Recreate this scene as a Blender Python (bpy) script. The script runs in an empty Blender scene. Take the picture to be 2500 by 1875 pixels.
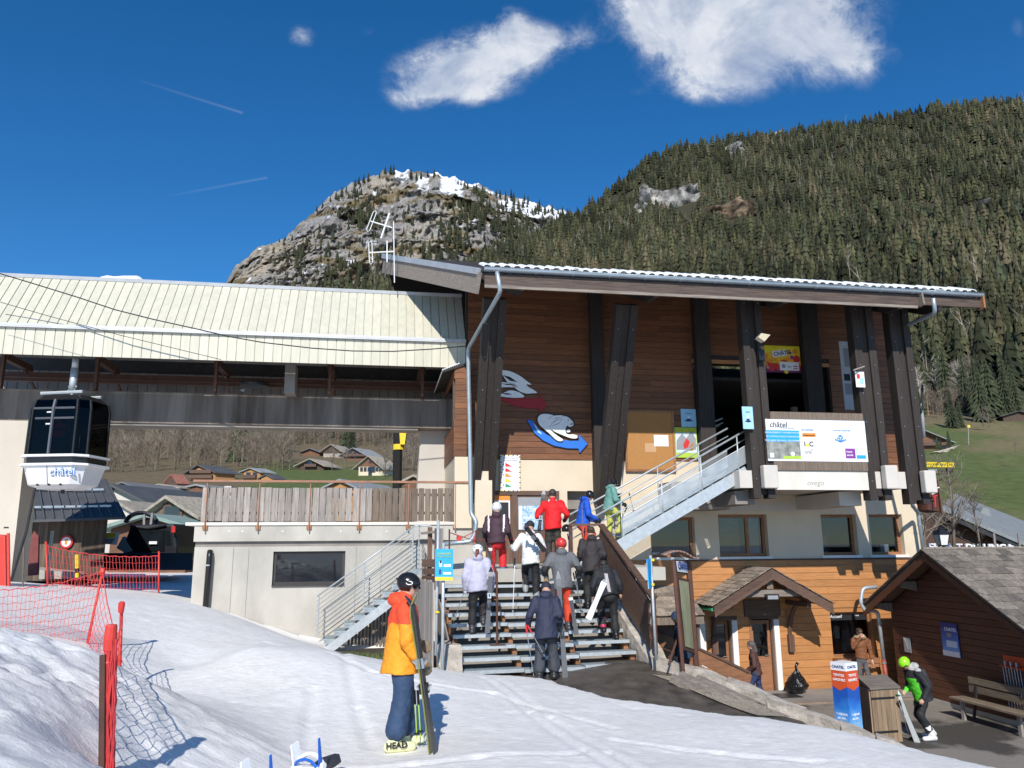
import bpy, math, random
import numpy as np
from mathutils import Vector, Matrix
random.seed(7); RNG = np.random.default_rng(7)
scene = bpy.context.scene
COL = scene.collection
R_ = math.radians
# ------------------------------------------------------------------ camera (eye at the origin, metres)
FPX = 1900.0                                   # focal length in pixels of a 2500 px wide frame
PITCH, ROLL, TH = R_(11.8), R_(0.45), R_(9.8)
cR = Vector((1, 0, 0)); cF = Vector((0, math.cos(PITCH), math.sin(PITCH))); cU = Vector((0, -math.sin(PITCH), math.cos(PITCH)))
cr, sr = math.cos(ROLL), math.sin(ROLL)
cR, cU = cR*cr - cU*sr, cU*cr + cR*sr
cam = bpy.data.cameras.new('camera'); cam.sensor_width = 36.0; cam.lens = 36.0*FPX/2500.0
cam.clip_start = 0.1; cam.clip_end = 12000
camo = bpy.data.objects.new('camera', cam); COL.objects.link(camo)
camo.matrix_world = Matrix(((cR.x, cU.x, -cF.x, 0), (cR.y, cU.y, -cF.y, 0), (cR.z, cU.z, -cF.z, 0), (0, 0, 0, 1)))
scene.camera = camo
scene.render.resolution_x, scene.render.resolution_y = 1024, 768
# ------------------------------------------------------------------ light
SUN_EL, SUN_AZ = 35.0, 3.7                     # degrees; the light travels 3.7 degrees right of +Y
lx, ly = math.sin(R_(SUN_AZ)), math.cos(R_(SUN_AZ))
sd = bpy.data.lights.new('sun', 'SUN'); sd.energy = 4.8; sd.angle = R_(0.53); sd.color = (1.0, 0.955, 0.88)
so = bpy.data.objects.new('sun', sd); COL.objects.link(so)
so.rotation_euler = Vector((lx*math.cos(R_(SUN_EL)), ly*math.cos(R_(SUN_EL)), -math.sin(R_(SUN_EL)))).to_track_quat('-Z', 'Y').to_euler()
so.location = (-3, -40, 40)
vs = scene.view_settings; vs.view_transform = 'Standard'; vs.look = 'None'; vs.exposure = 0.0; vs.gamma = 1.0
try: vs.use_curve_mapping = False
except Exception: pass

def ray(x, y):
    d = cF + cR*((x-1250)/FPX) + cU*((937.5-y)/FPX)
    return d/d.y
def at(x, y, Y): return ray(x, y)*Y            # point of the line of sight at depth Y
world = bpy.data.worlds.new('World'); scene.world = world; world.use_nodes = True
def build_world():
    nt = world.node_tree; N = nt.nodes; L = nt.links; N.clear()
    out = N.new('ShaderNodeOutputWorld'); bg = N.new('ShaderNodeBackground'); bg.inputs[1].default_value = 0.14
    sky = N.new('ShaderNodeTexSky'); sky.sky_type = 'NISHITA'; sky.sun_disc = False
    sky.sun_elevation = R_(SUN_EL); sky.sun_rotation = R_(180+SUN_AZ); sky.altitude = 1900; sky.air_density = 1.0; sky.dust_density = 0.05; sky.ozone_density = 4.0
    hs = N.new('ShaderNodeHueSaturation'); hs.inputs['Saturation'].default_value = 1.28; hs.inputs['Value'].default_value = 1.03
    L.new(sky.outputs[0], hs.inputs['Color'])
    tc = N.new('ShaderNodeTexCoord'); sep = N.new('ShaderNodeSeparateXYZ'); L.new(tc.outputs['Generated'], sep.inputs[0])
    def math_(op, a, b=None, c=None, clamp=False):
        m = N.new('ShaderNodeMath'); m.operation = op; m.use_clamp = clamp
        for i, v in enumerate((a, b, c)):
            if v is None: continue
            if isinstance(v, (int, float)): m.inputs[i].default_value = v
            else: L.new(v, m.inputs[i])
        return m.outputs[0]
    yy = math_('MAXIMUM', sep.outputs[1], 0.05)
    gx, gz = math_('DIVIDE', sep.outputs[0], yy), math_('DIVIDE', sep.outputs[2], yy)
    cv = N.new('ShaderNodeCombineXYZ'); L.new(gx, cv.inputs[0]); L.new(gz, cv.inputs[1])
    def noise(sc, det, rough, dist=0.0):
        n = N.new('ShaderNodeTexNoise'); n.inputs['Scale'].default_value = sc; n.inputs['Detail'].default_value = det
        n.inputs['Roughness'].default_value = rough; n.inputs['Distortion'].default_value = dist
        L.new(cv.outputs[0], n.inputs['Vector']); return n.outputs[0]
    big, fine = noise(11, 12, .68, .35), noise(40, 10, .72, .2)
    wob = math_('ADD', math_('MULTIPLY', math_('SUBTRACT', big, .5), 5.4), math_('MULTIPLY', math_('SUBTRACT', fine, .5), 1.3))
    # cumulus: groups of lobes (centre and half-size in photo pixels, weight)
    lobes = [(1050,190,110,62,1.1),(1150,150,110,72,1.25),(1240,115,85,70,1.1),(1325,110,75,48,.85),(1005,235,50,32,.8),(1130,225,110,25,.7),(1410,95,60,28,.55),(1245,50,36,36,.7),
             (1620,40,160,80,.95),(1780,50,190,125,1.1),(1940,70,175,118,1.0),(1760,170,150,70,.9),(1725,225,60,32,.55),(2070,130,100,66,1.0),(1600,95,70,48,.6),(1870,-30,300,70,.8),
             (735,90,42,38,.62),(890,75,48,22,.3),(1243,352,26,24,.34),(1540,222,55,20,.26),(2490,75,32,50,.3)]
    tot = None
    for (px, py, hw, hh, wgt) in lobes:
        c = ray(px, py); ex = ray(px+hw, py).x - c.x; ez = ray(px, py-hh).z - c.z
        dx = math_('DIVIDE', math_('SUBTRACT', gx, c.x), ex); dz = math_('DIVIDE', math_('SUBTRACT', gz, c.z), ez)
        r2 = math_('ADD', math_('MULTIPLY', dx, dx), math_('MULTIPLY', dz, dz))
        g = math_('MULTIPLY', math_('EXPONENT', math_('MULTIPLY', r2, -1.1)), wgt)
        tot = g if tot is None else math_('ADD', tot, g)
    raw = math_('SUBTRACT', math_('ADD', math_('MULTIPLY', tot, .92), math_('MULTIPLY', math_('MULTIPLY', wob, .62), math_('MINIMUM', tot, .9))), .20)
    sm = N.new('ShaderNodeMapRange'); sm.interpolation_type = 'SMOOTHSTEP'; L.new(raw, sm.inputs[0]); sm.inputs[1].default_value = 0.0; sm.inputs[2].default_value = 1.05; sm.inputs[4].default_value = .90
    mid = noise(5.5, 8, .6, .8); dens = math_('MULTIPLY', sm.outputs[0], math_('MULTIPLY_ADD', math_('SUBTRACT', mid, .40), 2.1, .72, clamp=True))
    # two thin condensation trails
    for (x0, y0, x1, y1, w) in ((345,198,590,275,.0017),(415,478,650,434,.0016)):
        a, b = ray(x0, y0), ray(x1, y1); vx, vz = b.x-a.x, b.z-a.z; ll = vx*vx+vz*vz
        px_, pz_ = math_('SUBTRACT', gx, a.x), math_('SUBTRACT', gz, a.z)
        t = math_('MULTIPLY', math_('ADD', math_('MULTIPLY', px_, vx), math_('MULTIPLY', pz_, vz)), 1/ll, clamp=True)
        ddx, ddz = math_('SUBTRACT', px_, math_('MULTIPLY', t, vx)), math_('SUBTRACT', pz_, math_('MULTIPLY', t, vz))
        dd = math_('SQRT', math_('ADD', math_('MULTIPLY', ddx, ddx), math_('MULTIPLY', ddz, ddz)))
        tr = math_('MULTIPLY', math_('EXPONENT', math_('MULTIPLY', math_('MULTIPLY', dd, dd), -1/(w*w))), math_('ADD', math_('MULTIPLY', t, .11), .02))
        dens = math_('ADD', dens, tr, clamp=True)
    shade = math_('ADD', math_('MULTIPLY', math_('SUBTRACT', big, .36), 2.6), math_('MULTIPLY', math_('MULTIPLY', dens, dens), .45), clamp=True)
    cr_ = N.new('ShaderNodeMix'); cr_.data_type = 'RGBA'; L.new(shade, cr_.inputs[0])
    cr_.inputs[6].default_value = (3.7, 4.3, 5.3, 1); cr_.inputs[7].default_value = (6.0, 6.2, 6.6, 1)
    mx = N.new('ShaderNodeMix'); mx.data_type = 'RGBA'; L.new(dens, mx.inputs[0]); L.new(hs.outputs[0], mx.inputs[6]); L.new(cr_.outputs[2], mx.inputs[7])
    L.new(mx.outputs[2], bg.inputs[0]); L.new(bg.outputs[0], out.inputs[0])
build_world()

# ------------------------------------------------------------------ frames of reference
UV = Vector((math.cos(TH), math.sin(TH), 0)); NV = Vector((math.sin(TH), -math.cos(TH), 0)); W0 = Vector((0, 22.2, 0))
def F(a, d, z): return W0 + UV*a + NV*d + Vector((0, 0, z))       # station frame: along the front, out from it, up
def Wp(x, y, d=0.0):                                              # line of sight meets the plane d in front of the station wall
    k = ray(x, y); t = (W0 + NV*d).dot(NV)/k.dot(NV); p = k*t
    return (p-W0).dot(UV), p.z
# ------------------------------------------------------------------ helpers
def link(o): COL.objects.link(o); return o
def setp(o, parent):
    if parent is not None:
        o.parent = parent; o.matrix_parent_inverse = parent.matrix_basis.inverted()
    return o
def tag(o, label=None, cat=None, group=None, kind=None):
    if label: o['label'] = label
    if cat: o['category'] = cat
    if group: o['group'] = group
    if kind: o['kind'] = kind
    return o
def thing(name, label, cat, loc=(0, 0, 0), group=None):
    o = link(bpy.data.objects.new(name, None)); o.location = loc; o.empty_display_size = 0.2
    return tag(o, label, cat, group)
class MB:
    def __init__(s): s.v = []; s.f = []; s.mi = []
    def add(s, vs, fs, m=0):
        b = len(s.v); s.v += [tuple(v) for v in vs]; s.f += [tuple(b+i for i in f) for f in fs]; s.mi += [m]*len(fs); return s
    def hexa(s, p, m=0):                # 8 corners: bottom ring then top ring
        return s.add(p, [(3,2,1,0),(4,5,6,7),(0,1,5,4),(1,2,6,5),(2,3,7,6),(3,0,4,7)], m)
    def box(s, c, size, rot=None, m=0):
        hx, hy, hz = size[0]/2, size[1]/2, size[2]/2
        p = [Vector(q) for q in ((-hx,-hy,-hz),(hx,-hy,-hz),(hx,hy,-hz),(-hx,hy,-hz),(-hx,-hy,hz),(hx,-hy,hz),(hx,hy,hz),(-hx,hy,hz))]
        if rot is not None: p = [rot @ q for q in p]
        return s.hexa([Vector(c)+q for q in p], m)
    def fbox(s, a0, a1, d0, d1, z0, z1, m=0):
        return s.hexa([F(a0,d1,z0),F(a1,d1,z0),F(a1,d0,z0),F(a0,d0,z0),F(a0,d1,z1),F(a1,d1,z1),F(a1,d0,z1),F(a0,d0,z1)], m)
    def bar(s, p, q, w, h, up=(0,0,1), m=0):      # rectangular bar from p to q, w across, h along up
        p, q = Vector(p), Vector(q); d = (q-p).normalized(); up = Vector(up)
        sd_ = d.cross(up)
        if sd_.length < 1e-4: sd_ = d.cross(Vector((1, 0, 0)))
        sd_.normalize(); uu = sd_.cross(d).normalized(); a, b = sd_*w/2, uu*h/2
        return s.hexa([p-a-b, p+a-b, q+a-b, q-a-b, p-a+b, p+a+b, q+a+b, q-a+b], m)
    def tube(s, pts, r, n=8, m=0, cap=True):
        pts = [Vector(p) for p in pts]; rs = r if isinstance(r, (list, tuple)) else [r]*len(pts)
        d0 = (pts[1]-pts[0]).normalized(); ref = Vector((0, 0, 1)) if abs(d0.z) < .9 else Vector((1, 0, 0)); b = len(s.v)
        nx = d0.cross(ref).normalized()
        for i, p in enumerate(pts):
            d = ((pts[min(i+1, len(pts)-1)]-pts[max(i-1, 0)])).normalized()
            nx = (nx - d*nx.dot(d)).normalized(); ny = d.cross(nx)
            for k in range(n):
                t = 2*math.pi*k/n; s.v.append(tuple(p+(nx*math.cos(t)+ny*math.sin(t))*rs[i]))
        for i in range(len(pts)-1):
            for k in range(n):
                k2 = (k+1) % n; s.f.append((b+i*n+k, b+i*n+k2, b+(i+1)*n+k2, b+(i+1)*n+k)); s.mi.append(m)
        if cap:
            s.f.append(tuple(b+k for k in reversed(range(n)))); s.mi.append(m)
            e = b+(len(pts)-1)*n; s.f.append(tuple(e+k for k in range(n))); s.mi.append(m)
        return s
    def prism(s, poly, vec, m=0):                 # closed polygon extruded by vec
        poly = [Vector(p) for p in poly]; vec = Vector(vec); n = len(poly); b = len(s.v)
        s.v += [tuple(p) for p in poly] + [tuple(p+vec) for p in poly]
        s.f.append(tuple(b+i for i in reversed(range(n)))); s.f.append(tuple(b+n+i for i in range(n)))
        for i in range(n): s.f.append((b+i, b+(i+1) % n, b+n+(i+1) % n, b+n+i))
        s.mi += [m]*(n+2); return s
    def lathe(s, c, prof, n=16, m=0, axis=(0,0,1)):
        ax = Vector(axis).normalized(); e1 = ax.orthogonal().normalized(); e2 = ax.cross(e1); c = Vector(c); b = len(s.v)
        for (r, z) in prof:
            for k in range(n):
                t = 2*math.pi*k/n; s.v.append(tuple(c+ax*z+(e1*math.cos(t)+e2*math.sin(t))*max(r, 1e-4)))
        for i in range(len(prof)-1):
            for k in range(n):
                k2 = (k+1) % n; s.f.append((b+i*n+k, b+i*n+k2, b+(i+1)*n+k2, b+(i+1)*n+k)); s.mi.append(m)
        s.f.append(tuple(b+k for k in reversed(range(n)))); s.mi.append(m)
        e = b+(len(prof)-1)*n; s.f.append(tuple(e+k for k in range(n))); s.mi.append(m)
        return s
    def build(s, name, mats, parent=None, smooth=False, bevel=0.0):
        me = bpy.data.meshes.new(name); me.from_pydata(s.v, [], s.f)
        mats = mats if isinstance(mats, (list, tuple)) else [mats]
        for mt in mats: me.materials.append(mt)
        if len(mats) > 1: me.polygons.foreach_set('material_index', s.mi)
        if smooth: me.polygons.foreach_set('use_smooth', [True]*len(me.polygons))
        me.update()
        o = link(bpy.data.objects.new(name, me))
        if bevel > 0:
            bm_ = o.modifiers.new('bevel', 'BEVEL'); bm_.width = bevel; bm_.segments = 2; bm_.limit_method = 'ANGLE'
        return setp(o, parent)
_ub = {}
UB = MB().box((0,0,0), (1,1,1))
def ub(name, c, size, rot, mt, parent):            # plain piece: shared unit box per material
    if mt.name not in _ub:
        me = bpy.data.meshes.new('piece_'+mt.name); me.from_pydata(UB.v, [], UB.f); me.materials.append(mt); _ub[mt.name] = me
    o = link(bpy.data.objects.new(name, _ub[mt.name]))
    o.matrix_basis = Matrix.Translation(Vector(c)) @ rot.to_4x4() @ Matrix.Diagonal((size[0], size[1], size[2], 1))
    return setp(o, parent)
RTH = Matrix.Rotation(TH, 3, 'Z')
def fb(name, a0, a1, d0, d1, z0, z1, mt, parent):
    return ub(name, F((a0+a1)/2, (d0+d1)/2, (z0+z1)/2), (a1-a0, d1-d0, z1-z0), RTH, mt, parent)
def barpiece(name, p, q, w, h, mt, parent, up=(0,0,1)):
    p, q = Vector(p), Vector(q); d = (q-p); L_ = d.length; d.normalize(); up = Vector(up)
    sd_ = d.cross(up)
    if sd_.length < 1e-4: sd_ = d.cross(Vector((1, 0, 0)))
    sd_.normalize(); uu = sd_.cross(d).normalized()
    rot = Matrix((d, -sd_, uu)).transposed()
    return ub(name, (p+q)/2, (L_, w, h), rot, mt, parent)
# ------------------------------------------------------------------ materials
MT = {}
def mat(name, col, rough=.75, var=.22, scale=6.0, stretch=(1,1,1), bump=.15, metal=0.0, rnd=0.0, col2=None, det=5, frame=True, spec=None, trans=None, emit=None, alpha=None, bdist=.02, coat=0.0):
    m = bpy.data.materials.new(name); m.use_nodes = True; nt = m.node_tree; N = nt.nodes; L = nt.links
    b = N['Principled BSDF']; b.inputs['Roughness'].default_value = rough; b.inputs['Metallic'].default_value = metal
    if spec is not None: b.inputs['Specular IOR Level'].default_value = spec
    if trans is not None: b.inputs['Transmission Weight'].default_value = trans
    if coat: b.inputs['Coat Weight'].default_value = coat
    if alpha is not None: b.inputs['Alpha'].default_value = alpha
    if emit is not None: b.inputs['Emission Color'].default_value = (*emit[:3], 1); b.inputs['Emission Strength'].default_value = emit[3]
    g = N.new('ShaderNodeNewGeometry'); mp = N.new('ShaderNodeMapping'); mp.vector_type = 'POINT'
    if frame: mp.inputs['Rotation'].default_value = (0, 0, -TH)
    mp.inputs['Scale'].default_value = stretch
    if frame:                                          # rotate first, then stretch
        mp0 = N.new('ShaderNodeMapping'); mp0.inputs['Rotation'].default_value = (0, 0, -TH); L.new(g.outputs['Position'], mp0.inputs[0])
        mp.inputs['Rotation'].default_value = (0, 0, 0); L.new(mp0.outputs[0], mp.inputs[0])
    else: L.new(g.outputs['Position'], mp.inputs[0])
    oi = N.new('ShaderNodeObjectInfo'); ad = N.new('ShaderNodeVectorMath'); ad.operation = 'MULTIPLY_ADD'
    L.new(oi.outputs['Random'], ad.inputs[0]); ad.inputs[1].default_value = (37, 51, 23); L.new(mp.outputs[0], ad.inputs[2])
    n = N.new('ShaderNodeTexNoise'); n.inputs['Scale'].default_value = scale; n.inputs['Detail'].default_value = det; n.inputs['Roughness'].default_value = .62
    L.new(ad.outputs[0], n.inputs['Vector'])
    mr = N.new('ShaderNodeMapRange'); mr.inputs[1].default_value = .28; mr.inputs[2].default_value = .72; L.new(n.outputs[0], mr.inputs[0])
    mx = N.new('ShaderNodeMix'); mx.data_type = 'RGBA'; L.new(mr.outputs[0], mx.inputs[0])
    c = np.array(col[:3]); lo = c*(1-var); hi = np.array(col2[:3]) if col2 else np.minimum(c*(1+var), .95)
    mx.inputs[6].default_value = (*lo, 1); mx.inputs[7].default_value = (*hi, 1); outc = mx.outputs[2]
    if rnd:
        hv = N.new('ShaderNodeHueSaturation'); mv = N.new('ShaderNodeMapRange'); L.new(oi.outputs['Random'], mv.inputs[0])
        mv.inputs[3].default_value = 1-rnd; mv.inputs[4].default_value = 1+rnd; L.new(mv.outputs[0], hv.inputs['Value']); L.new(outc, hv.inputs['Color']); outc = hv.outputs[0]
    L.new(outc, b.inputs['Base Color'])
    if bump:
        bp = N.new('ShaderNodeBump'); bp.inputs['Strength'].default_value = bump; bp.inputs['Distance'].default_value = bdist
        L.new(n.outputs[0], bp.inputs['Height']); L.new(bp.outputs[0], b.inputs['Normal'])
    MT[name] = m; return m
H_, V_ = (1.2, 9, 16), (14, 14, 1.1)
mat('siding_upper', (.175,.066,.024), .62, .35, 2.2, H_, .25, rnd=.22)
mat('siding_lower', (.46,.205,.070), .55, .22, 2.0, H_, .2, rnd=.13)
mat('siding_shed', (.105,.040,.022), .6, .3, 2.2, H_, .2, rnd=.15)
mat('timber_dark', (.030,.022,.018), .7, .45, 1.6, V_, .3, rnd=.12)
mat('timber_eave', (.085,.058,.045), .75, .55, 1.6, H_, .3)
mat('timber_weathered', (.30,.262,.232), .85, .35, 1.8, V_, .35, rnd=.25)
mat('timber_weathered_h', (.21,.175,.145), .85, .4, 1.8, H_, .35, rnd=.2)
mat('timber_brown', (.11,.062,.042), .65, .35, 1.7, H_, .25, rnd=.15)
mat('timber_brown_v', (.13,.072,.048), .65, .35, 1.7, V_, .25, rnd=.15)
mat('timber_orange', (.30,.135,.062), .65, .3, 1.8, H_, .25, rnd=.2)
mat('timber_greybrown', (.185,.14,.105), .8, .4, 1.8, V_, .35, rnd=.25)
mat('shingle', (.25,.205,.165), .9, .4, 3, (6,3,3), .3, rnd=.35)
mat('shingle_dark', (.17,.145,.12), .9, .45, 3, (6,3,3), .3, rnd=.4)
mat('plaster_cream', (.68,.575,.43), .85, .07, 1.6, (1,1,1), .12, det=8)
mat('plaster_grey', (.60,.555,.50), .88, .08, 1.5, (1,1,1), .12, det=8)
mat('plaster_white', (.78,.77,.74), .8, .06, 2, (1,1,1), .1)
mat('concrete', (.47,.44,.385), .9, .24, .8, (1,1,.55), .3, det=12, bdist=.01, rnd=.05)
mat('concrete_stained', (.25,.175,.125), .92, .75, 1.3, (1.5,1.5,.16), .25, det=10, col2=(.31,.265,.225))
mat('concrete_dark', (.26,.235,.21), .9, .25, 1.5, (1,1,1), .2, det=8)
mat('stone_rough', (.42,.37,.31), .95, .4, 5, (1,1,1), .9, det=9, bdist=.06)
mat('galvanised', (.42,.46,.48), .45, .2, 9, (1,1,1), .05, metal=.75)
mat('galvanised_light', (.52,.56,.58), .5, .15, 9, (1,1,1), .05, metal=.45)
mat('zinc', (.40,.47,.51), .42, .12, 4, (1,1,1), .03, metal=.55)
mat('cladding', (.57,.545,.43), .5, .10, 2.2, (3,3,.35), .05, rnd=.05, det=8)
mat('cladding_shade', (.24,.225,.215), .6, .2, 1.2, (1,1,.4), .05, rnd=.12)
mat('cladding_seam', (.45,.42,.34), .55, .25, 3, (1,1,1), 0)
mat('rust', (.33,.17,.085), .85, .4, 6, (1,1,1), .2)
mat('flashing', (.46,.47,.48), .5, .12, 2, (1,1,1), .05, metal=.35)
mat('steel_dark', (.035,.035,.038), .5, .3, 5, (1,1,1), .1, metal=.3)
mat('steel_brown', (.105,.045,.028), .55, .25, 5, (1,1,1), .1)
mat('steel_rail', (.33,.155,.09), .6, .2, 5, (1,1,1), .05)
mat('glass_dark', (.010,.013,.016), .03, .3, 2, (1,1,1), 0, spec=.9)
mat('glass_office', (.03,.036,.042), .04, .4, 1.4, (1,1,1), 0, spec=.8)
mat('black', (.008,.008,.009), .8, .2, 5, (1,1,1), 0)
mat('black_plastic', (.012,.012,.013), .35, .3, 8, (1,1,1), .1)
mat('white_paint', (.80,.80,.79), .45, .03, 5, (1,1,1), .02)
mat('white_print', (.82,.83,.86), .4, .02, 5, (1,1,1), 0)
mat('red_plastic', (.62,.045,.030), .5, .12, 6, (1,1,1), .1)
mat('red_net', (.66,.055,.055), .6, .1, 6, (1,1,1), 0)
mat('pale_tile', (.80,.82,.84), .6, .05, 6, (1,1,1), .2)  # near-white tone of the eave tiles and booth roof ribs
mat('roof_sheet', (.27,.28,.29), .5, .1, 3, (1,1,1), .05, metal=.3)
mat('roof_grey', (.155,.155,.16), .8, .25, 5, (1,1,1), .2)
mat('roof_tan', (.34,.30,.24), .85, .3, 4, (1,1,1), .2)
mat('roof_red', (.26,.10,.075), .8, .35, 3, (1,1,1), .2)
mat('roof_green', (.24,.33,.29), .7, .15, 3, (1,1,1), .1)
def flat(name, col, rough=.6, metal=0.0, spec=None): 
    return mat(name, col, rough, .07, 9, (1,1,1), .04, metal=metal, spec=spec)
# ================================================================== ground, snow, hills, forest
def npmesh(name, V, Fc, mt, parent=None, smooth=False, col=None):
    me = bpy.data.meshes.new(name); V = np.asarray(V, np.float32); Fc = np.asarray(Fc, np.int32); k = Fc.shape[1]
    me.vertices.add(len(V)); me.vertices.foreach_set('co', V.ravel())
    me.loops.add(Fc.size); me.loops.foreach_set('vertex_index', Fc.ravel())
    me.polygons.add(len(Fc)); me.polygons.foreach_set('loop_start', np.arange(0, Fc.size, k, dtype=np.int32))
    try: me.polygons.foreach_set('loop_total', np.full(len(Fc), k, np.int32))
    except Exception: pass
    if smooth: me.polygons.foreach_set('use_smooth', np.ones(len(Fc), bool))
    me.update(calc_edges=True)
    if col is not None:
        at_ = me.color_attributes.new('cover', 'FLOAT_COLOR', 'POINT'); c = np.ones((len(V), 4), np.float32); c[:, :3] = col; at_.data.foreach_set('color', c.ravel())
    if mt is not None: me.materials.append(mt)
    me.validate()
    return setp(link(bpy.data.objects.new(name, me)), parent)
def gridfaces(nr, nc):
    i = np.arange(nr*nc).reshape(nr, nc)
    return np.stack([i[:-1, :-1], i[:-1, 1:], i[1:, 1:], i[1:, :-1]], -1).reshape(-1, 4)
def _h(ix, iy, iz, seed):
    n = (ix.astype(np.int64)*374761393 + iy.astype(np.int64)*668265263 + iz.astype(np.int64)*2147483647 + seed*974634541) & 0x7fffffff
    n = ((n ^ (n >> 13))*1274126177) & 0x7fffffff; n = n ^ (n >> 16)
    return (n & 0xffff)/65535.0*2-1
def vnoise(x, y, z=None, seed=0):
    x = np.asarray(x, float); y = np.asarray(y, float); z = np.zeros_like(x) if z is None else np.asarray(z, float)
    fx, fy, fz = np.floor(x), np.floor(y), np.floor(z); ix, iy, iz = fx.astype(int), fy.astype(int), fz.astype(int)
    tx, ty, tz = x-fx, y-fy, z-fz; tx, ty, tz = tx*tx*(3-2*tx), ty*ty*(3-2*ty), tz*tz*(3-2*tz); r = 0
    for a in (0, 1):
        for b in (0, 1):
            for c in (0, 1):
                r = r + _h(ix+a, iy+b, iz+c, seed)*(tx if a else 1-tx)*(ty if b else 1-ty)*(tz if c else 1-tz)
    return r
def fbm(x, y, z=None, o=5, seed=0, gain=.5):
    s, a, f = 0, 1.0, 1.0
    for i in range(o):
        s = s + a*vnoise(x*f, y*f, None if z is None else z*f, seed+i); a *= gain; f *= 2.03
    return s
def covermat(name, rough, nscale, var, bump, bdist, spec=.2, fine=None):
    m = bpy.data.materials.new(name); m.use_nodes = True; N = m.node_tree.nodes; L = m.node_tree.links; b = N['Principled BSDF']
    b.inputs['Roughness'].default_value = rough; b.inputs['Specular IOR Level'].default_value = spec
    a = N.new('ShaderNodeVertexColor'); a.layer_name = 'cover'; g = N.new('ShaderNodeNewGeometry')
    n = N.new('ShaderNodeTexNoise'); n.inputs['Scale'].default_value = nscale; n.inputs['Detail'].default_value = 9; n.inputs['Roughness'].default_value = .68; L.new(g.outputs['Position'], n.inputs['Vector'])
    mr = N.new('ShaderNodeMapRange'); mr.inputs[1].default_value = .3; mr.inputs[2].default_value = .7; mr.inputs[3].default_value = 1-var; mr.inputs[4].default_value = 1+var; L.new(n.outputs[0], mr.inputs[0])
    hv = N.new('ShaderNodeHueSaturation'); L.new(a.outputs[0], hv.inputs['Color']); L.new(mr.outputs[0], hv.inputs['Value']); L.new(hv.outputs[0], b.inputs['Base Color'])
    if bump:
        bp = N.new('ShaderNodeBump'); bp.inputs['Strength'].default_value = bump; bp.inputs['Distance'].default_value = bdist; L.new(n.outputs[0], bp.inputs['Height']); L.new(bp.outputs[0], b.inputs['Normal'])
    MT[name] = m; return m
covermat('meadow', .95, .55, .30, .5, .4); covermat('rockface', .95, .07, .5, 1.0, 7.0); covermat('foliage', .9, .35, .35, 0, 1); covermat('bark', .95, .3, .25, 0, 1)
# ---- large ground sheet
mat('ground', (.16,.15,.12), .95, .3, .3, (1,1,1), .1)
MB().add([(-6000,-6000,-9),(6000,-6000,-9),(6000,40,-9),(-6000,40,-9)], [(0,1,2,3)]).build('ground', mat('ground_snow', (.62,.64,.66), .9, .15, .05, (1,1,1), .1))['kind'] = 'structure'
# ---- apron height (thin plate spline through surveyed points)
ctl = []
def cp(x, y, Y): p = at(x, y, Y); ctl.append((p.x, p.y, p.z))
for q in [(985,1850,8.86),(1116,1710,11.5),(1115,1652,14.2),(1580,1632,14.6),(1340,1662,14.3),(1500,1700,12.9),(1700,1738,12.5),(1900,1772,11.4),(2060,1802,10.6),(2360,1878,9.4),(1250,1875,8.2),(1700,1875,8.9),
          (700,1870,8.1),(467,1643,12.3),(612,1828,7.9),(600,1600,12.2),(470,1482,20.2),(620,1530,20.4),(760,1572,20.6),(900,1632,17.5),(500,1492,17.2),(620,1538,16.6),(760,1583,16.2),(850,1612,15.6),(700,1590,14.0),(400,1478,17.6),(250,1466,17.4),(100,1452,16.5),(0,1445,16.2),(400,1440,24),(430,1398,31),(250,1395,31),(60,1420,24),
          (208,1580,11.6),(297,1700,10.3),(110,1720,6.0),(30,1640,6.6),(262,1925,5.75),(210,1760,6.4),(150,1875,5.0),(400,1715,9.0),(350,1810,6.9),(180,1600,8.2),(60,1590,8.6)]: cp(*q)
ctl += [(0,0,-1.62),(3,2,-1.85),(-3,1.0,-1.35),(6,4,-2.3),(9,8,-2.7),(4.6,13.15,-2.74),(5.45,12.6,-3.02),(6.5,12.1,-3.4),(8.5,11,-3.3),(3.5,13.8,-2.36),(1,17,-2.2),(-8,4,-.9),(-14,10,-.7),(-14,18,-.75),(-22,30,-.8),(-8,40,-.9),(-16,42,-.8),(-5.2,22,-2.0),(-3,19,-2.45)]
ctl = np.array(ctl)
def tps_fit(P, lam=.02):
    n = len(P); d = np.hypot(P[:, None, 0]-P[None, :, 0], P[:, None, 1]-P[None, :, 1]); K = np.where(d > 0, d*d*np.log(d+1e-9), 0)+lam*np.eye(n)
    Q = np.c_[np.ones(n), P[:, :2]]; A = np.block([[K, Q], [Q.T, np.zeros((3, 3))]]); return np.linalg.solve(A, np.r_[P[:, 2], 0, 0, 0])
tpw = tps_fit(ctl)
def apron(X, Y):
    X = np.asarray(X, float); Y = np.asarray(Y, float); r = tpw[-3]+tpw[-2]*X+tpw[-1]*Y
    for i in range(len(ctl)):
        d = np.hypot(X-ctl[i, 0], Y-ctl[i, 1]); r = r+tpw[i]*np.where(d > 1e-6, d*d*np.log(d+1e-9), 0)
    return r
def apz(x, y): return float(apron(np.array([x]), np.array([y]))[0])
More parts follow.
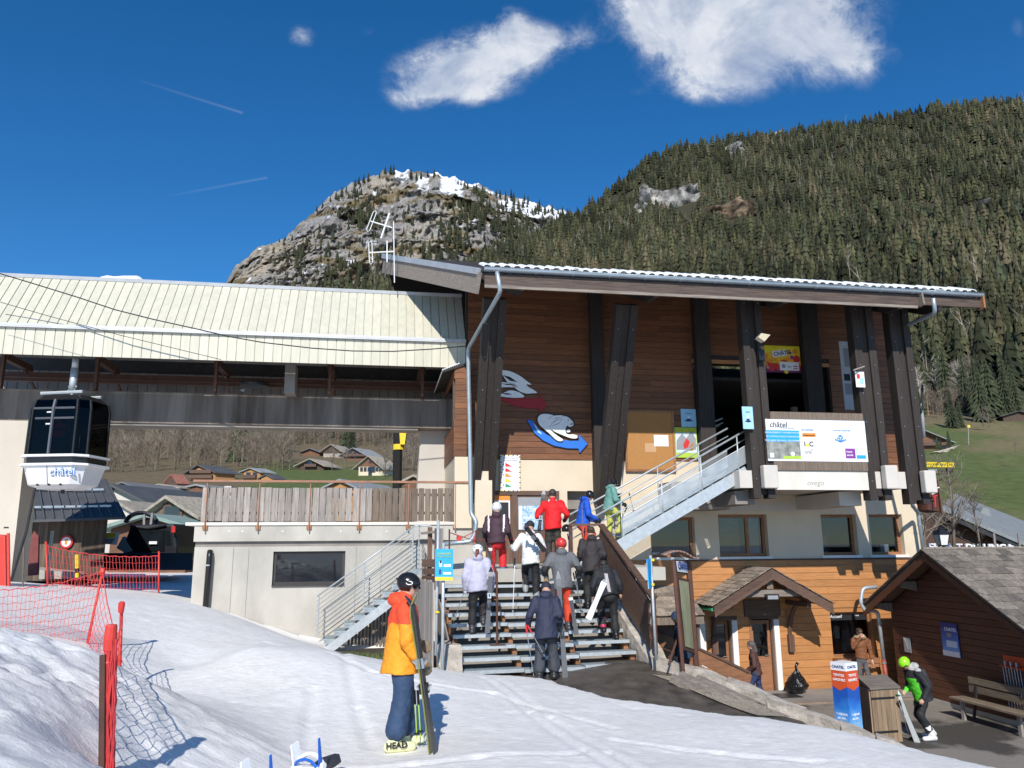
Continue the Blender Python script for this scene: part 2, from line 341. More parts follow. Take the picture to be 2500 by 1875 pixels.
# snow edge on the right (world polyline through photo points), thickness falls off to it
edge = [at(*q) for q in [(1110,1652,14.15),(1235,1645,14.35),(1335,1652,14.2),(1395,1680,13.2),(1440,1695,12.85),(1530,1717,12.4),(1700,1735,12.3),(1800,1755,11.9),(1900,1770,11.5),(2060,1800,10.7),(2200,1835,10.1),(2360,1876,9.4),(2700,1960,8.6)]]
EX = np.array([p.x for p in edge]); EY = np.array([p.y for p in edge])
def sdist(X, Y):                                            # signed distance: positive on the snow side (towards the camera / left)
    best = np.full(X.shape, 1e9); sg = np.ones(X.shape)
    for i in range(len(EX)-1):
        vx, vy = EX[i+1]-EX[i], EY[i+1]-EY[i]; t = np.clip(((X-EX[i])*vx+(Y-EY[i])*vy)/(vx*vx+vy*vy), 0, 1)
        dx, dy = X-EX[i]-t*vx, Y-EY[i]-t*vy; d = np.hypot(dx, dy); m = d < best; cr_ = vx*dy-vy*dx
        best = np.where(m, d, best); sg = np.where(m, np.where(cr_ <= 0, 1., -1.), sg)
    return best*sg
TRACKS = [[(lambda p: (p.x, p.y))(at(x, v, 2.1/-ray(x, v).z)) for x, v in tr] for tr in ([(1180,1655),(1290,1735),(1420,1830),(1560,1920)],[(1215,1655),(1340,1745),(1480,1830),(1640,1920)],[(830,1600),(838,1680),(870,1760),(905,1830)],[(640,1640),(900,1700),(1200,1700),(1500,1760)],[(1500,1790),(1750,1810),(2000,1830)],[(560,1900),(1000,1875),(1400,1850)],[(760,1740),(752,1800),(745,1850)])]
def snow_z(X, Y):
    z = apron(X, Y); sdd = sdist(X, Y)
    # right of the stair foot only; further left the snow reaches the terrace wall
    leftside = X < EX[0]-.25
    edge_n = .10*fbm(X*2.2, Y*2.2, o=3, seed=3)
    th = np.clip((sdd+edge_n)*.55, -.5, .09); th = np.where(leftside & (Y < 21.5), .09, th)
    # bare strip at the foot of the side stairs
    bare = (X+5.25)*.5 ; g = np.clip(1-np.hypot((X+2.6)/2.2, (Y-18.4)/2.3), 0, 1); th = th-.55*np.clip(g*2.5, 0, 1)
    bump = .006*fbm(X*.9, Y*.7, o=3, seed=11)+.0045*fbm(X*5.5, Y*4.5, o=4, seed=21, gain=.65)-.018*np.clip(fbm(X*2.6, Y*2.9, o=3, seed=23)-.42, 0, 1)
    for tr in TRACKS:
        for (a, b) in zip(tr, tr[1:]):
            vx, vy = b[0]-a[0], b[1]-a[1]; t = np.clip(((X-a[0])*vx+(Y-a[1])*vy)/(vx*vx+vy*vy), 0, 1); dd = (X-a[0]-t*vx)**2+(Y-a[1]-t*vy)**2; bump = bump-.020*np.exp(-dd/.0032)+.007*np.exp(-(np.sqrt(dd)-.13)**2/.003)
    mound = np.clip((-1.9-X)/1.6, 0, 1)*np.clip((9.4-Y)/2.0, 0, 1)
    bump = bump+mound*(.045*fbm(X*1.7, Y*1.7, o=5, seed=31, gain=.62)+.028*fbm(X*6.5, Y*6.5, o=4, seed=41, gain=.65))
    return z+th+bump
def snow_mat():
    m = bpy.data.materials.new('snow'); m.use_nodes = True; N = m.node_tree.nodes; L = m.node_tree.links; b = N['Principled BSDF']
    g = N.new('ShaderNodeNewGeometry')
    def nz(sc, stretch, det=8, rough=.65):
        mp = N.new('ShaderNodeMapping'); mp.inputs['Scale'].default_value = stretch; L.new(g.outputs['Position'], mp.inputs[0])
        n = N.new('ShaderNodeTexNoise'); n.inputs['Scale'].default_value = sc; n.inputs['Detail'].default_value = det; n.inputs['Roughness'].default_value = rough; L.new(mp.outputs[0], n.inputs['Vector']); return n.outputs[0]
    big, streak, fine = nz(.7, (1,1,1)), nz(7, (1.0,2.6,1)), nz(40, (1,1,1), 6)
    mr = N.new('ShaderNodeMapRange'); mr.inputs[1].default_value = .35; mr.inputs[2].default_value = .75; L.new(big, mr.inputs[0])
    mx = N.new('ShaderNodeMix'); mx.data_type = 'RGBA'; L.new(mr.outputs[0], mx.inputs[0]); mx.inputs[6].default_value = (.80,.775,.735,1); mx.inputs[7].default_value = (.885,.88,.865,1)
    fk = nz(8, (1.0,3.0,1), 9, .72); m2 = N.new('ShaderNodeMapRange'); m2.inputs[1].default_value = .36; m2.inputs[2].default_value = .66; m2.inputs[3].default_value = .86; m2.inputs[4].default_value = 1.10; L.new(fk, m2.inputs[0])
    hv = N.new('ShaderNodeHueSaturation'); L.new(mx.outputs[2], hv.inputs['Color']); L.new(m2.outputs[0], hv.inputs['Value'])
    L.new(hv.outputs[0], b.inputs['Base Color']); b.inputs['Roughness'].default_value = .55; b.inputs['Specular IOR Level'].default_value = .35
    b.inputs['Subsurface Weight'].default_value = .0
    a1 = N.new('ShaderNodeMath'); a1.operation = 'MULTIPLY_ADD'; L.new(streak, a1.inputs[0]); a1.inputs[1].default_value = 1.0; 
    a2 = N.new('ShaderNodeMath'); a2.operation = 'MULTIPLY'; L.new(fine, a2.inputs[0]); a2.inputs[1].default_value = .45; L.new(a2.outputs[0], a1.inputs[2])
    bp = N.new('ShaderNodeBump'); bp.inputs['Strength'].default_value = .36; bp.inputs['Distance'].default_value = .03; L.new(a1.outputs[0], bp.inputs['Height']); L.new(bp.outputs[0], b.inputs['Normal'])
    MT['snow'] = m; return m
snow_mat()
def make_snow():
    xs = np.r_[np.arange(-30, -9, .3), np.arange(-9, 8.6, .055)]; ys = np.r_[np.arange(-3, 3, .3), np.arange(3, 15, .055), np.arange(15, 22, .15), np.arange(22, 46, .5)]
    X, Y = np.meshgrid(xs, ys); Z = snow_z(X, Y)
    V = np.stack([X, Y, Z], -1).reshape(-1, 3); Fq = gridfaces(len(ys), len(xs)); c = V[Fq].mean(1)
    # keep what lies on the apron: in front of the terrace wall, left of the retaining wall; beyond it only on the far left
    av = (c[:, 0]-W0.x)*UV.x+(c[:, 1]-W0.y)*UV.y; dv = (c[:, 0]-W0.x)*NV.x+(c[:, 1]-W0.y)*NV.y
    sdd = sdist(c[:, 0], c[:, 1])
    keep = (sdd > -.5) | (c[:, 0] < EX[0]-.2)
    ta = Wp(474, 1300, .5)[0]; keep &= ~((av > ta+.04) & (dv < .47)) & ~((c[:, 1] > 15.2) & (c[:, 0] > -1.1))
    o = npmesh('snow_ground', V, Fq[keep], MT['snow'], smooth=True); o['kind'] = 'structure'
    return o
make_snow()
# asphalt apron under the snow edge
mat('asphalt_wet', (.070,.058,.047), .55, .6, 3.0, (1,1,1), .7, det=12, col2=(.135,.112,.088))
def make_apron():
    xs = np.arange(-4.5, 8.2, .25); ys = np.arange(9, 20.5, .25); X, Y = np.meshgrid(xs, ys); Z = apron(X, Y)+.012*fbm(X*3, Y*3, o=3, seed=5)
    V = np.stack([X, Y, Z], -1).reshape(-1, 3); Fq = gridfaces(len(ys), len(xs)); c = V[Fq].mean(1)
    k0, k1 = at(1590,1612,14.55), at(2130,1806,12.2)            # inner face of the retaining wall
    t = (c[:, 0]-k0.x)/(k1.x-k0.x); yw = k0.y+(k1.y-k0.y)*t
    keep = np.where(c[:, 0] > k0.x, c[:, 1] < yw+.12, c[:, 1] < 17.6+.2*c[:, 0]) | ((c[:, 0] < -1.2))
    npmesh('asphalt_path', V, Fq[keep], MT['asphalt_wet'], smooth=True)['kind'] = 'structure'
make_apron()
# ---- hills
def sx(x): return ray(x, 1335).x
RX = [-3000,-800,0,450,700,900,1000,1100,1200,1300,1413,1480,1582,1627,1752,1921,2090,2260,2500,3000,4200]
RVt = [900,830,790,775,748,720,708,670,632,596,545,512,438,398,366,342,322,294,264,220,180]
RYd = [900,800,800,800,820,860,900,980,1080,1200,1330,1380,1450,1480,1530,1600,1660,1700,1750,1800,1800]
Scol = np.array([sx(x) for x in RX]); RQ = np.array([ray(x, v).z for x, v in zip(RX, RVt)]); RYd = np.array(RYd, float)
def qprof(s, Yv):
    """terrain height over depth for columns of sight s (arrays), depth Y"""
    q_r = np.interp(s, Scol, RQ); Yr = np.interp(s, Scol, RYd)
    wr = np.clip((s-.15)/.3, 0, 1)                       # right hand side weight
    aL = [(26,-.095),(45,-.045),(60,.0),(110,.045),(190,.092),(320,.122),(470,.160)]
    aR = [(26,-.158),(46,-.085),(75,-.008),(120,.062),(170,.108),(255,.152),(330,.178)]
    ly = np.log(Yv)
    def pr(an, q_end):
        lys = np.log([p[0] for p in an]); qs = [p[1] for p in an]; q0 = np.interp(ly, lys, qs)
        l1 = lys[-1]; t = np.clip((ly-l1)/(np.log(Yr)-l1), 0, 1.6); return np.where(ly > l1, qs[-1]+(q_end-qs[-1])*np.minimum(t, 1)**1.08-.12*np.clip(t-1, 0, 1), q0)
    return pr(aL, q_r)*(1-wr)+pr(aR, q_r)*wr
def hill_z(s, Yv):
    X = s*Yv; z = Yv*qprof(s, Yv); amp = np.clip((Yv-60)/300, 0, 1)
    return z+amp*np.minimum(Yv*.008, 9)*fbm(X/90, Yv/140, o=4, seed=51)
def make_hills():
    s = np.r_[np.linspace(-1.5, -.75, 16), np.linspace(-.74, .78, 230), np.linspace(.8, 1.9, 20)]; nl = 150
    Yr = np.interp(s, Scol, RYd)
    t = np.linspace(0, 1.12, nl)[:, None]; Yg = 26*(Yr[None, :]/26)**t; S = np.broadcast_to(s[None, :], Yg.shape)
    Z = hill_z(S, Yg); X = S*Yg
    n1 = fbm(X/14, Yg/22, o=4, seed=61); n2 = fbm(X/55, Yg/70, o=4, seed=62)
    green = np.array([.098,.125,.040]); straw = np.array([.20,.155,.085]); brown = np.array([.115,.088,.058]); dark = np.array([.042,.040,.024])
    wr = np.clip((S-.15)/.3, 0, 1); m = np.clip(.45+.9*n1+.35*n2, 0, 1)[..., None]
    c = green*(1-m*.75)+straw*m*.75
    lm = np.clip(np.minimum((S-sx(560))/.03, (sx(985)-S)/.03), 0, 1)*np.clip((275+20*n2-Yg)/30, 0, 1); nm = ((1-lm)*(1-wr)*np.clip((Yg-60)/40, 0, 1))[..., None]; c = c*(1-nm)+(straw*.45+brown*.55)*nm
    fr = np.clip((Yg-np.where(wr > .5, 235, 215)-25*n2)/35, 0, 1)[..., None]; scrub = straw*.55+brown*.45
    c = c*(1-fr)+scrub*fr
    ff = np.clip((Yg-np.where(wr > .5, 300, 330))/60, 0, 1)[..., None]; c = c*(1-ff)+(dark*.9+brown*.1)*ff
    npmesh('hillside', np.stack([X, Yg, Z], -1).reshape(-1, 3), gridfaces(nl, len(s)), MT['meadow'], smooth=True, col=c.reshape(-1, 3))['kind'] = 'structure'
make_hills()
# ---- rock peak behind
PX = [380,440,480,505,520,545,585,610,640,675,700,735,760,800,830,860,900,935,965,1000,1030,1060,1100,1150,1180,1220,1260,1290,1330,1380,1413,1470,1560,1700]
PV = [800,760,720,690,664,632,606,598,592,560,536,512,488,462,444,436,420,416,418,420,424,424,436,452,458,474,478,486,496,512,526,560,600,640]
PS = np.array([sx(x) for x in PX]); PQ = np.array([ray(x, v).z for x, v in zip(PX, PV)])
mat('snow_far', (.82,.84,.87), .7, .04, .02, (1,1,1), 0)
def peak_y(s, t): return 1560+620*t+60*np.sin(s*23)
def make_peak():
    xs = np.linspace(380, 1700, 420); s = np.array([sx(x) for x in xs]); top = np.interp(s, PS, PQ)+.0035*fbm(xs/16, xs*0, o=4, seed=77); nl = 190
    base = np.full_like(top, ray(900, 800).z); t = np.linspace(0, 1.12, nl)[:, None]
    S = np.broadcast_to(s[None, :], (nl, len(s))); Yg = peak_y(S, t); tt = np.clip(t, 0, 1)
    q = base+(top-base)*(tt**.92+.022*np.sin(tt*30+5*fbm(S*9, tt*2+S*0, o=3, seed=79))*np.clip((1-tt)*8, 0, 1)*np.clip(tt*8, 0, 1))-.10*np.clip(t-1, 0, 1)
    X = S*Yg; Z = q*Yg
    # strata and gullies: push the face in and out along the line of sight, keep it a solid face
    g = 46*fbm(X/110+Z/300, Z/75, o=6, seed=71, gain=.6)+20*fbm(X/24, Z/60, o=5, seed=75, gain=.6)+16*fbm(X/34, Z/70, o=5, seed=76, gain=.6)
    fade = np.clip((1.0-t)*9, 0, 1)
    Yn = Yg+g*fade; Xn = S*Yn; Zn = q*Yn
    nn = fbm(X/40, Z/24, o=5, seed=81); n2 = fbm(X/130, Z/90, o=4, seed=82); n3 = fbm(X/16, Z/55, o=4, seed=83)
    grey = np.array([.275,.262,.25]); tan = np.array([.37,.315,.235]); drk = np.array([.10,.092,.080]); grass = np.array([.17,.135,.075])
    a = np.clip(.22+.8*n2, 0, 1)[..., None]; c = grey*(1-a)+tan*a
    b = np.clip(-.15+1.1*n3+.5*nn, 0, 1)[..., None]; c = c*(1-b*.75)+drk*b*.75
    gr = np.clip((fbm(X/70, Z/30, o=4, seed=85)-.25)*3, 0, 1)[..., None]; c = c*(1-gr)+grass*gr
    snowc = np.array([.80,.82,.86])
    XX = np.broadcast_to(xs[None, :], S.shape); 
    PVt = np.interp(s, PS, PV)
    # photo-row of each point, only used to lay the summit snow fields where they lie on the mountain
    dv_ = (top-q)/(top-base+1e-9)*(800-PVt)
    snow = np.zeros(S.shape)
    for (x0, x1, d0, d1) in ((935,985,-4,26),(1000,1040,10,50),(1058,1130,2,45),(1030,1175,-4,8),(1215,1340,0,44),(1330,1420,0,30),(1160,1215,2,14)):
        fx = np.clip(np.minimum(XX-x0, x1-XX)/9, 0, 1); fd = np.clip(np.minimum(dv_-d0, d1-dv_)/5, 0, 1); snow = np.maximum(snow, fx*fd)
    snow = np.clip((snow*.95+.55*nn+.35*n3-.52)*3, 0, 1)[..., None]; c = c*(1-snow)+snowc*snow
    npmesh('mountain_peak', np.stack([Xn, Yn, Zn], -1).reshape(-1, 3), gridfaces(nl, len(s)), MT['rockface'], smooth=False, col=c.reshape(-1, 3))['kind'] = 'structure'
    # distant snow summit over the gallery ridge
    xs2 = np.linspace(150, 460, 40); v2 = np.interp(xs2, [150,225,245,262,280,300,338,352,372,460], [760,690,676,672,675,673,673,684,705,760])
    pts = []; 
    for Yk, off in ((4000, 60), (4200, 0), (4600, 30)):
        for x, v in zip(xs2, v2): pts.append(at(x, v+off, Yk))
    npmesh('snow_summit', [tuple(p) for p in pts], gridfaces(3, len(xs2)), MT['snow_far'], smooth=True)['kind'] = 'structure'
make_peak()
# ---- spruces
def ground_Y(x, v):
    s_ = sx(x); q = ray(x, v).z; Ys = np.geomspace(60, 1200, 500); return float(Ys[int(np.argmax(hill_z(np.full(500, s_), Ys)/Ys > q))])
def spruce(nt, nseg, seed, w=.17, tree_gap=.09):
    r = np.random.default_rng(seed); V, T = [], []
    for i in range(nt):
        f = i/(nt-1); zb = tree_gap+(1-tree_gap)*f*.90; R = w*(1-f)**.85*(.85+.3*r.random())+.012; h = (1-zb)*.55 if i == nt-1 else (1.0/nt)*(1.9-.6*f)
        ph = r.random()*7; b = len(V); V.append((r.normal(0, .006), r.normal(0, .006), min(zb+h, 1.0)))
        for k in range(nseg*2):
            t = ph+math.pi*k/nseg; rr = R*(1.0+.35*r.random()) if k % 2 == 0 else R*(.42+.15*r.random())
            V.append((rr*math.cos(t), rr*math.sin(t), zb-(R*.42 if k % 2 == 0 else -R*.10)+r.normal(0, .006)))
        n2 = nseg*2
        for k in range(n2): T.append((b, b+1+k, b+1+(k+1) % n2))
    return np.array(V), np.array(T)
def leafless(seed, nb=26, h=1.0):
    r = np.random.default_rng(seed); V, T = [], []
    def limb(p, q, w):
        p, q = np.array(p), np.array(q); d = q-p; sd_ = np.cross(d, r.normal(size=3)); sd_ /= (np.linalg.norm(sd_)+1e-9); b = len(V)
        V.extend([p-sd_*w, p+sd_*w, q]); T.append((b, b+1, b+2))
    for k in range(3): limb((0,0,0), (r.normal(0,.02), r.normal(0,.02), .95), .012)
    for i in range(nb):
        z = .25+.65*r.random(); t = r.random()*6.28; L_ = (.12+.22*r.random())*(1.15-z*.6); e = (L_*math.cos(t), L_*math.sin(t), z+L_*(.9+.6*r.random())); limb((0,0,z), e, .006)
        for j in range(3):
            f = .4+.5*r.random(); p = np.array((0,0,z))*(1-f)+np.array(e)*f; limb(p, p+np.array((r.normal(0,.07), r.normal(0,.07), .10+.06*r.random())), .005)
    return np.array(V), np.array(T)
def scatter(name, protos, P, Hh, cols, mt, kind='stuff'):
    Vs, Ts, Cs = [], [], []; off = 0; n = len(P)
    pick = RNG.integers(0, len(protos), n); rot = RNG.random(n)*6.28; wid = .85+.35*RNG.random(n)
    for k, (V, T) in enumerate(protos):
        idx = np.where(pick == k)[0]
        if len(idx) == 0: continue
        c, s_ = np.cos(rot[idx])[:, None], np.sin(rot[idx])[:, None]; w = (Hh[idx]*wid[idx])[:, None]
        X = (V[None, :, 0]*c-V[None, :, 1]*s_)*w+P[idx, 0][:, None]; Y = (V[None, :, 0]*s_+V[None, :, 1]*c)*w+P[idx, 1][:, None]; Z = V[None, :, 2]*Hh[idx][:, None]+P[idx, 2][:, None]
        Vs.append(np.stack([X, Y, Z], -1).reshape(-1, 3)); Ts.append((T[None]+(np.arange(len(idx))*len(V))[:, None, None]).reshape(-1, 3)+off); off += len(idx)*len(V)
        Cs.append(np.repeat(cols[idx], len(V), 0))
    return tag(npmesh(name, np.concatenate(Vs), np.concatenate(Ts), mt, col=np.concatenate(Cs)), kind=kind)
CRAGS = [(1660,505,95,65),(1885,362,70,48),(1590,520,40,40),(1800,535,90,50),(1810,375,35,40),(1730,385,25,28),(2415,640,14,40),(2405,510,14,28),(1500,560,18,34)]
def forest():
    n = 25500; xs = RNG.uniform(-500, 2900, n); s = np.array([sx(x) for x in xs]); wr = np.clip((s-.15)/.3, 0, 1)
    Yr = np.interp(s, Scol, RYd); u = RNG.random(n); y0 = np.where(wr > .4, 315, 560); Yv = (y0**1.55+u*((Yr*1.02)**1.55-y0**1.55))**(1/1.55)
    Z = hill_z(s, Yv); P = np.stack([s*Yv, Yv, Z-1], -1)
    cl = fbm(P[:, 0]/70, P[:, 1]/110, o=3, seed=91); keep = cl+.9*RNG.random(n) > -.50
    for (cx, cy, hw, hh) in (CRAGS[0], CRAGS[3]):
        v = np.array([0.0]*n); q = Z/Yv
        c0 = ray(cx, cy); ex = ray(cx+hw, cy).x-c0.x; ez = ray(cx, cy-hh).z-c0.z
        inside = (((s-c0.x)/ex)**2+((q-c0.z)/ez)**2 < .28); keep &= ~(inside & (RNG.random(n) < .93))
    P, Yk, clk = P[keep], Yv[keep], cl[keep]; m = len(P)
    H = np.clip(RNG.normal(21, 6.5, m), 8, 36)*np.where(Yk > 900, .92, 1.0)
    base = np.array([.066,.066,.029]); alt = np.array([.044,.054,.030]); brn = np.array([.105,.085,.050])
    a = RNG.random(m)[:, None]; c = base*(1-a)+alt*a; b = np.clip(RNG.random(m)*1.6-1.0+.6*clk, 0, .8)[:, None]; c = (c*(1-b)+brn*b)*(.5+.95*RNG.random(m)**1.4+.25*clk)[:, None]
    near = Yk < 620
    scatter('spruce_forest', [spruce(7, 6, i, w=.19) for i in range(6)], P[near], H[near], c[near], MT['foliage'])
    scatter('spruce_forest_upper', [spruce(5, 5, 20+i, w=.17+.018*i) for i in range(7)], P[~near], H[~near], c[~near], MT['foliage'])
    # dead grey trunks among them
    k = RNG.choice(m, 420, replace=False); scatter('dead_trunks', [leafless(90+i, 5) for i in range(3)], P[k]+np.array([3, -6, 0]), H[k]*1.12, np.tile([.34,.30,.25], (420, 1)), MT['bark'])
    # leafless wood on the lower slopes
    n = 5400; xs = np.r_[RNG.uniform(-300, 1150, 4000), RNG.uniform(2130, 2480, 500), RNG.uniform(-250, 700, 700), RNG.uniform(985, 1120, 200)]; s = np.array([sx(x) for x in xs])
    Yv = np.r_[RNG.uniform(330, 640, 4000), RNG.uniform(268, 380, 500), RNG.uniform(205, 340, 700), RNG.uniform(230, 340, 200)]; Z = hill_z(s, Yv)
    P = np.stack([s*Yv, Yv, Z-.5], -1); H = RNG.uniform(5, 11, n); c = np.array([.205,.165,.125])*(.7+.6*RNG.random(n))[:, None]
    scatter('leafless_wood', [leafless(i) for i in range(6)], P, H, c, MT['bark'])
    # dark conifer clumps in the valley wood
    pts = []
    for (cx, cy, hw, hh, cnt, Y0) in ((330,1095,50,50,90,560),(420,1075,60,30,70,600),(490,1055,70,20,80,640),(560,1070,40,20,40,620),(775,1065,35,22,50,560),(850,1085,12,24,10,420),(590,1130,30,20,16,430),(1000,1075,30,30,40,560),(150,1080,90,60,120,600)):
        for _ in range(cnt):
            x = RNG.normal(cx, hw*.55); Yk = Y0+RNG.normal(0, 40)+(1090-cy)*1.5; s_ = sx(x); pts.append((s_*Yk, Yk, float(hill_z(np.array([s_]), np.array([Yk]))[0])-1))
    P = np.array(pts); m = len(P); c = np.array([.040,.055,.024])*(.7+.6*RNG.random(m))[:, None]
    scatter('valley_spruces', [spruce(7, 6, 40+i) for i in range(4)], P, RNG.uniform(14, 24, m), c, MT['foliage'])
forest()
def crags():
    for i, (cx, cy, hw, hh) in enumerate(CRAGS[:5]+CRAGS[6:8]):
        s0 = sx(cx); q = ray(cx, cy).z; Ys = np.linspace(320, 1700, 300); qq = hill_z(np.full(300, s0), Ys)/Ys; k = int(np.argmin(abs(qq-q))); Yc = Ys[k]-14
        nu, nv = 46, 36; u, v = np.meshgrid(np.linspace(-1, 1, nu), np.linspace(-1, 1, nv)); sc = Yc/FPX
        rr = np.clip(1-(np.abs(u)**2.5+np.abs(v)**2.5), -1, 1); X = cx+u*hw; Yy = cy-v*hh
        P = np.array([[tuple(at(X[a, b], Yy[a, b], Yc)) for b in range(nu)] for a in range(nv)])
        nz = fbm(P[..., 0]/(20*sc*3), P[..., 2]/(14*sc*3), o=5, seed=300+i, gain=.6)
        P[..., 1] += 26-38*np.clip(rr+.5*nz, -1, 1)*sc*1.2-10*nz*sc*2
        sn = fbm(P[..., 0]/9, P[..., 2]/25, o=4, seed=330+i)[..., None]; c = np.array([.40,.385,.36])*(1-.0)*np.clip(.72+.6*sn, .25, 1.25)
        if i in (3,): c = np.array([.22,.16,.11])*np.clip(.8+.7*sn, .3, 1.3)
        o = npmesh('rock_outcrop', P.reshape(-1, 3), gridfaces(nv, nu), MT['rockface'], col=c.reshape(-1, 3))
        tag(o, ['pale grey cliff outcrop low on the forested slope above the roof','rocky crag just under the forest skyline','small pale crag left of the big forest cliff','brown rubble clearing in the middle of the forest slope','narrow pale crag among high skyline spruces','light rock scar low in the forest on the far right','light rock scar higher in the forest on the far right'][i], 'rock', 'rock outcrops in the forest')
crags()
# ---- trees one can tell apart
SPR = []
for i in range(4):
    V, T = spruce(13, 11, 200+i, w=.155, tree_gap=.05)
    me = bpy.data.meshes.new('crown'); me.from_pydata([tuple(v) for v in V], [], [tuple(t) for t in T]); SPR.append(me)
mat('spruce_green', (.042,.052,.023), .9, .35, .4, (1,1,1), 0, rnd=.35, frame=False); mat('bark_grey', (.20,.165,.13), .95, .3, 2, (1,1,1), .2, frame=False, rnd=.2)
mat('bark_pale', (.42,.37,.31), .95, .25, 2, (1,1,1), .2, frame=False)
for me in SPR: me.materials.append(MT['spruce_green'])
tk = MB().tube([(0,0,-.02),(0,0,.5),(0,0,.93)], [.012,.008,.002], 6); TRK = bpy.data.meshes.new('trunk'); TRK.from_pydata(tk.v, [], tk.f); TRK.materials.append(MT['bark_grey'])
def spruce_tree(p, h, label, group, k):
    r = thing('spruce_tree', label, 'tree', p, group); r.scale = (h*(.9+.3*((k*37) % 10)/10), )*2+(h,); r.rotation_euler.z = k*1.7
    for nm, me in (('trunk', TRK), ('crown', SPR[k % 4])): c = link(bpy.data.objects.new(nm, me)); c.parent = r
    return r
def single_trees():
    k = 0
    for i in range(34):                                           # wall of spruces behind the meadow, right
        x = 2175+i*11+random.uniform(-12, 12); Yk = random.uniform(262, 330) if i > 6 else random.uniform(285, 335); s = sx(x); z = float(hill_z(np.array([s]), np.array([Yk]))[0])
        h = random.uniform(15, 27) if x > 2290 else random.uniform(9, 17)
        spruce_tree((s*Yk, Yk, z-.6), h, 'tall dark spruce at the upper edge of the green meadow right of the station', 'spruces along the meadow edge', k); k += 1
    for (x, Yk, h, lb) in ((2362,236,13,'broad bushy spruce standing forward on the brown meadow bank'),(2382,238,9.5,'dark narrow spruce in front of the broad bushy one on the bank'),(2440,250,21,'large pale green spruce left of the dark hay hut')):
        s = sx(x); z = float(hill_z(np.array([s]), np.array([Yk]))[0]); spruce_tree((s*Yk, Yk, z-.4), h, lb, None, k); k += 1
    # skyline and ledges of the rock peak
    spots = [(640,590),(655,588),(668,584),(620,600),(735,505),(750,500),(770,485),(785,478),(800,470),(812,466),(845,440),(858,436),(870,432),(900,424),(915,420),(930,415),(938,414),(985,424),(1000,428),(1012,425),(1030,420),(1048,424),(1060,430),(1105,445),(1112,446),(1120,447),(1130,448),(1138,450),(1190,470),(1200,474),(1215,468),(1225,470),(1240,470),(1255,474),(1262,480),(1290,478),(1300,484),(1330,494),(1365,508),(1380,512),(1392,518),(1405,524)]
    for (x, v) in spots:
        s = sx(x); t = .97; Yk = float(peak_y(np.array([s]), t)[0])-10; top = np.interp(s, PS, PQ); q = min(top, ray(x, v+6).z)
        spruce_tree((s*Yk, Yk, q*Yk-6), random.uniform(22, 38), 'small dark spruce on the snowy skyline of the rock peak', 'spruces on the peak skyline', k); k += 1
    pts = []
    for (cx, cy, hw, hh, cnt) in ((830,500,40,40,60),(870,540,30,60,70),(905,575,30,35,30),(1160,500,50,45,80),(1110,560,50,60,50),(1230,540,60,60,80),(1300,570,70,40,70),(700,625,20,40,30),(650,640,40,50,14),(760,600,60,60,16),(1060,620,60,40,40),(940,640,60,40,40),(820,660,60,30,40),(1020,520,70,50,12),(1330,520,50,20,30)):
        for _ in range(cnt):
            x, v = RNG.normal(cx, hw*.5), RNG.normal(cy, hh*.5); s = sx(x); q = ray(x, v).z; top = np.interp(s, PS, PQ); b0 = ray(900, 800).z
            if q > top-.004: continue
            t = ((q-b0)/(top-b0))**(1/.92); Yk = float(peak_y(np.array([s]), t)[0])-38; pts.append((s*Yk, Yk, q*Yk-8))
    P = np.array(pts); m = len(P); scatter('peak_spruces', [spruce(6, 6, 60+i) for i in range(4)], P, RNG.uniform(18, 34, m), np.array([.045,.050,.026])*(.7+.6*RNG.random(m))[:, None], MT['foliage'])
single_trees()
def bare_tree(name, p, h, label, seed, group=None, mt='bark_grey', spread=.33, nb=16):
    r = random.Random(seed); root = thing(name, label, 'tree', p, group); p = Vector(p)
    top = p+Vector((r.uniform(-.05, .05)*h, r.uniform(-.05, .05)*h, h)); tr = MB().tube([p-Vector((0,0,.2)), p*.5+top*.5+Vector((.02*h,0,0)), top], [.020*h,.012*h,.003*h], 6); tr.build('trunk', MT[mt], root, True)
    cr_ = MB()
    for i in range(nb):
        f = r.uniform(.22, .9); b = p.lerp(top, f); t = r.uniform(0, 6.28); L_ = h*spread*(1.15-f)*r.uniform(.7, 1.2); e = b+Vector((math.cos(t)*L_, math.sin(t)*L_, L_*r.uniform(.5, 1.3)))
        m_ = b.lerp(e, .5)+Vector((0, 0, -.04*h*r.random())); cr_.tube([b, m_, e], [.007*h,.005*h,.0015*h], 4)
        for j in range(5):
            g = r.uniform(.25, 1); q = b.lerp(e, g); e2 = q+Vector((r.gauss(0,.07), r.gauss(0,.07), r.uniform(.02,.12)))*h; cr_.tube([q, e2], [.003*h,.001*h], 3)
            for jj in range(2): q2 = q.lerp(e2, r.uniform(.3,.9)); cr_.tube([q2, q2+Vector((r.gauss(0,.04), r.gauss(0,.04), r.uniform(.0,.06)))*h], [.0018*h,.0008*h], 3)
    cr_.build('crown', MT[mt], root); return root
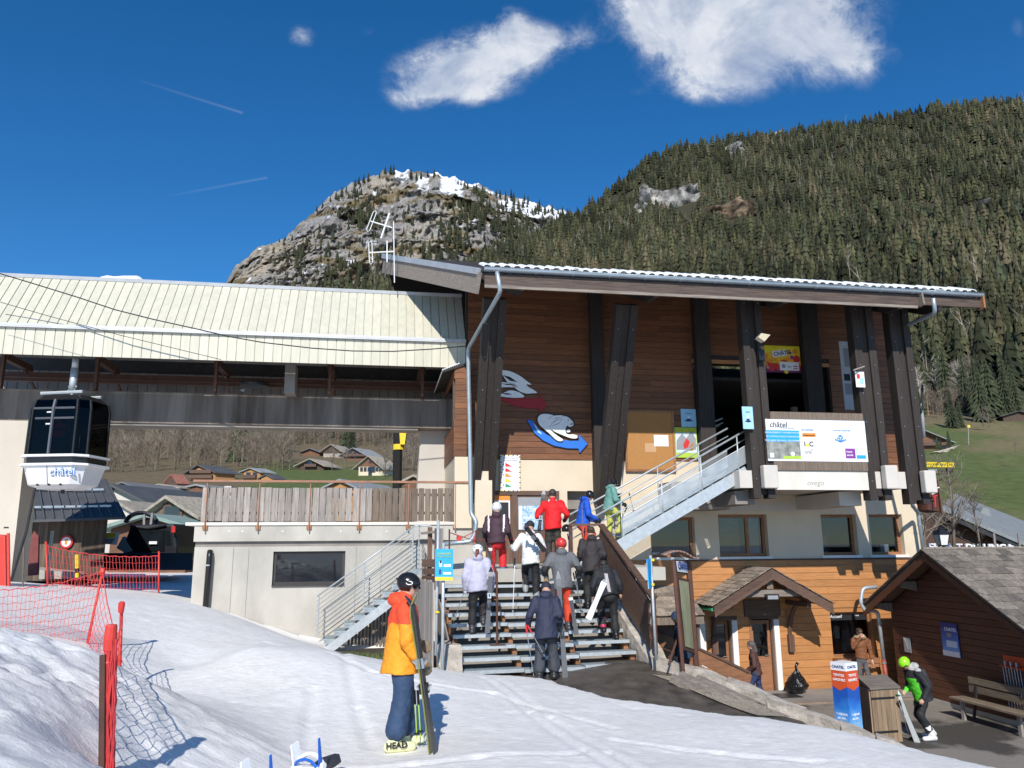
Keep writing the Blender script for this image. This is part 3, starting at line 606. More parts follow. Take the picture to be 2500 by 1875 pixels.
# ================================================================== the lift station
def pane_mat(name, tint, mul=.9, bias=.03):
    m = bpy.data.materials.new(name); m.use_nodes = True; N = m.node_tree.nodes; L = m.node_tree.links; N.remove(N['Principled BSDF']); out = N['Material Output']
    t = N.new('ShaderNodeBsdfTransparent'); t.inputs[0].default_value = (*tint, 1); g = N.new('ShaderNodeBsdfGlossy'); g.inputs['Roughness'].default_value = .015; g.inputs[0].default_value = (.9,.95,1,1)
    fr = N.new('ShaderNodeFresnel'); fr.inputs[0].default_value = 1.5; ad = N.new('ShaderNodeMath'); ad.operation = 'MULTIPLY_ADD'; L.new(fr.outputs[0], ad.inputs[0]); ad.inputs[1].default_value = mul; ad.inputs[2].default_value = bias
    mx = N.new('ShaderNodeMixShader'); L.new(ad.outputs[0], mx.inputs[0]); L.new(t.outputs[0], mx.inputs[1]); L.new(g.outputs[0], mx.inputs[2]); L.new(mx.outputs[0], out.inputs[0]); MT[name] = m; return m
pane_mat('pane', (.62,.66,.68), .55, .02); pane_mat('pane_smoked', (.085,.09,.10), .35, 0.0); pane_mat('pane_tint', (.28,.31,.34), 1.0, .05)
def perforated(name, col, alpha):
    m = bpy.data.materials.new(name); m.use_nodes = True; N = m.node_tree.nodes; L = m.node_tree.links; b = N['Principled BSDF']; b.inputs['Base Color'].default_value = (*col, 1); b.inputs['Metallic'].default_value = .5; b.inputs['Roughness'].default_value = .5
    g = N.new('ShaderNodeNewGeometry'); mp = N.new('ShaderNodeMapping'); mp.inputs['Rotation'].default_value = (0, 0, -TH); mp.inputs['Scale'].default_value = (38, 38, 38); L.new(g.outputs['Position'], mp.inputs[0])
    v = N.new('ShaderNodeTexVoronoi'); v.inputs['Scale'].default_value = 1.0; v.inputs['Randomness'].default_value = 0.0; L.new(mp.outputs[0], v.inputs['Vector'])
    c = N.new('ShaderNodeMath'); c.operation = 'GREATER_THAN'; c.inputs[1].default_value = alpha; L.new(v.outputs['Distance'], c.inputs[0]); L.new(c.outputs[0], b.inputs['Alpha']); MT[name] = m; return m
perforated('mesh_panel', (.55,.60,.62), .44)
def cells(a0, a1, z0, z1, holes):
    A = sorted({a0, a1, *[min(max(h[i], a0), a1) for h in holes for i in (0, 1)]}); Z = sorted({z0, z1, *[min(max(h[i], z0), z1) for h in holes for i in (2, 3)]})
    for i in range(len(A)-1):
        for j in range(len(Z)-1):
            ca, cz = (A[i]+A[i+1])/2, (Z[j]+Z[j+1])/2
            if A[i+1]-A[i] > 1e-5 and Z[j+1]-Z[j] > 1e-5 and not any(h[0] < ca < h[1] and h[2] < cz < h[3] for h in holes): yield A[i], A[i+1], Z[j], Z[j+1]
def holedwall(mb, a0, a1, z0, z1, d0, d1, holes):
    for c in cells(a0, a1, z0, z1, holes): mb.fbox(c[0], c[1], d0, d1, c[2], c[3])
def siding(parent, a0, a1, z0, z1, row, mt, d, holes=(), joints=(1.8, 4.2), th=.028, name='plank', gap=.010):
    n = max(1, round((z1-z0)/row)); h = (z1-z0)/n
    for k in range(n):
        za, zb = z0+k*h, z0+(k+1)*h; iv = [(a0, a1)]
        for (ha, hb, hz, hw) in holes:
            if hz < zb-.02 and hw > za+.02:
                nv = []
                for (p, q) in iv:
                    if hb <= p or ha >= q: nv.append((p, q))
                    else:
                        if ha > p+.02: nv.append((p, ha))
                        if hb < q-.02: nv.append((hb, q))
                iv = nv
        for (p, q) in iv:
            x = p
            while x < q-.01:
                e = x+random.uniform(*joints); e = q if e > q-.7 else e
                fb(name, x+.0015, e-.0015, d, d+th+random.uniform(0, .004), za+gap/2, zb-gap/2, mt, parent); x = e
def window(parent, a0, a1, z0, z1, d, fm, pm='pane', fw=.07, mull=(), sill=None, trans=(), name='window'):
    mb = MB()
    mb.fbox(a0, a1, d-.06, d+.03, z0, z0+fw); mb.fbox(a0, a1, d-.06, d+.03, z1-fw, z1); mb.fbox(a0, a0+fw, d-.058, d+.028, z0+fw, z1-fw); mb.fbox(a1-fw, a1, d-.058, d+.028, z0+fw, z1-fw)
    for m_ in mull: mb.fbox(m_-fw*.6, m_+fw*.6, d-.055, d+.026, z0+fw, z1-fw)
    for t_ in trans: mb.fbox(a0+fw, a1-fw, d-.054, d+.024, t_-fw*.4, t_+fw*.4)
    w = mb.build(name, MT[fm], parent)
    xs = [a0+fw]+sorted(mull)+[a1-fw]
    for i in range(len(xs)-1):
        l = xs[i]+(fw*.6 if i else 0); r = xs[i+1]-(fw*.6 if i < len(xs)-2 else 0); fb('pane', l, r, d-.012, d-.006, z0+fw, z1-fw, MT[pm], w)
    if sill: fb('sill', a0-.08, a1+.08, d-.02, sill, z0-.075, z0-.002, MT['plaster_white'], w)
    return w
def textmesh(txt, size, mt, parent, origin, ex, ey, name='lettering', ext=.004, align='LEFT', bold=0.0, shear=0.0):
    c = bpy.data.curves.new('txt', 'FONT'); c.body = txt; c.size = size; c.extrude = ext; c.align_x = align; c.offset = bold; c.shear = shear; c.resolution_u = 3
    o = bpy.data.objects.new('txt', c); COL.objects.link(o); dg = bpy.context.evaluated_depsgraph_get(); me = bpy.data.meshes.new_from_object(o.evaluated_get(dg)); COL.objects.unlink(o); bpy.data.objects.remove(o)
    me.materials.clear(); me.materials.append(mt); ex, ey = Vector(ex).normalized(), Vector(ey).normalized(); ez = ex.cross(ey)
    M_ = Matrix((ex, ey, ez)).transposed().to_4x4(); M_.translation = Vector(origin); me.transform(M_)
    return setp(link(bpy.data.objects.new(name, me)), parent)
def ftext(txt, size, mt, parent, a, d, z, **k): return textmesh(txt, size, mt, parent, F(a, d, z), UV, (0, 0, 1), **k)
flat('ink_black', (.015,.015,.017)); flat('ink_blue', (.03,.22,.62)); flat('sign_blue', (.02,.36,.78)); flat('ink_yellow', (.85,.62,.03)); flat('ink_red', (.62,.03,.03)); flat('ink_green', (.04,.34,.15)); flat('ink_orange', (.80,.27,.04)); flat('ink_grey', (.30,.31,.33)); flat('ink_lightblue', (.36,.62,.80)); flat('ink_purple', (.24,.04,.30)); flat('ink_lime', (.42,.60,.06)); flat('ink_pale', (.62,.72,.82)); flat('arrow_blue', (.015,.16,.62)); flat('arrow_red', (.33,.012,.014)); flat('white_hare', (.86,.86,.84)); flat('ink_dirt', (.33,.32,.28)); flat('ink_navy', (.02,.05,.20)); flat('cork', (.42,.20,.06), .8); flat('ink_faint', (.55,.58,.62))

ST = thing('lift_station', 'large timber and cream plaster ski lift station with overhanging roof', 'building', F(5, 0, -4.1))
# windows in the plaster storey and openings in the timber storeys
wA = (6.12, 7.66, -.34, .88); wB = (9.41, 10.57, -.33, .88); wC = (11.0, 12.12, -.33, .88); wD = (4.02, 5.38, -.34, .80)
hall = (5.62, 10.08, 1.9, Wp(1900, 893)[1])
wE = (10.95, 11.75, Wp(2170, 1030)[1], Wp(2170, 925)[1])
def station_walls():
    mb = MB(); holedwall(mb, -1.05, 12.69, -.41, 2.43, -.32, 0, [wA, wB, wC, wD, hall, (1.58, 2.24, -.45, 1.55)]); mb.build('wall', MT['plaster_cream'], ST)
    MB().fbox(12.37, 12.688, -9, -.33, -4.1, 2.43).build('wall', MT['plaster_cream'], ST)
    MB().fbox(-1.05, -.75, -7, -.33, -4.1, 2.43).build('wall', MT['plaster_cream'], ST)
    # recess left of the stair
    MB().fbox(1.5, 2.3, -.95, -.9, -.45, 1.6).build('recess_wall', MT['plaster_cream'], ST)
    MB().fbox(1.58, 2.24, -.9, -.33, 1.05, 1.55).build('recess_lintel', MT['concrete_dark'], ST)
    up = MB(); holedwall(up, -1.35, 12.4, 2.44, 7.98, -.30, -.004, [hall, wE]); upo = up.build('upper_wall', MT['timber_dark'], ST)
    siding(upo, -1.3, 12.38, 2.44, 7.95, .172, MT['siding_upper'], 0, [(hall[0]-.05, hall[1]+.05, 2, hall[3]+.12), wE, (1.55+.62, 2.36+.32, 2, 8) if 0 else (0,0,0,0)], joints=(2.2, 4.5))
    fb('lintel', hall[0]-.04, hall[1]+.04, .0, .045, hall[3], hall[3]+.115, MT['siding_lower'], upo)
    # wall posts of the upper storey
    for (x0, x1, v) in ((1436,1466,800),(1687,1722,800),(1946,1985,800)):
        a0, a1 = Wp(x0, v)[0], Wp(x1, v)[0]; fb('wall_post', a0, a1, .03, .30, 1.2 if x0 < 1900 else 1.9, 7.9, MT['timber_dark'], upo)
    # lower timber storey
    dL = (Wp(1745,1600)[0], Wp(1790,1600)[0], -4.1, -2.12); dM = (Wp(1838,1600)[0], Wp(1893,1600)[0], -4.1, -2.08); tk_ = (9.42, 10.75, -3.22, -1.97); dF = (4.6, 5.35, -4.1, -2.1)
    lw = MB(); holedwall(lw, 2.6, 12.69, -4.3, -.415, -.3, -.004, [dL, dM, tk_, dF]); lwo = lw.build('lower_wall', MT['siding_lower'], ST)
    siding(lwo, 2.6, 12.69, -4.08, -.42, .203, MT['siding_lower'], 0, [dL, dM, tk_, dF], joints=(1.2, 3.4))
    # interiors
    it = MB(); it.fbox(2.6, 12.3, -4.6, -4.5, -4.2, 2.0).fbox(2.6, 12.36, -4.6, -.33, -.98, -.9).fbox(2.6, 12.36, -4.6, -.33, 1.3, 1.36).fbox(2.4, 2.55, -4.6, -.3, -4.2, 1.5); it.build('interior_wall', mat('interior_grey', (.20,.205,.21), .9, .1, 2, (1,1,1), 0), ST)
    MB().fbox(2.6, 12.36, -4.4, -.33, -4.2, -4.12).build('interior_floor', MT['concrete_dark'], ST)
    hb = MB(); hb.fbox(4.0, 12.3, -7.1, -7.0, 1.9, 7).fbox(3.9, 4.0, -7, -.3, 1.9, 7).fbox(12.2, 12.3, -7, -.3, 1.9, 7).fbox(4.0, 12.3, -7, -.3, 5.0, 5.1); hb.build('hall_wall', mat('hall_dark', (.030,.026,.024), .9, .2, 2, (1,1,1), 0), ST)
    # windows
    for w, mu in ((wA, [wA[0]+.98]), (wB, []), (wC, []), (wD, [])):
        window(ST, w[0], w[1], w[2], w[3], -.22, 'timber_orange', 'pane', .085, mu, .05)
    fb('blind', wA[0]+.25, wA[0]+.86, -.50, -.48, wA[2]+.15, wA[3]-.1, mat('blind_tan', (.40,.34,.24), .9, .2, 3, (1,1,8), .1), ST)
    fb('window_poster', wA[0]+1.1, wA[1]-.09, -.40, -.39, wA[2]+.1, wA[3]-.1, MT['ink_faint'], ST)
    fb('cupboard', wC[0]+.05, wC[0]+.35, -.72, -.50, -.9, .30, MT['white_paint'], ST); fb('archive_box', wC[0]+.58, wC[0]+.86, -.62, -.42, -.34, -.02, MT['white_paint'], ST); fb('desk_box', wB[0]+.12, wB[0]+.5, -.9, -.6, -.9, .22, MT['ink_grey'], ST)
    fb('folder', wC[0]+.95, wC[0]+1.03, -.5, -.42, -.32, -.2, MT['ink_yellow'], ST); fb('document_stack', wD[0]+.05, wD[0]+.9, -.8, -.45, -.5, -.2, MT['ink_faint'], ST)
    window(upo, wE[0], wE[1], wE[2], wE[3], -.10, 'timber_brown', 'pane_smoked', .05)
    fb('lower_band', 10.2, 12.4, .004, .05, 1.72, 2.43, MT['siding_upper'], upo)
    # ticket window
    window(ST, tk_[0], tk_[1], tk_[2], tk_[3], -.12, 'timber_orange', 'pane_tint', .06)
    fb('counter', tk_[0]-.05, tk_[1]-.05, .03, .30, tk_[2]-.16, tk_[2]-.02, MT['timber_orange'], ST); apr = MB()
    for i in range(9): a = tk_[0]-.02+i*.145; apr.fbox(a, a+.15, .24, .27, tk_[2]-.27-(.03 if i % 2 else 0), tk_[2]-.162)
    apr.build('counter_apron', MT['timber_orange'], ST)
    fb('window_header', tk_[0]+.06, tk_[1]-.06, -.135, -.125, tk_[3]-.24, tk_[3]-.05, MT['ink_black'], ST); fb('hatch', tk_[0]+.45, tk_[0]+.80, -.22, -.2, tk_[2]+.1, tk_[2]+.72, MT['ink_faint'], ST)
    fb('pale_poster', tk_[0]+.85, tk_[1]-.1, -.5, -.48, tk_[2]+.1, tk_[2]+.8, MT['ink_pale'], ST)  # poster sheet in plain pale ink behind the ticket pane
    ftext('Accueil', .13, MT['white_print'], ST, tk_[0]+.06, -.11, tk_[3]-.17, shear=.3); ftext('caisse', .07, MT['white_print'], ST, tk_[0]+.85, -.11, tk_[3]-.13)
    # doors
    for (dd, nm) in ((dL, 0), (dM, 1), (dF, 2)):
        a0, a1 = dd[0], dd[1]; dr = MB().fbox(a0+.05, a1-.05, -.20, -.15, -4.1, -3.15).fbox(a0+.05, a0+.13, -.2, -.15, -3.15, -2.15).fbox(a1-.13, a1-.05, -.2, -.15, -3.15, -2.15).fbox(a0+.13, a1-.13, -.2, -.15, -2.25, -2.15).build('door', MT['timber_orange'], ST)
        fb('pane', a0+.13, a1-.13, -.185, -.178, -3.15, -2.25, MT['pane_tint'], dr); MB().tube([F(a1-.12, -.12, -3.12), F(a1-.26, -.10, -3.12)], .014, 6).build('handle', MT['galvanised'], dr)
        fb('door_jamb', a1, a1+.16, -.2, .05, -4.1, -2.12, MT['plaster_white'], ST); fb('door_frame', a0-.07, a0, -.2, .045, -4.1, -2.1, MT['timber_orange'], ST); fb('door_frame', a0-.07, a1+.16, -.2, .047, -2.1, -2.0, MT['timber_brown'], ST)
    fb('wall_panel', dM[0]-.2, dM[1]+.22, .035, .09, -2.02, -1.55, MT['timber_brown'], ST)
    # base course and sill band
    MB().fbox(5.2, 12.7, .03, .06, -.455, -.41).build('drip_strip', MT['timber_brown'], ST)
    MB().fbox(5.9, 9.0, .002, .03, .98, 1.22).build('plaster_band', MT['plaster_grey'], ST)
station_walls()
# ---- columns
def column(a, pb, pt, wd=.60, blk=None):
    (d0, z0), (d1, z1) = pb, pt
    c = MB(); w = wd*.33
    root = MB().bar(F(a, d0, z0+.1), F(a, d1-.02, z1), wd*.34, .20, NV).build('column', MT['timber_dark'], ST)
    for sgn in (-1, 1): barpiece('plank', F(a+sgn*wd*.335, d0+.02, z0), F(a+sgn*wd*.335, d1, z1), w, .30, MT['timber_dark'], root, NV)
    for zz in np.arange(z0+.5, z1, .8):
        t = (zz-z0)/(z1-z0); dd = d0+(d1-d0)*t+.16
        for sgn in (-1, 1): MB().lathe(F(a+sgn*wd*.335, dd, zz), [(.013, 0), (.013, .015), (.008, .02)], 6, axis=tuple(NV)).build('bolt', MT['ink_grey'], root)
    if blk:
        MB().fbox(a+blk[0], a+blk[1], d0+.18, d0+.40, blk[2], blk[3]).build('plinth_block', MT['plaster_grey'], root, bevel=.03)
    return root
column(2.62, (.40, 1.15), (2.80, 6.3), .60, (.02, .36, 1.42, 2.0)); column(-.92, (.40, 1.15), (2.80, 6.3), .60)
column(6.15, (2.72, 1.18), (2.72, 6.75), .60, (-.10, .30, 1.42, 2.02)); column(9.48, (2.72, 1.14), (2.72, 6.75), .66, (.05, .42, 1.42, 2.05)); column(10.62, (2.72, 1.04), (2.72, 6.75), .62, (.05, .40, 1.32, 1.92))
MB().prism([F(-1.18,.62,.5), F(-.72,.62,.5), F(-.72,.62,1.95), F(-.86,.62,2.10), F(-.86,.62,2.35), F(-1.04,.62,2.35), F(-1.04,.62,2.10), F(-1.18,.62,1.95)], NV*.25).build('column_base', MT['plaster_cream'], ST)
# ---- roof
EZ, ED, SL = 6.52, 4.02, math.tan(R_(23.0))
def rz(d): return EZ+(ED-d)*SL
def roof():
    Lf, Lb, Rf, Rb, db = -1.46, -3.75, 12.26, 13.6, -2.6; a = lambda d, f, b: f+(b-f)*(ED-d)/(ED-db)
    mb = MB(); t = .16
    mb.hexa([F(Lf,ED,EZ-t), F(Rf,ED,EZ-t), F(Rb,db,rz(db)-t), F(Lb,db,rz(db)-t), F(Lf,ED,EZ), F(Rf,ED,EZ), F(Rb,db,rz(db)), F(Lb,db,rz(db))])
    mb.hexa([F(Lb,db,rz(db)-t), F(Rb,db,rz(db)-t), F(Rb,-10,8.5), F(Lb+1.2,-10,8.5), F(Lb,db,rz(db)), F(Rb,db,rz(db)), F(Rb,-10,8.7), F(Lb+1.2,-10,8.7)])
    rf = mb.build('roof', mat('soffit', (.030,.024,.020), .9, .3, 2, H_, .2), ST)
    # fascias
    barpiece('fascia', F(Lf+.1, ED+.03, 6.355), F(10.36, ED+.03, 6.355), .06, .30, MT['timber_eave'], rf)
    barpiece('fascia_trim', F(Lf+.1, ED+.05, 6.175), F(10.30, ED+.05, 6.175), .05, .07, MT['timber_weathered_h'], rf)
    barpiece('fascia', F(10.42, ED+.02, 6.37), F(Rf, ED+.02, 6.37), .06, .24, MT['timber_eave'], rf)
    barpiece('fascia_end', F(10.39, ED+.02, 6.36), F(10.39, ED+.20, 6.38), .05, .36, MT['timber_weathered_h'], rf); barpiece('fascia_end', F(Rf, ED-.1, 6.40), F(Rf, ED+.16, 6.40), .05, .36, MT['timber_orange'], rf)
    # left verge: weathered board and grey flashing
    p, q = F(Lf, ED+.06, EZ), F(Lb, db, rz(db)); 
    barpiece('verge_board', p-Vector((0,0,.28))-UV*.03, q-Vector((0,0,.28))-UV*.03, .06, .52, MT['timber_weathered_h'], rf); barpiece('verge_flashing', p+Vector((0,0,.03))-UV*.05, q+Vector((0,0,.03))-UV*.05, .12, .16, MT['flashing'], rf)
    barpiece('verge_board', F(Rf, ED, EZ-.1), F(Rb, db, rz(db)-.1), .06, .34, MT['timber_eave'], rf)
    # gutter
    def gutter(a0, a1, d):
        g = MB(); n = 10; pr = [(math.cos(math.pi+math.pi*k/n)*.075, math.sin(math.pi+math.pi*k/n)*.075) for k in range(n+1)]
        for (x, y), (x2, y2) in zip(pr, pr[1:]): g.add([F(a0, d+x, 6.60+y), F(a1, d+x, 6.60+y), F(a1, d+x2, 6.60+y2), F(a0, d+x2, 6.60+y2)], [(0,1,2,3)])
        g.prism([F(a0-.004, d+x, 6.60+y) for (x, y) in pr], UV*.004); g.tube([F(a0, d+.075, 6.605), F(a1, d+.075, 6.605)], .012, 6)
        go = g.build('gutter', MT['zinc'], rf, True)
        x = a0+.35
        while x < a1-.1: MB().tube([F(x, d+math.cos(math.pi+math.pi*k/8)*.083, 6.60+math.sin(math.pi+math.pi*k/8)*.083) for k in range(9)], .011, 5).build('gutter_bracket', MT['galvanised_light'], go); x += .93
    gutter(Lf+.08, 10.36, ED+.14); gutter(10.40, Rf, ED+.12)
    # roof tiles at the eave: arched, pale
    tl = MB(); w = .118
    for k in range(2):
        pass
    n = 6; prof = [(math.cos(math.pi*k/n)*w*.92, .018+math.sin(math.pi*k/n)*.062) for k in range(n+1)]
    P0 = [F(0,0,0)-W0+UV*x+Vector((0,0,z)) for (x, z) in prof]; bk = (-NV+Vector((0,0,SL)))*.85
    vs = [tuple(v) for v in P0]+[tuple(v+bk) for v in P0]; fs = [(i, i+1, n+2+i, n+1+i) for i in range(n)]; me = bpy.data.meshes.new('roof_tile')
    inn = [tuple(v*.80) for v in P0]; b = len(vs); vs += inn; fs += [(b+i+1, b+i, i, i+1)[::-1] for i in range(n)]
    me.from_pydata(vs, [], fs); me.materials.append(MT['pale_tile']); x = Lf+.15
    while x < Rf-.1:
        o = link(bpy.data.objects.new('roof_tile', me)); o.location = F(x, ED+.20+random.uniform(-.012, .012), EZ+.10+random.uniform(-.01, .012)); setp(o, rf); x += .245
    # rafters under the overhang
    for a_ in (-.45, 3.05, 6.62, 9.98, 11.2):
        r = MB().prism([F(a_, -.2, rz(-.2)-.62), F(a_, 3.1, rz(3.1)-.62), F(a_, 3.72, rz(3.72)-.42), F(a_, 3.72, rz(3.72)-.17), F(a_, -.2, rz(-.2)-.17)], UV*.13).build('rafter', MT['timber_dark'], rf)
        fb('rafter_end', a_+.004, a_+.126, 3.722, 3.73, rz(3.72)-.42, rz(3.72)-.19, MT['timber_weathered'], r)
    for d_ in (1.0, 2.9): barpiece('purlin', F(-2.2 if d_ < 2 else -1.6, d_, rz(d_)-.26), F(12.4, d_, rz(d_)-.26), .16, .20, MT['timber_dark'], rf)
roof()
# ---- downpipes
def pipe(name, pts, r, mt, parent, bracket=None):
    P = [Vector(p) for p in pts]; sm = [P[0]]
    for i in range(1, len(P)-1):
        a, b, c = P[i-1], P[i], P[i+1]; ra = min(.11, (b-a).length*.4, (c-b).length*.4); s = b+(a-b).normalized()*ra; e = b+(c-b).normalized()*ra
        for t in (0, .33, .66, 1): sm.append(s*(1-t)**2+b*2*t*(1-t)+e*t*t)
    sm.append(P[-1]); o = MB().tube(sm, r, 10).build(name, MT[mt], parent, True)
    if bracket:
        for t in bracket: MB().lathe(P[-2].lerp(P[-1], t), [(r+.012, -.02), (r+.012, .02)], 10, axis=tuple((P[-1]-P[-2]).normalized())).build('pipe_collar', MT['galvanised'], o)
    return o
def WF(x, y, d): a, z = Wp(x, y, d); return F(a, d, z)
pipe('downpipe', [WF(1213,662,4.14), WF(1222,712,4.06), WF(1143,852,1.2), WF(1150,1255,1.2), WF(1163,1272,1.3), WF(1160,1300,1.3), WF(1150,1322,1.3), WF(1085,1328,1.3)], .058, 'zinc', ST, (.3,))
pipe('downpipe', [WF(2278,728,4.12), WF(2283,764,4.0), WF(2172,813,2.0), WF(2228,1235,1.0), WF(2241,1252,.35), WF(2262,1400,.3)], .058, 'zinc', ST, (.2, .7))
# ---- balcony
def balcony():
    a0, a1, d = 6.44, 9.14, 2.9
    MB().fbox(5.5, 10.3, .0, 2.84, 1.45, 1.9).build('balcony_slab', MT['plaster_grey'], ST); MB().fbox(a0, a1, 2.84, d, 1.40, 1.90).build('slab_face', mat('plaster_pale', (.70,.655,.575), .85, .14, 1.3, (1,1,.6), .1, det=8), ST)
    b = fb('balcony_board', a0, a1, d-.02, d+.05, 1.905, 2.14, MT['timber_greybrown'], ST); fb('balcony_board', a0, a1, d-.03, d+.05, 3.26, 3.46, MT['timber_greybrown'], ST); fb('balcony_panel', a0, a1, d-.06, d-.02, 2.14, 3.26, MT['timber_dark'], ST)
    MB().fbox(8.62, 9.28, .0, 2.3, 1.02, 1.40).build('bracket_beam', MT['plaster_grey'], ST); MB().fbox(5.55, 6.1, .0, 2.4, 1.05, 1.40).build('bracket_beam', MT['concrete_dark'], ST)
    MB().fbox(4.3, 6.0, .05, 1.1, .98, 1.75).build('underside_boards', MT['timber_weathered'], ST)
    # hall furniture
    fb('hall_post', 7.75, 7.95, -.2, -.02, 1.9, 4.2, MT['timber_greybrown'], ST); fb('hall_partition', 8.6, 9.9, -2.4, -2.3, 1.9, 4.3, MT['timber_orange'], ST); fb('hall_post', 9.05, 9.22, -.6, -.45, 1.9, 4.25, MT['timber_greybrown'], ST)
    for i, aa in enumerate((6.0, 7.9, 8.3)):
        g = thing('ticket_gate', ['dark ski pass turnstile gate behind the stair head railing','dark ski pass turnstile gate behind the middle of the balcony','metal edged ski pass gate at the right of the balcony opening'][i], 'turnstile', F(aa, -.8, 1.9), 'ticket gates in the station hall')
        MB().fbox(aa, aa+.30, -1.3, -.5, 1.92, 3.55 if i else 3.9).build('housing', MT['black_plastic'], g, bevel=.03); MB().tube([F(aa+.32,-.5,2.2), F(aa+.32,-.5,3.5), F(aa+.6,-.5,3.62)], .02, 6).build('arm', MT['galvanised'], g); fb('reader', aa+.05, aa+.25, -.498, -.48, 3.2, 3.3, MT['ink_faint'], g)
    dv = thing('sign_monitor', 'white angled bracket lamp glowing faintly inside the dark hall', 'lamp', F(6.8, -2.0, 3.9)); MB().tube([F(6.75,-2,3.6), F(6.75,-2,4.2)], .02, 6).tube([F(6.8,-2,3.7), F(7.4,-2,3.95)], .02, 6).tube([F(6.9,-2,3.9), F(7.4,-2,4.1)], .025, 6).build('frame', MT['white_paint'], dv)  # bracket tubes in plain white paint
balcony()
# ---- landing and main stairs
SA = R_(14); SU, SB = Vector((math.cos(SA), math.sin(SA), 0)), Vector((-math.sin(SA), math.cos(SA), 0)); S0 = Vector((-.93, 14.5, 0))
def S(a, b, z): return S0+SU*a+SB*b+Vector((0, 0, z))
RS = Matrix.Rotation(SA, 3, 'Z'); SW, RISE, RUN, NT, Z1 = 3.45, .171, .318, 10, -2.16
def main_stairs():
    t = thing('entrance_staircase', 'wide open staircase with grey steel grating treads and stone sides', 'staircase', S(1.7, 1.5, -2.3))
    for k in range(NT):
        z = Z1+k*RISE; b = k*RUN
        for j in range(3):
            a0 = j*SW/3; dz = (.0, -.018, .012)[j]
            ub('tread', S(a0+SW/6, b+.15, z-.02+dz), (SW/3-.012, .30, .045), RS, MT['grating'], t)
            ub('tread_nosing', S(a0+SW/6, b-.006, z-.022+dz), (SW/3-.012, .012, .062), RS, MT['galvanised_light'], t)
        for j in range(4):
            ub('riser_block', S(min(max(j*SW/3, .05), SW-.05), b+.16, z-.045-RISE/2+.01), (.09, .16, RISE-.03), RS, MT['timber_orange'], t)
    for j in range(4): barpiece('stringer', S(min(max(j*SW/3, .05), SW-.05), .2, Z1-.24), S(min(max(j*SW/3, .05), SW-.05), RUN*NT, Z1-.24+RISE*NT), .07, .16, MT['timber_brown'], t)
    # concrete bed seen between the treads
    MB().hexa([S(.0,.1,-3), S(SW,.1,-3), S(SW,RUN*NT,-3), S(0,RUN*NT,-3), S(0,.1,Z1-.42), S(SW,.1,Z1-.42), S(SW,RUN*NT,Z1-.42+RISE*NT), S(0,RUN*NT,Z1-.42+RISE*NT)]).build('stair_bed', MT['concrete_dark'], t)
    # stone sides
    for (a0, a1, bb, nm) in ((-.42, -.03, -.35, 'l'), (SW+.03, SW+.42, -.40, 'r')):
        pl = [S(a0, bb, -2.75), S(a0, bb, Z1-.12), S(a0, bb+.25, Z1+.10), S(a0, RUN*NT+.2, Z1+.18+RISE*(NT+.4)), S(a0, RUN*NT+.2, -2.75)] if nm == 'r' else [S(a0, bb, -2.75), S(a0, bb, Z1-.02), S(a0, bb+.40, Z1+.42), S(a0, 1.2, Z1+.42), S(a0, 1.2, -2.75)]
        rough_prism('side_wall', pl, SU*(a1-a0), MT['stone_rough'], t)
    # centre hand rail posts
    MB().tube([S(.80, RUN*2+.05, Z1+RISE*2), S(.80, RUN*2+.05, Z1+RISE*2+1.35)], .022, 8).tube([S(.80, RUN*2+.05, Z1+RISE*2+1.33), S(.80, RUN*6, Z1+RISE*6+1.30)], .018, 6).build('hand_rail', MT['steel_brown'], t)
    ub('rail_plate', S(.80, RUN*2+.03, Z1+RISE*2+.012), (.30, .12, .014), RS, MT['steel_brown'], t)
    # lower step slab
    MB().hexa([S(1.6,-.42,-2.6), S(SW+.4,-.42,-2.6), S(SW+.4,.15,-2.6), S(1.6,.15,-2.6), S(1.6,-.38,-2.285), S(SW+.4,-.40,-2.25), S(SW+.4,.15,-2.25), S(1.6,.15,-2.285)]).build('step_slab', MT['concrete'], t, bevel=.02)
    return t
def rough_prism(name, poly, vec, mt, parent, amp=.05, sub=.16, seed=1):
    m = MB().prism(poly, vec); me = bpy.data.meshes.new(name); me.from_pydata(m.v, [], m.f)
    import bmesh
    bm = bmesh.new(); bm.from_mesh(me); bmesh.ops.triangulate(bm, faces=bm.faces[:])
    for _ in range(4):
        es = [e for e in bm.edges if e.calc_length() > sub*1.6]
        if not es: break
        bmesh.ops.subdivide_edges(bm, edges=es, cuts=1, use_grid_fill=False)
        bmesh.ops.triangulate(bm, faces=[f for f in bm.faces if len(f.verts) > 3])
    co = np.array([v.co for v in bm.verts]); n = fbm(co[:, 0]*3, co[:, 1]*3, co[:, 2]*3, o=4, seed=seed)
    for v, k in zip(bm.verts, n): v.co += v.normal*float(k)*amp if v.normal.length > 0 else Vector()
    bm.to_mesh(me); bm.free(); me.materials.append(mt); return setp(link(bpy.data.objects.new(name, me)), parent)
mat('grating', (.36,.42,.44), .55, .3, 30, (1,1,1), .5, metal=.45)
stairs = main_stairs()
LZ = -.45
def landing():
    t = thing('stair_landing', 'concrete landing platform between the entrance staircase and the station door', 'landing', F(1, 2, -2))
    MB().hexa([F(-1.2,4.7,LZ-.30), F(2.55,5.0,LZ-.30), F(2.9,.02,LZ-.30), F(-1.2,.02,LZ-.30), F(-1.2,4.7,LZ-.02), F(2.55,5.0,LZ-.02), F(2.9,.02,LZ-.02), F(-1.2,.02,LZ-.02)]).build('platform', MT['concrete'], t)
    MB().fbox(-1.1, 2.45, .0, 4.5, -3.2, LZ-.31).build('base', MT['concrete_dark'], t)
landing()
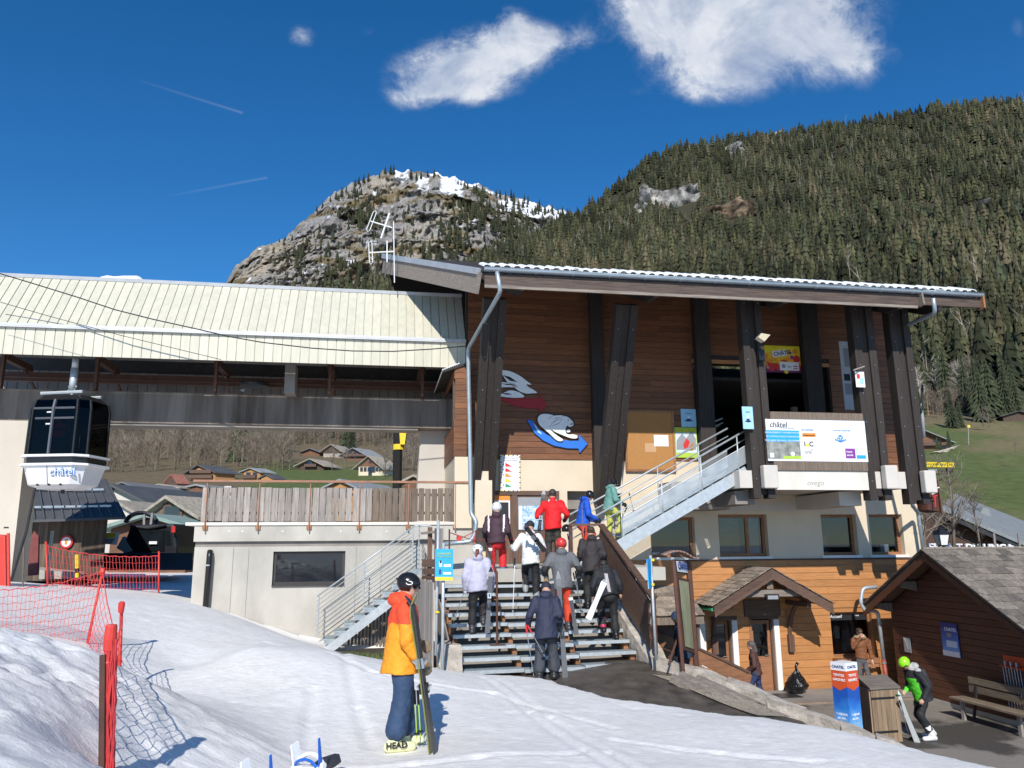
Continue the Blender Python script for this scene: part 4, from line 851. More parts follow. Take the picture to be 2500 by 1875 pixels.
def board_row(parent, p0, p1, zs, h, mt, th=.04, name='board', rise=0.0):
    for z in zs: barpiece(name, Vector(p0)+Vector((0,0,z)), Vector(p1)+Vector((0,0,z)), th, h, mt, parent)
def balustrade():
    t = thing('stair_balustrade', 'dark brown boarded balustrade sloping down the right side of the entrance stairs', 'balustrade', S(SW+.2, 0, -2))
    A = SW+.20; b0, b1 = -.12, 2.5; z0, z1 = Z1+.20, Z1+.20+(b1-b0)*RISE/RUN
    for k, f in enumerate((0, .36, .72, 1.0)):
        b = b0+(b1-b0)*f; z = z0+(z1-z0)*f; ub('post', S(A, b, z+.47), (.075, .075, 1.0), RS, MT['steel_brown'], t)
    for k in range(4):
        zz = .10+k*.225; barpiece('board', S(A-.06, b0+.05, z0+zz+.06), S(A-.06, b1, z1+zz+.06), .03, .20, MT['timber_brown'], t)
    barpiece('top_rail', S(A-.03, b0-.10, z0+1.0), S(A-.03, b1, z1+1.02), .14, .05, MT['timber_brown'], t); barpiece('top_rail', S(A-.03, b1, z1+1.02), S(A-.75, b1+.1, z1+1.02), .12, .05, MT['timber_brown'], t); ub('post', S(A-.72, b1+.1, z1+.5), (.07,.07,1.0), RS, MT['steel_brown'], t)
balustrade()
# ---- upper steel stair to the balcony
def steel_stair():
    t = thing('steel_staircase', 'galvanised steel staircase with perforated side panels climbing to the balcony', 'staircase', WF(1506, 1322, 2.5))
    d0, d1 = 2.5, 1.35
    p, q = WF(1512,1333,d0), WF(1824,1151,d0); du = (q-p).normalized(); p0 = p-du*1.15
    for dd in (0, d1-d0+.0): barpiece('stringer', p0+NV*dd, q+NV*dd, .05, .30, MT['galvanised_light'], t)
    ae = [(F(0,0,0))]; n = 13
    for k in range(n):
        f = (k+.6)/n; c = p0.lerp(q, f)+NV*(d1-d0)/2+Vector((0,0,.10)); ub('tread', c, (.30, abs(d1-d0)-.06, .035), RTH, MT['grating'], t); ub('riser', c+UV*.14-Vector((0,0,.09)), (.012, abs(d1-d0)-.06, .15), RTH, MT['steel_dark'], t)
    for dd, (x0, y0, x1, y1) in ((d0, (1397,1293,1818,1052)), (d1, (1330,1290,1776,1046))):
        r0, r1 = WF(x0, y0, dd), WF(x1, y1, dd); MB().tube([r0, r1], .026, 8).build('hand_rail', MT['galvanised_light'], t, True)
        for off in (.22,): MB().tube([r0-Vector((0,0,off)), r1-Vector((0,0,off))], .017, 6).build('middle_rail', MT['galvanised_light'], t, True)
        for f in ((.0, .27, .50, .73, .95) if dd == d0 else (.12, .36, .60, .83)):
            b = r0.lerp(r1, f); MB().tube([b, b-Vector((0,0,1.02))], .019, 6).build('baluster', MT['galvanised_light'], t, True)
    r0, r1 = WF(1397,1293,d0), WF(1818,1052,d0)
    for dd in (0, d1-d0):
        a_, b_ = r0.lerp(r1, .27)+NV*dd, r1+NV*dd; tp, bt = Vector((0,0,-.40)), Vector((0,0,-.86)); MB().add([a_+bt, b_+bt, b_+tp, a_+tp], [(0,1,2,3)]).build('mesh_panel', MT['mesh_panel'], t)
        MB().tube([a_+tp, b_+tp], .014, 6).build('panel_rail', MT['galvanised_light'], t)
steel_stair()
# ---- doors and boards by the landing
def notice():
    a0, a1 = -.78, 1.32
    fr = thing('boarded_door', 'brown boarded double door with posters behind the skiers on the landing', 'door', F(.3, .05, LZ))
    mb = MB(); mb.fbox(a0, a1, .0, .06, LZ, 1.52); mb.build('backing', MT['timber_brown_v'], fr)
    for (p, q) in ((a0, a0+.09), (-.05, .10), (.86, .98), (a1-.09, a1)): fb('frame_post', p, q, .06, .10, LZ, 1.52, MT['timber_brown_v'], fr)
    fb('frame_head', a0, a1, .06, .11, 1.42, 1.54, MT['timber_brown'], fr)
    n = 12
    for i in range(n): p = a0+.1+i*(a1-a0-.2)/n; fb('plank', p+.005, p+(a1-a0-.2)/n-.005, .061, .075, LZ, .42, MT['timber_brown_v'], fr)
    fb('map_case', .13, .84, .07, .09, .45, 1.36, MT['ink_grey'], fr); fb('piste_map', .15, .82, .092, .096, .47, 1.12, piste_mat(), fr); fb('map_strip', .15, .24, .0965, .099, .47, 1.12, MT['white_print'], fr); fb('map_strip', .26, .80, .0965, .099, .76, .82, MT['ink_pale'], fr)
    fb('poster_top', -.66, -.10, .065, .075, 1.27, 1.46, MT['ink_orange'], fr); fb('poster', -.66, -.10, .065, .073, .60, 1.27, MT['white_print'], fr); fb('poster_picture', -.62, -.14, .0735, .077, .64, 1.22, MT['ink_black'], fr)
    for k in (0, 1): barpiece('printed_ski', F(-.50+k*.06, .079, .66), F(-.49+k*.09, .079, 1.08), .004, .035, MT['ink_faint'], fr, NV)
    fb('notice_sheet', 1.0, 1.24, .1, .106, .5, 1.3, MT['ink_pale'], fr); fb('warning_sheet', .99, 1.05, .107, .112, .50, .70, MT['ink_yellow'], fr)
def piste_mat():
    m = bpy.data.materials.new('piste_map_print'); m.use_nodes = True; N = m.node_tree.nodes; L = m.node_tree.links; b = N['Principled BSDF']; b.inputs['Roughness'].default_value = .4
    g = N.new('ShaderNodeNewGeometry'); n = N.new('ShaderNodeTexNoise'); n.inputs['Scale'].default_value = 9; n.inputs['Detail'].default_value = 6; n.inputs['Distortion'].default_value = 1.5; L.new(g.outputs['Position'], n.inputs['Vector'])
    r = N.new('ShaderNodeValToRGB'); e = r.color_ramp.elements; e[0].position = .36; e[0].color = (.18,.36,.68,1); e[1].position = .62; e[1].color = (.70,.78,.88,1); e.new(.50).color = (.42,.58,.80,1); e.new(.70).color = (.62,.42,.40,1)
    L.new(n.outputs[0], r.inputs[0]); L.new(r.outputs[0], b.inputs['Base Color']); return m
notice()
# ================================================================== covered gallery on the left
GA = thing('lift_gallery', 'long raised lift gallery clad in ribbed cream metal sheets', 'building', F(-7, -1, -1))
GA0, GA1 = -16.6, -1.36
def gallery():
    p = .245; n = int((GA1-GA0)/p); s55 = 1.30; zt = 5.88+s55*math.tan(R_(54.5))
    for i in range(n):
        a = GA1-(i+1)*p; fb('lower_panel', a+.012, a+p-.012, .0, .02, 5.07, 5.80, MT['cladding'], GA); 
        barpiece('upper_panel', F(a+p/2, .0, 5.90), F(a+p/2, -s55, zt), p-.024, .02, MT['cladding'], GA, NV)
    lo = MB().fbox(GA0, GA1, -.03, -.001, 5.075, 5.795).build('lower_sheet', MT['cladding_seam'], GA); up = MB().hexa([F(GA0,-.03,5.88), F(GA1,-.03,5.88), F(GA1,-s55-.03,zt-.02), F(GA0,-s55-.03,zt-.02), F(GA0,-.012,5.89), F(GA1,-.012,5.89), F(GA1,-s55-.012,zt-.01), F(GA0,-s55-.012,zt-.01)]).build('upper_sheet', MT['cladding_seam'], GA)
    MB().fbox(GA0, GA1, .0, .11, 5.80, 5.835).fbox(GA0, GA1, .09, .115, 5.835, 5.905).fbox(GA0, -9.2, .018, .088, 5.837, 5.885).build('gutter', MT['flashing'], GA); fb('rust_strip', -9.2, GA1+.0, .019, .088, 5.837, 5.90, MT['rust'], GA); fb('rust_strip', -16, -9.4, .02, .07, 5.886, 5.91, MT['rust'], GA)
    MB().hexa([F(GA0,-s55+.10,zt-.10), F(GA1,-s55+.10,zt-.10), F(GA1,-s55-.4,zt+.05), F(GA0,-s55-.4,zt+.05), F(GA0,-s55+.12,zt+.0), F(GA1,-s55+.12,zt+.0), F(GA1,-s55-.4,zt+.16), F(GA0,-s55-.4,zt+.16)]).build('ridge_flashing', MT['flashing'], GA)
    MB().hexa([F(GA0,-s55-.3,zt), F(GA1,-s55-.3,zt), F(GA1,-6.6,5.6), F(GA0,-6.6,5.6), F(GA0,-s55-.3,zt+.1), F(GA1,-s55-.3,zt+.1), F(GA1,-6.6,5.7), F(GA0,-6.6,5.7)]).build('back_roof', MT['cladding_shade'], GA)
    # far inner skirt and machinery under the roof
    n = 50
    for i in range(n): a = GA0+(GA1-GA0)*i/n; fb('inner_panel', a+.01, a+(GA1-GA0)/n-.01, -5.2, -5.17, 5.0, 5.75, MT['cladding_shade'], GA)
    fb('inner_backing', GA0, GA1, -5.25, -5.205, 4.6, 6.6, MT['steel_dark'], GA)
    for (d, z, h) in ((-3.4, 5.15, .16), (-3.0, 4.95, .10), (-4.6, 4.75, .14), (-.5, 5.6, .2)): fb('running_rail', GA0, GA1, d-.06, d+.06, z, z+h, MT['steel_brown'], GA)
    for a in (-14.4, -11.9, -8.6, -5.3, -2.5):
        fb('hanger_beam', a-.09, a+.09, -3.6, -1.9, 5.35, 5.55, MT['steel_brown'], GA); fb('hanger_post', a-.04, a+.04, -1.95, -1.8, 4.5, 5.9, MT['steel_brown'], GA); barpiece('knee_brace', F(a, -3.2, 5.35), F(a, -4.5, 4.7), .07, .07, MT['steel_brown'], GA)
    fb('drive_block', -6.55, -6.25, -1.9, -1.2, 4.45, 5.3, MT['concrete_dark'], GA); MB().lathe(F(-7.6, -2.6, 4.95), [(.42, -.06), (.45, 0), (.42, .06)], 20).build('sheave', MT['steel_dark'], GA); MB().lathe(F(-7.9, -2.4, 4.72), [(.02, -.05), (.09, 0), (.02, .05)], 10).build('lamp_glass', MT['white_paint'], GA)
    # concrete beam on pillars
    bd = -1.98; MB().fbox(GA0, -1.3, bd-.75, bd, 3.60, 4.52).build('beam', MT['concrete_stained'], GA)
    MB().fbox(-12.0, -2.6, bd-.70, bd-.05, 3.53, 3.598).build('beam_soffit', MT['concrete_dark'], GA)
    aL = Wp(67, 1051, bd)[0]; MB().hexa([F(GA0-1,bd+.02,-2.5), F(aL+.05,bd+.02,-2.5), F(aL+.05,bd-1.0,-2.5), F(GA0-1,bd-1.0,-2.5), F(GA0-1,bd+.02,3.60), F(aL,bd+.02,3.60), F(aL,bd-1.0,3.60), F(GA0-1,bd-1.0,3.60)]).build('pillar', mat('concrete_pale', (.56,.50,.42), .9, .08, 1.0, (1,1,.6), .1, det=8), GA)
    a0, a1 = Wp(1026, 1100, bd-.6)[0], Wp(1092, 1100, bd-.6)[0]; MB().hexa([F(a0-.22,bd-.60,-2), F(a1,bd-.60,-2), F(a1,bd-1.4,-2), F(a0-.22,bd-1.4,-2), F(a0,bd-.60,3.6), F(a1,bd-.60,3.6), F(a1,bd-1.4,3.6), F(a0,bd-1.4,3.6)]).build('pillar', mat('concrete_pier', (.50,.46,.41), .9, .06, 1, (1,1,1), .1), GA)
    MB().tube([F(-13.0,bd+.06,4.5), F(-13.05,bd+.06,3.6), F(-13.3,bd+.07,.5), F(-13.6,bd+.07,-1.2)], .035, 6).build('cable_run', MT['steel_dark'], GA)
gallery()
# control cabin between gallery and station
def cabin():
    t = thing('control_booth', 'narrow brown timber booth on a plaster base beside the downpipe', 'booth', F(-1.6, .5, .6))
    a0, a1, d1, d0 = Wp(1111,1000,.6)[0], Wp(1140,1000,.6)[0], .6, -2.6
    MB().fbox(a0+.02, a1-.02, d0, d1-.03, 2.43, 5.0).build('core', MT['timber_brown'], t); fb('base', a0, a1+.2, d0, d1-.01, .5, 2.43, MT['plaster_cream'], t)
    n = 15
    for i in range(n): z = 2.44+i*.168; fb('plank', a0, a1, d1-.03, d1, z+.004, z+.164, MT['siding_upper'], t)
    for i in range(n):
        z = 2.44+i*.168
        if z < 3.3 or z > 4.62: fb('plank', a0-.025, a0+.02, d0+.05, d1-.035, z+.004, z+.164, MT['siding_upper'], t)
    fb('side_window', a0-.03, a0+.02, d0+.5, d1-.35, 3.33, 4.60, MT['glass_dark'], t); fb('post', a0-.04, a0+.03, d1-.35, d1-.25, 3.3, 4.62, MT['timber_brown'], t)
    MB().hexa([F(a0-.35,d1+.05,4.78), F(a1,d1+.05,5.02), F(a1,d0,5.02), F(a0-.35,d0,4.78), F(a0-.35,d1+.05,4.84), F(a1,d1+.05,5.08), F(a1,d0,5.08), F(a0-.35,d0,4.84)]).build('roof', MT['timber_dark'], t)
    for i in range(9): a = a0-.35+i*.055; MB().tube([F(a, d1+.06, 4.86+i*.0235), F(a, d0, 4.86+i*.0235)], .022, 5).build('roof_rib', MT['pale_tile'], t)
cabin()
# ================================================================== terrace, its fence and the small side stair
TD = .5
TA0, TA1 = Wp(474,1300,TD)[0], -1.06
zDeck = Wp(700,1273,TD)[1]
def terrace():
    t = thing('terrace_block', 'pale board-marked concrete terrace block with one wide window', 'building', F(-5, TD, -2.3))
    zs0, zs1 = Wp(700,1334,TD)[1], Wp(700,1321,TD)[1]; w = (Wp(665,1388,TD)[0], Wp(842,1388,TD)[0], Wp(750,1428,TD)[1], Wp(750,1346,TD)[1])
    lw = MB(); holedwall(lw, TA0+.03, TA1, -3.2, zs0, TD-.3, TD-.04, [w]); lw.build('wall', MT['concrete'], t)
    MB().fbox(TA0+.03, TA1, TD-.25, TD-.10, zs0, zs1).build('shadow_joint', MT['concrete_dark'], t)
    MB().fbox(TA0, TA1, TD-.3, TD, zs1, zDeck-.10).build('upper_wall', MT['concrete'], t); MB().fbox(TA0-.22, TA1, TD-6.5, TD+.04, zDeck-.098, zDeck-.02).build('deck_slab', MT['plaster_pale'], t)
    MB().fbox(TA0+.03, TA0+.33, -6, TD-.31, -3.2, zDeck-.1).build('wall', MT['concrete'], t)
    window(t, w[0], w[1], w[2], w[3], TD-.16, 'steel_window', 'glass_dark', .075, (), None); fb('sill', w[0], w[1], TD-.2, TD+.02, w[2]-.03, w[2]+.004, MT['steel_window'], t)
    for x in (566, 604, 868, 930): a = Wp(x,1400,TD)[0]; fb('formwork_joint', a-.006, a+.006, TD-.039, TD-.034, -3, zs0-.02, MT['concrete_dark'], t)
    for x in (560, 592, 690, 832, 944, 1072): MB().lathe(WF(x,1297,TD), [(.02,-.004),(.02,.004)], 8, axis=tuple(NV)).build('tie_plug', MT['plaster_white'], t)
    pipe('vent_pipe', [WF(499,1520,TD+.10), WF(512,1356,TD+.10), WF(513,1346,TD+.02)], .075, 'black_plastic', t); MB().lathe(WF(508,1380,TD+.10), [(.085,-.015),(.085,.015)], 12).build('pipe_clamp', MT['galvanised_light'], t)
    # fence
    f = thing('terrace_fence', 'weathered grey slat fence with rust brown rail along the terrace edge', 'fence', F(-5, TD, zDeck))
    zt = Wp(800,1192,TD)[1]; zr = Wp(800,1177,TD)[1]; x = 494.0
    a = Wp(494,1230,TD)[0]; k = 0
    while a < -1.25:
        w_ = random.uniform(.142,.158); fb('slat', a, a+w_, TD+.03, TD+.055+random.uniform(0,.006), zDeck+.0+random.uniform(-.012,.012), zt+random.uniform(-.01,.012), MT['timber_weathered'] if a < -3.9 else MT['timber_greybrown'], f); a += .1735; k += 1
    for z in (zDeck+.18, zt-.20): fb('cross_rail', Wp(494,1230,TD)[0], -1.2, TD-.04, TD+.028, z, z+.07, MT['timber_brown'], f)
    for x in (505, 633, 757, 878, 997, 1111):
        a = Wp(x,1230,TD)[0]; fb('post', a-.012, a+.012, TD+.056, TD+.10, zDeck-.12, zr, MT['steel_rail'], f); fb('bracket', a-.06, a+.06, TD+.04, TD+.06, zDeck-.20, zDeck-.09, MT['rust'], f); fb('post_foot', a-.015, a+.015, TD+.06, TD+.11, zDeck-.25, zDeck-.10, MT['steel_rail'], f)
    fb('top_rail', Wp(470,1230,TD)[0], -1.12, TD+.02, TD+.13, zr-.02, zr+.035, MT['steel_rail'], f)
mat('steel_window', (.045,.038,.034), .45, .15, 4, (1,1,1), .02)
terrace()
def side_stair():
    t = thing('side_staircase', 'small galvanised steel stair with parallel bar railing against the concrete wall', 'staircase', WF(800, 1577, 1.9))
    n = 9; p0, p1 = WF(806,1562,1.9), WF(1018,1392,1.9)
    for k in range(n+1):
        c = p0.lerp(p1, k/n)-NV*.45; ub('tread', c, (.30, .86, .03), RTH, MT['grating'], t); ub('tread_edge', c-UV*.145-Vector((0,0,.03)), (.015, .86, .07), RTH, MT['galvanised_light'], t); ub('tread_side', c+NV*.42-Vector((0,0,.05)), (.28, .012, .10), RTH, MT['galvanised'], t)
    for d in (1.93, 1.0): barpiece('stringer', WF(797,1590,1.9)+NV*(d-1.9), WF(1008,1428,1.9)+NV*(d-1.9), .05, .20, MT['galvanised_light'], t)
    r0, r1 = WF(774,1456,1.0), WF(1012,1284,1.0)
    for i in range(9):
        dz = Vector((0,0,-.118*i)); MB().tube([r0+dz, r1+dz], .022 if i == 0 else .011, 6).build('rail' if i else 'hand_rail', MT['galvanised_light'], t, True)
    MB().tube([r1, r1+UV*.42], .022, 6).build('hand_rail', MT['galvanised_light'], t)
    for f in (.02, .48, .985): b = r0.lerp(r1, f); MB().tube([b, b-Vector((0,0,1.02))], .018, 6).build('baluster', MT['galvanised_light'], t)
    for i in range(9): q = r1+UV*.1-Vector((0,0,.118*i)); MB().tube([q, q+NV*.8], .010, 5).build('end_rail', MT['galvanised_light'], t)
    b = r1+UV*.1+NV*.45; MB().tube([b, b-Vector((0,0,1.05))], .02, 6).build('baluster', MT['galvanised_light'], t)
    # timber slat screen under the stair
    s = thing('under_stair_screen', 'dark slatted timber screen in the shade below the small side stair', 'screen', WF(900,1590,1.4))
    for i in range(22):
        q = WF(850+i*8.6, 1600, 1.2); top = WF(850+i*8.6, 1545-i*5.2, 1.2); barpiece('slat', q-Vector((0,0,.25)), Vector((q.x, q.y, top.z)), .055, .02, MT['timber_greybrown'], s, NV)
side_stair()
def stockade():
    t = thing('stair_side_boards', 'grey vertical boards closing the left flank of the entrance stairs', 'fence', S(-.6, 1.5, -2.3))
    for i in range(24):
        b = .05+i*.16; c = S(-.52+random.uniform(-.008,.008), b, (-2.45-.62)/2); top = -.62+random.uniform(-.03,.05); z0 = -2.5; ub('board', S(-.52, b, (z0+top)/2), (.028, .135, top-z0), RS, MT['timber_weathered'], t)
    e = thing('landing_guard', 'three dark planks on a post guarding the landing left of the stairs', 'railing', S(-.8, 3.3, -1.4))
    for k, (v0, v1) in enumerate(((1366,1384),(1388,1402),(1406,1428))):
        p, q = at(1032,(v0+v1)/2,17.3), at(1063,(v0+v1)/2,17.0); barpiece('plank', p, q, .04, (v1-v0)/1900*17.3, MT['timber_brown'], e)
    for (x, v0, v1, Y) in ((1049,1287,1440,17.25),(1066,1290,1440,16.95),(1076,1290,1450,16.9)): p, q = at(x, v0, Y), at(x, v1, Y); ub('post', (p+q)/2, (.09,.09,(p-q).length), RS, MT['timber_brown_v'] if x != 1076 else MT['timber_weathered'], e)
    p, q = at(1030,1302,17.3), at(1066,1298,17.0); barpiece('top_plank', p, q, .08, .05, MT['timber_weathered_h'], e)
    # red rope between posts
    r = thing('red_rope', 'slack red rope with a round tag strung across the landing', 'rope', at(1120,1300,17.8))
    a, b, c, d = at(1097,1300,17.6), at(1162,1296,19), at(1200,1318,20.5), at(1180,1316,19.6)
    MB().tube([a, a.lerp(c,.5)-Vector((0,0,.08)), c], .010, 5).tube([a, at(1130,1312,18.2), b], .010, 5).tube([b, at(1156,1330,18.9)], .010, 5).tube([c, at(1290,1316,21), at(1345,1306,21.5), at(1440,1270,21.2)], .010, 5).build('rope', MT['red_plastic'], r); MB().lathe(at(1121,1314,18.0), [(.01,-.02),(.065,-.02),(.065,.02),(.01,.02)], 14, axis=(0,1,0)).build('tag', MT['red_plastic'], r)
    for (x, Y, v1) in ((1097,17.6,1345),(1164,19.0,1345)): 
        o = thing('rope_post', 'thin brown steel post carrying the red rope '+('left of' if x < 1120 else 'behind')+' the white helmet', 'post', at(x,v1,Y)); MB().tube([at(x,1292,Y), at(x,v1+20,Y)], .02, 6).build('shaft', MT['steel_brown'], o)
stockade()
def sign_posts():
    # left sign on a pole, snow leaning poles beside it
    Y = 13.9; b = at(1080,1640,Y); t = thing('safety_sign', 'blue and yellow notice on a steel pole left of the stair foot', 'sign', b)
    MB().tube([at(1080,1642,Y), at(1083,1325,Y)], .028, 8).build('pole', MT['galvanised_light'], t, True); MB().tube([at(1064,1600,Y+.1), at(1070,1270,Y+.1)], .026, 8).build('back_pole', MT['galvanised_light'], t, True)
    c0, c1 = at(1062,1418,Y-.06), at(1106,1340,Y-.06); ex = (at(1106,1418,Y-.06)-c0).normalized(); w = (at(1106,1418,Y-.06)-c0).length; h = c1.z-c0.z; up = Vector((0,0,1)); nn = Vector((0,-1,0))
    def plate(nm, x0, x1, y0, y1, mt, lift): MB().prism([c0+ex*w*x0+up*h*y0, c0+ex*w*x1+up*h*y0, c0+ex*w*x1+up*h*y1, c0+ex*w*x0+up*h*y1], nn*lift).build(nm, MT[mt], t)
    plate('plate', 0, 1, 0, 1, 'sign_blue', .012); plate('yellow_band', 0.01, .99, .01, .12, 'ink_yellow', .016); plate('text_panel', .48, .88, .44, .52, 'white_print', .016); plate('text_panel', .46, .90, .20, .27, 'white_print', .016); plate('pictogram', .22, .38, .44, .62, 'ink_pale', .016); plate('pictogram', .22, .34, .20, .36, 'ink_navy', .016); plate('pictogram_head', .25, .36, .55, .64, 'ink_black', .02)
    o = c0+nn*.02+ex*w*.5+up*h*.88-up*.03; textmesh('CONSIGNES', .042, MT['ink_lime'], t, o, ex, up, align='CENTER', bold=.001); textmesh('D\'EMBARQUEMENT', .032, MT['ink_lime'], t, o-up*.045, ex, up, align='CENTER')
    # tied yellow cord
    MB().lathe(at(1068,1495,Y+.06), [(.02,-.02),(.045,0),(.02,.02)], 8).build('cord_knot', MT['ink_yellow'], t)
    Y = 14.2; b = at(1601,1606,Y); t = thing('pole_sign', 'blue and yellow panel seen edge on, fixed to a steel pole right of the stairs', 'sign', b)
    MB().tube([at(1602,1612,Y), at(1588,1356,Y)], .026, 8).build('pole', MT['galvanised_light'], t, True)
    q = [at(1578,1366,Y-.25), at(1590,1362,Y+.05), at(1593,1432,Y+.05), at(1583,1438,Y-.25)]; MB().prism(q, (.015,.0,0)).build('plate', MT['sign_blue'], t); q2 = [at(1581.5,1420,Y-.26), at(1592,1416,Y+.05), at(1593,1432,Y+.05), at(1583,1438,Y-.26)]; MB().prism([p+Vector((-.004,-.004,0)) for p in q2], (.004,0,0)).build('yellow_band', MT['ink_yellow'], t)
    for v in (1367, 1427): MB().lathe(at(1594,v,Y-.02), [(.03,-.02),(.03,.02)], 8).build('clamp', MT['ink_yellow'], t)
    # info board
    Y = 15.0; t = thing('map_board', 'tall narrow place map board with curved brown cap above the ramp', 'sign', at(1672,1655,Y))
    P = lambda x, v, dy=0: at(x, v, Y+dy)
    MB().tube([P(1680,1366), P(1702,1655)], .055, 8).build('post', MT['steel_brown'], t); MB().tube([P(1644,1368,-.9), P(1668,1640,-.9)], .035, 8).build('post', MT['steel_brown'], t)
    a0, a1, b0, b1 = P(1645,1408,-.85), P(1676,1415,-.05), P(1690,1595,-.05), P(1662,1585,-.85); th = (b1-a0).cross(a1-a0).normalized()*.05
    MB().prism([a0, a1, b0, b1], th).build('frame', MT['steel_brown'], t)
    l = lambda p, q, f: p.lerp(q, f); sgn = -1 if th.dot(Vector((-1,-1,0))) < 0 else 1
    off = th.normalized()*(1 if th.dot(-a0) > 0 else -1)*.06; off = Vector((off.x, off.y, 0))
    MB().prism([l(l(a0,a1,.12),l(b1,b0,.12),.04)+off, l(l(a0,a1,.86),l(b1,b0,.86),.04)+off, l(l(a0,a1,.86),l(b1,b0,.86),.95)+off, l(l(a0,a1,.12),l(b1,b0,.12),.95)+off], off*.06).build('faded_map', mat('faded_map', (.36,.34,.17), .35, .45, 2.2, (1,1,.5), 0, col2=(.44,.47,.30), det=8), t)
    h0, h1, g0, g1 = P(1640,1366,-.85), P(1670,1369,-.05), P(1673,1402,-.05), P(1645,1398,-.85); MB().prism([h0, h1, g0, g1], th).build('header_frame', MT['black_plastic'], t)
    MB().prism([l(l(h0,h1,.06),l(g1,g0,.06),.1)+off, l(l(h0,h1,.94),l(g1,g0,.94),.1)+off, l(l(h0,h1,.94),l(g1,g0,.94),.9)+off, l(l(h0,h1,.06),l(g1,g0,.06),.9)+off], off*.06).build('header', MT['white_print'], t)
    ex = (h1-h0).normalized(); textmesh('CHATEL', .19, MT['ink_navy'], t, l(h0,g1,.72)+ex*.1+off*1.2, ex, (0,0,1), bold=.002)
    cap = [P(1619+k*83/10, 1359-14*math.sin(math.pi*min(k/10*1.15+.05, 1))+k*.6, -.6+k*.06) for k in range(11)]; m = MB()
    for i in range(10): m.hexa([cap[i]+Vector((0,-.25,0)), cap[i+1]+Vector((0,-.25,0)), cap[i+1]+Vector((0,.35,0)), cap[i]+Vector((0,.35,0)), cap[i]+Vector((0,-.25,.03)), cap[i+1]+Vector((0,-.25,.03)), cap[i+1]+Vector((0,.35,.03)), cap[i]+Vector((0,.35,.03))])
    m.build('cap', mat('cap_brown', (.27,.16,.12), .7, .1, 3, (1,1,1), .05), t, True); MB().tube([P(1684,1472,-.1), P(1632,1622,-1.0)], .02, 6).build('brace', MT['steel_brown'], t)
sign_posts()
# ================================================================== plaza and the right-hand side
PZ = -4.1
def atz(x, y, Z=PZ): k = ray(x, y); return k*(Z/k.z)
def Ap(x, y, a): k = ray(x, y); t = (W0.dot(UV)+a)/k.dot(UV); p = k*t; return (p-W0).dot(NV), p.z
mat('paving', (.27,.25,.225), .85, .28, .55, (1,1,1), .2, det=10); mat('damp_asphalt', (.075,.068,.06), .6, .4, .8, (1,1,1), .3, det=9); mat('gravel', (.30,.25,.19), .95, .5, 22, (1,1,1), .8, det=6)
def plaza_sheet():
    m = bpy.data.materials.new('plaza'); m.use_nodes = True; N = m.node_tree.nodes; L = m.node_tree.links; b = N['Principled BSDF']; g = N.new('ShaderNodeNewGeometry')
    def nz(sc, det): n = N.new('ShaderNodeTexNoise'); n.inputs['Scale'].default_value = sc; n.inputs['Detail'].default_value = det; n.inputs['Roughness'].default_value = .6; L.new(g.outputs['Position'], n.inputs['Vector']); return n
    n1, n2 = nz(.33, 7), nz(14, 6); r = N.new('ShaderNodeValToRGB'); e = r.color_ramp.elements; e[0].position = .44; e[0].color = (.065,.058,.05,1); e[1].position = .50; e[1].color = (.24,.215,.185,1); L.new(n1.outputs[0], r.inputs[0])
    hv = N.new('ShaderNodeHueSaturation'); mr = N.new('ShaderNodeMapRange'); mr.inputs[3].default_value = .75; mr.inputs[4].default_value = 1.25; L.new(n2.outputs[0], mr.inputs[0]); L.new(mr.outputs[0], hv.inputs['Value']); L.new(r.outputs[0], hv.inputs['Color']); L.new(hv.outputs[0], b.inputs['Base Color']); b.inputs['Roughness'].default_value = .75
    bp = N.new('ShaderNodeBump'); bp.inputs['Strength'].default_value = .3; bp.inputs['Distance'].default_value = .01; L.new(n2.outputs[0], bp.inputs['Height']); L.new(bp.outputs[0], b.inputs['Normal'])
    MB().add([(2,9,PZ), (30,6,PZ), (34,46,PZ), (-6,46,PZ), (-3,22,PZ), (2,19,PZ)], [(0,1,2,3,4,5)]).build('plaza', m)['kind'] = 'structure'
    MB().fbox(4.2, 10.72, .06, 1.75, PZ-.1, PZ+.045).build('pavement', MT['paving'])['kind'] = 'structure'
    MB().fbox(4.2, 10.72, 1.752, 1.87, PZ-.1, PZ+.05).build('kerb', mat('kerb_brown', (.23,.17,.13), .9, .25, 3, (1,1,1), .2))['kind'] = 'structure'
    o = MB().add([Vector((2.55,14.75,-2.35)), Vector((6.6,13.6,PZ+.01)), Vector((7.6,18.6,PZ+.01)), Vector((2.9,19.2,-2.3))], [(0,1,2,3)]).build('ramp', MT['damp_asphalt']); o['kind'] = 'structure'
plaza_sheet()
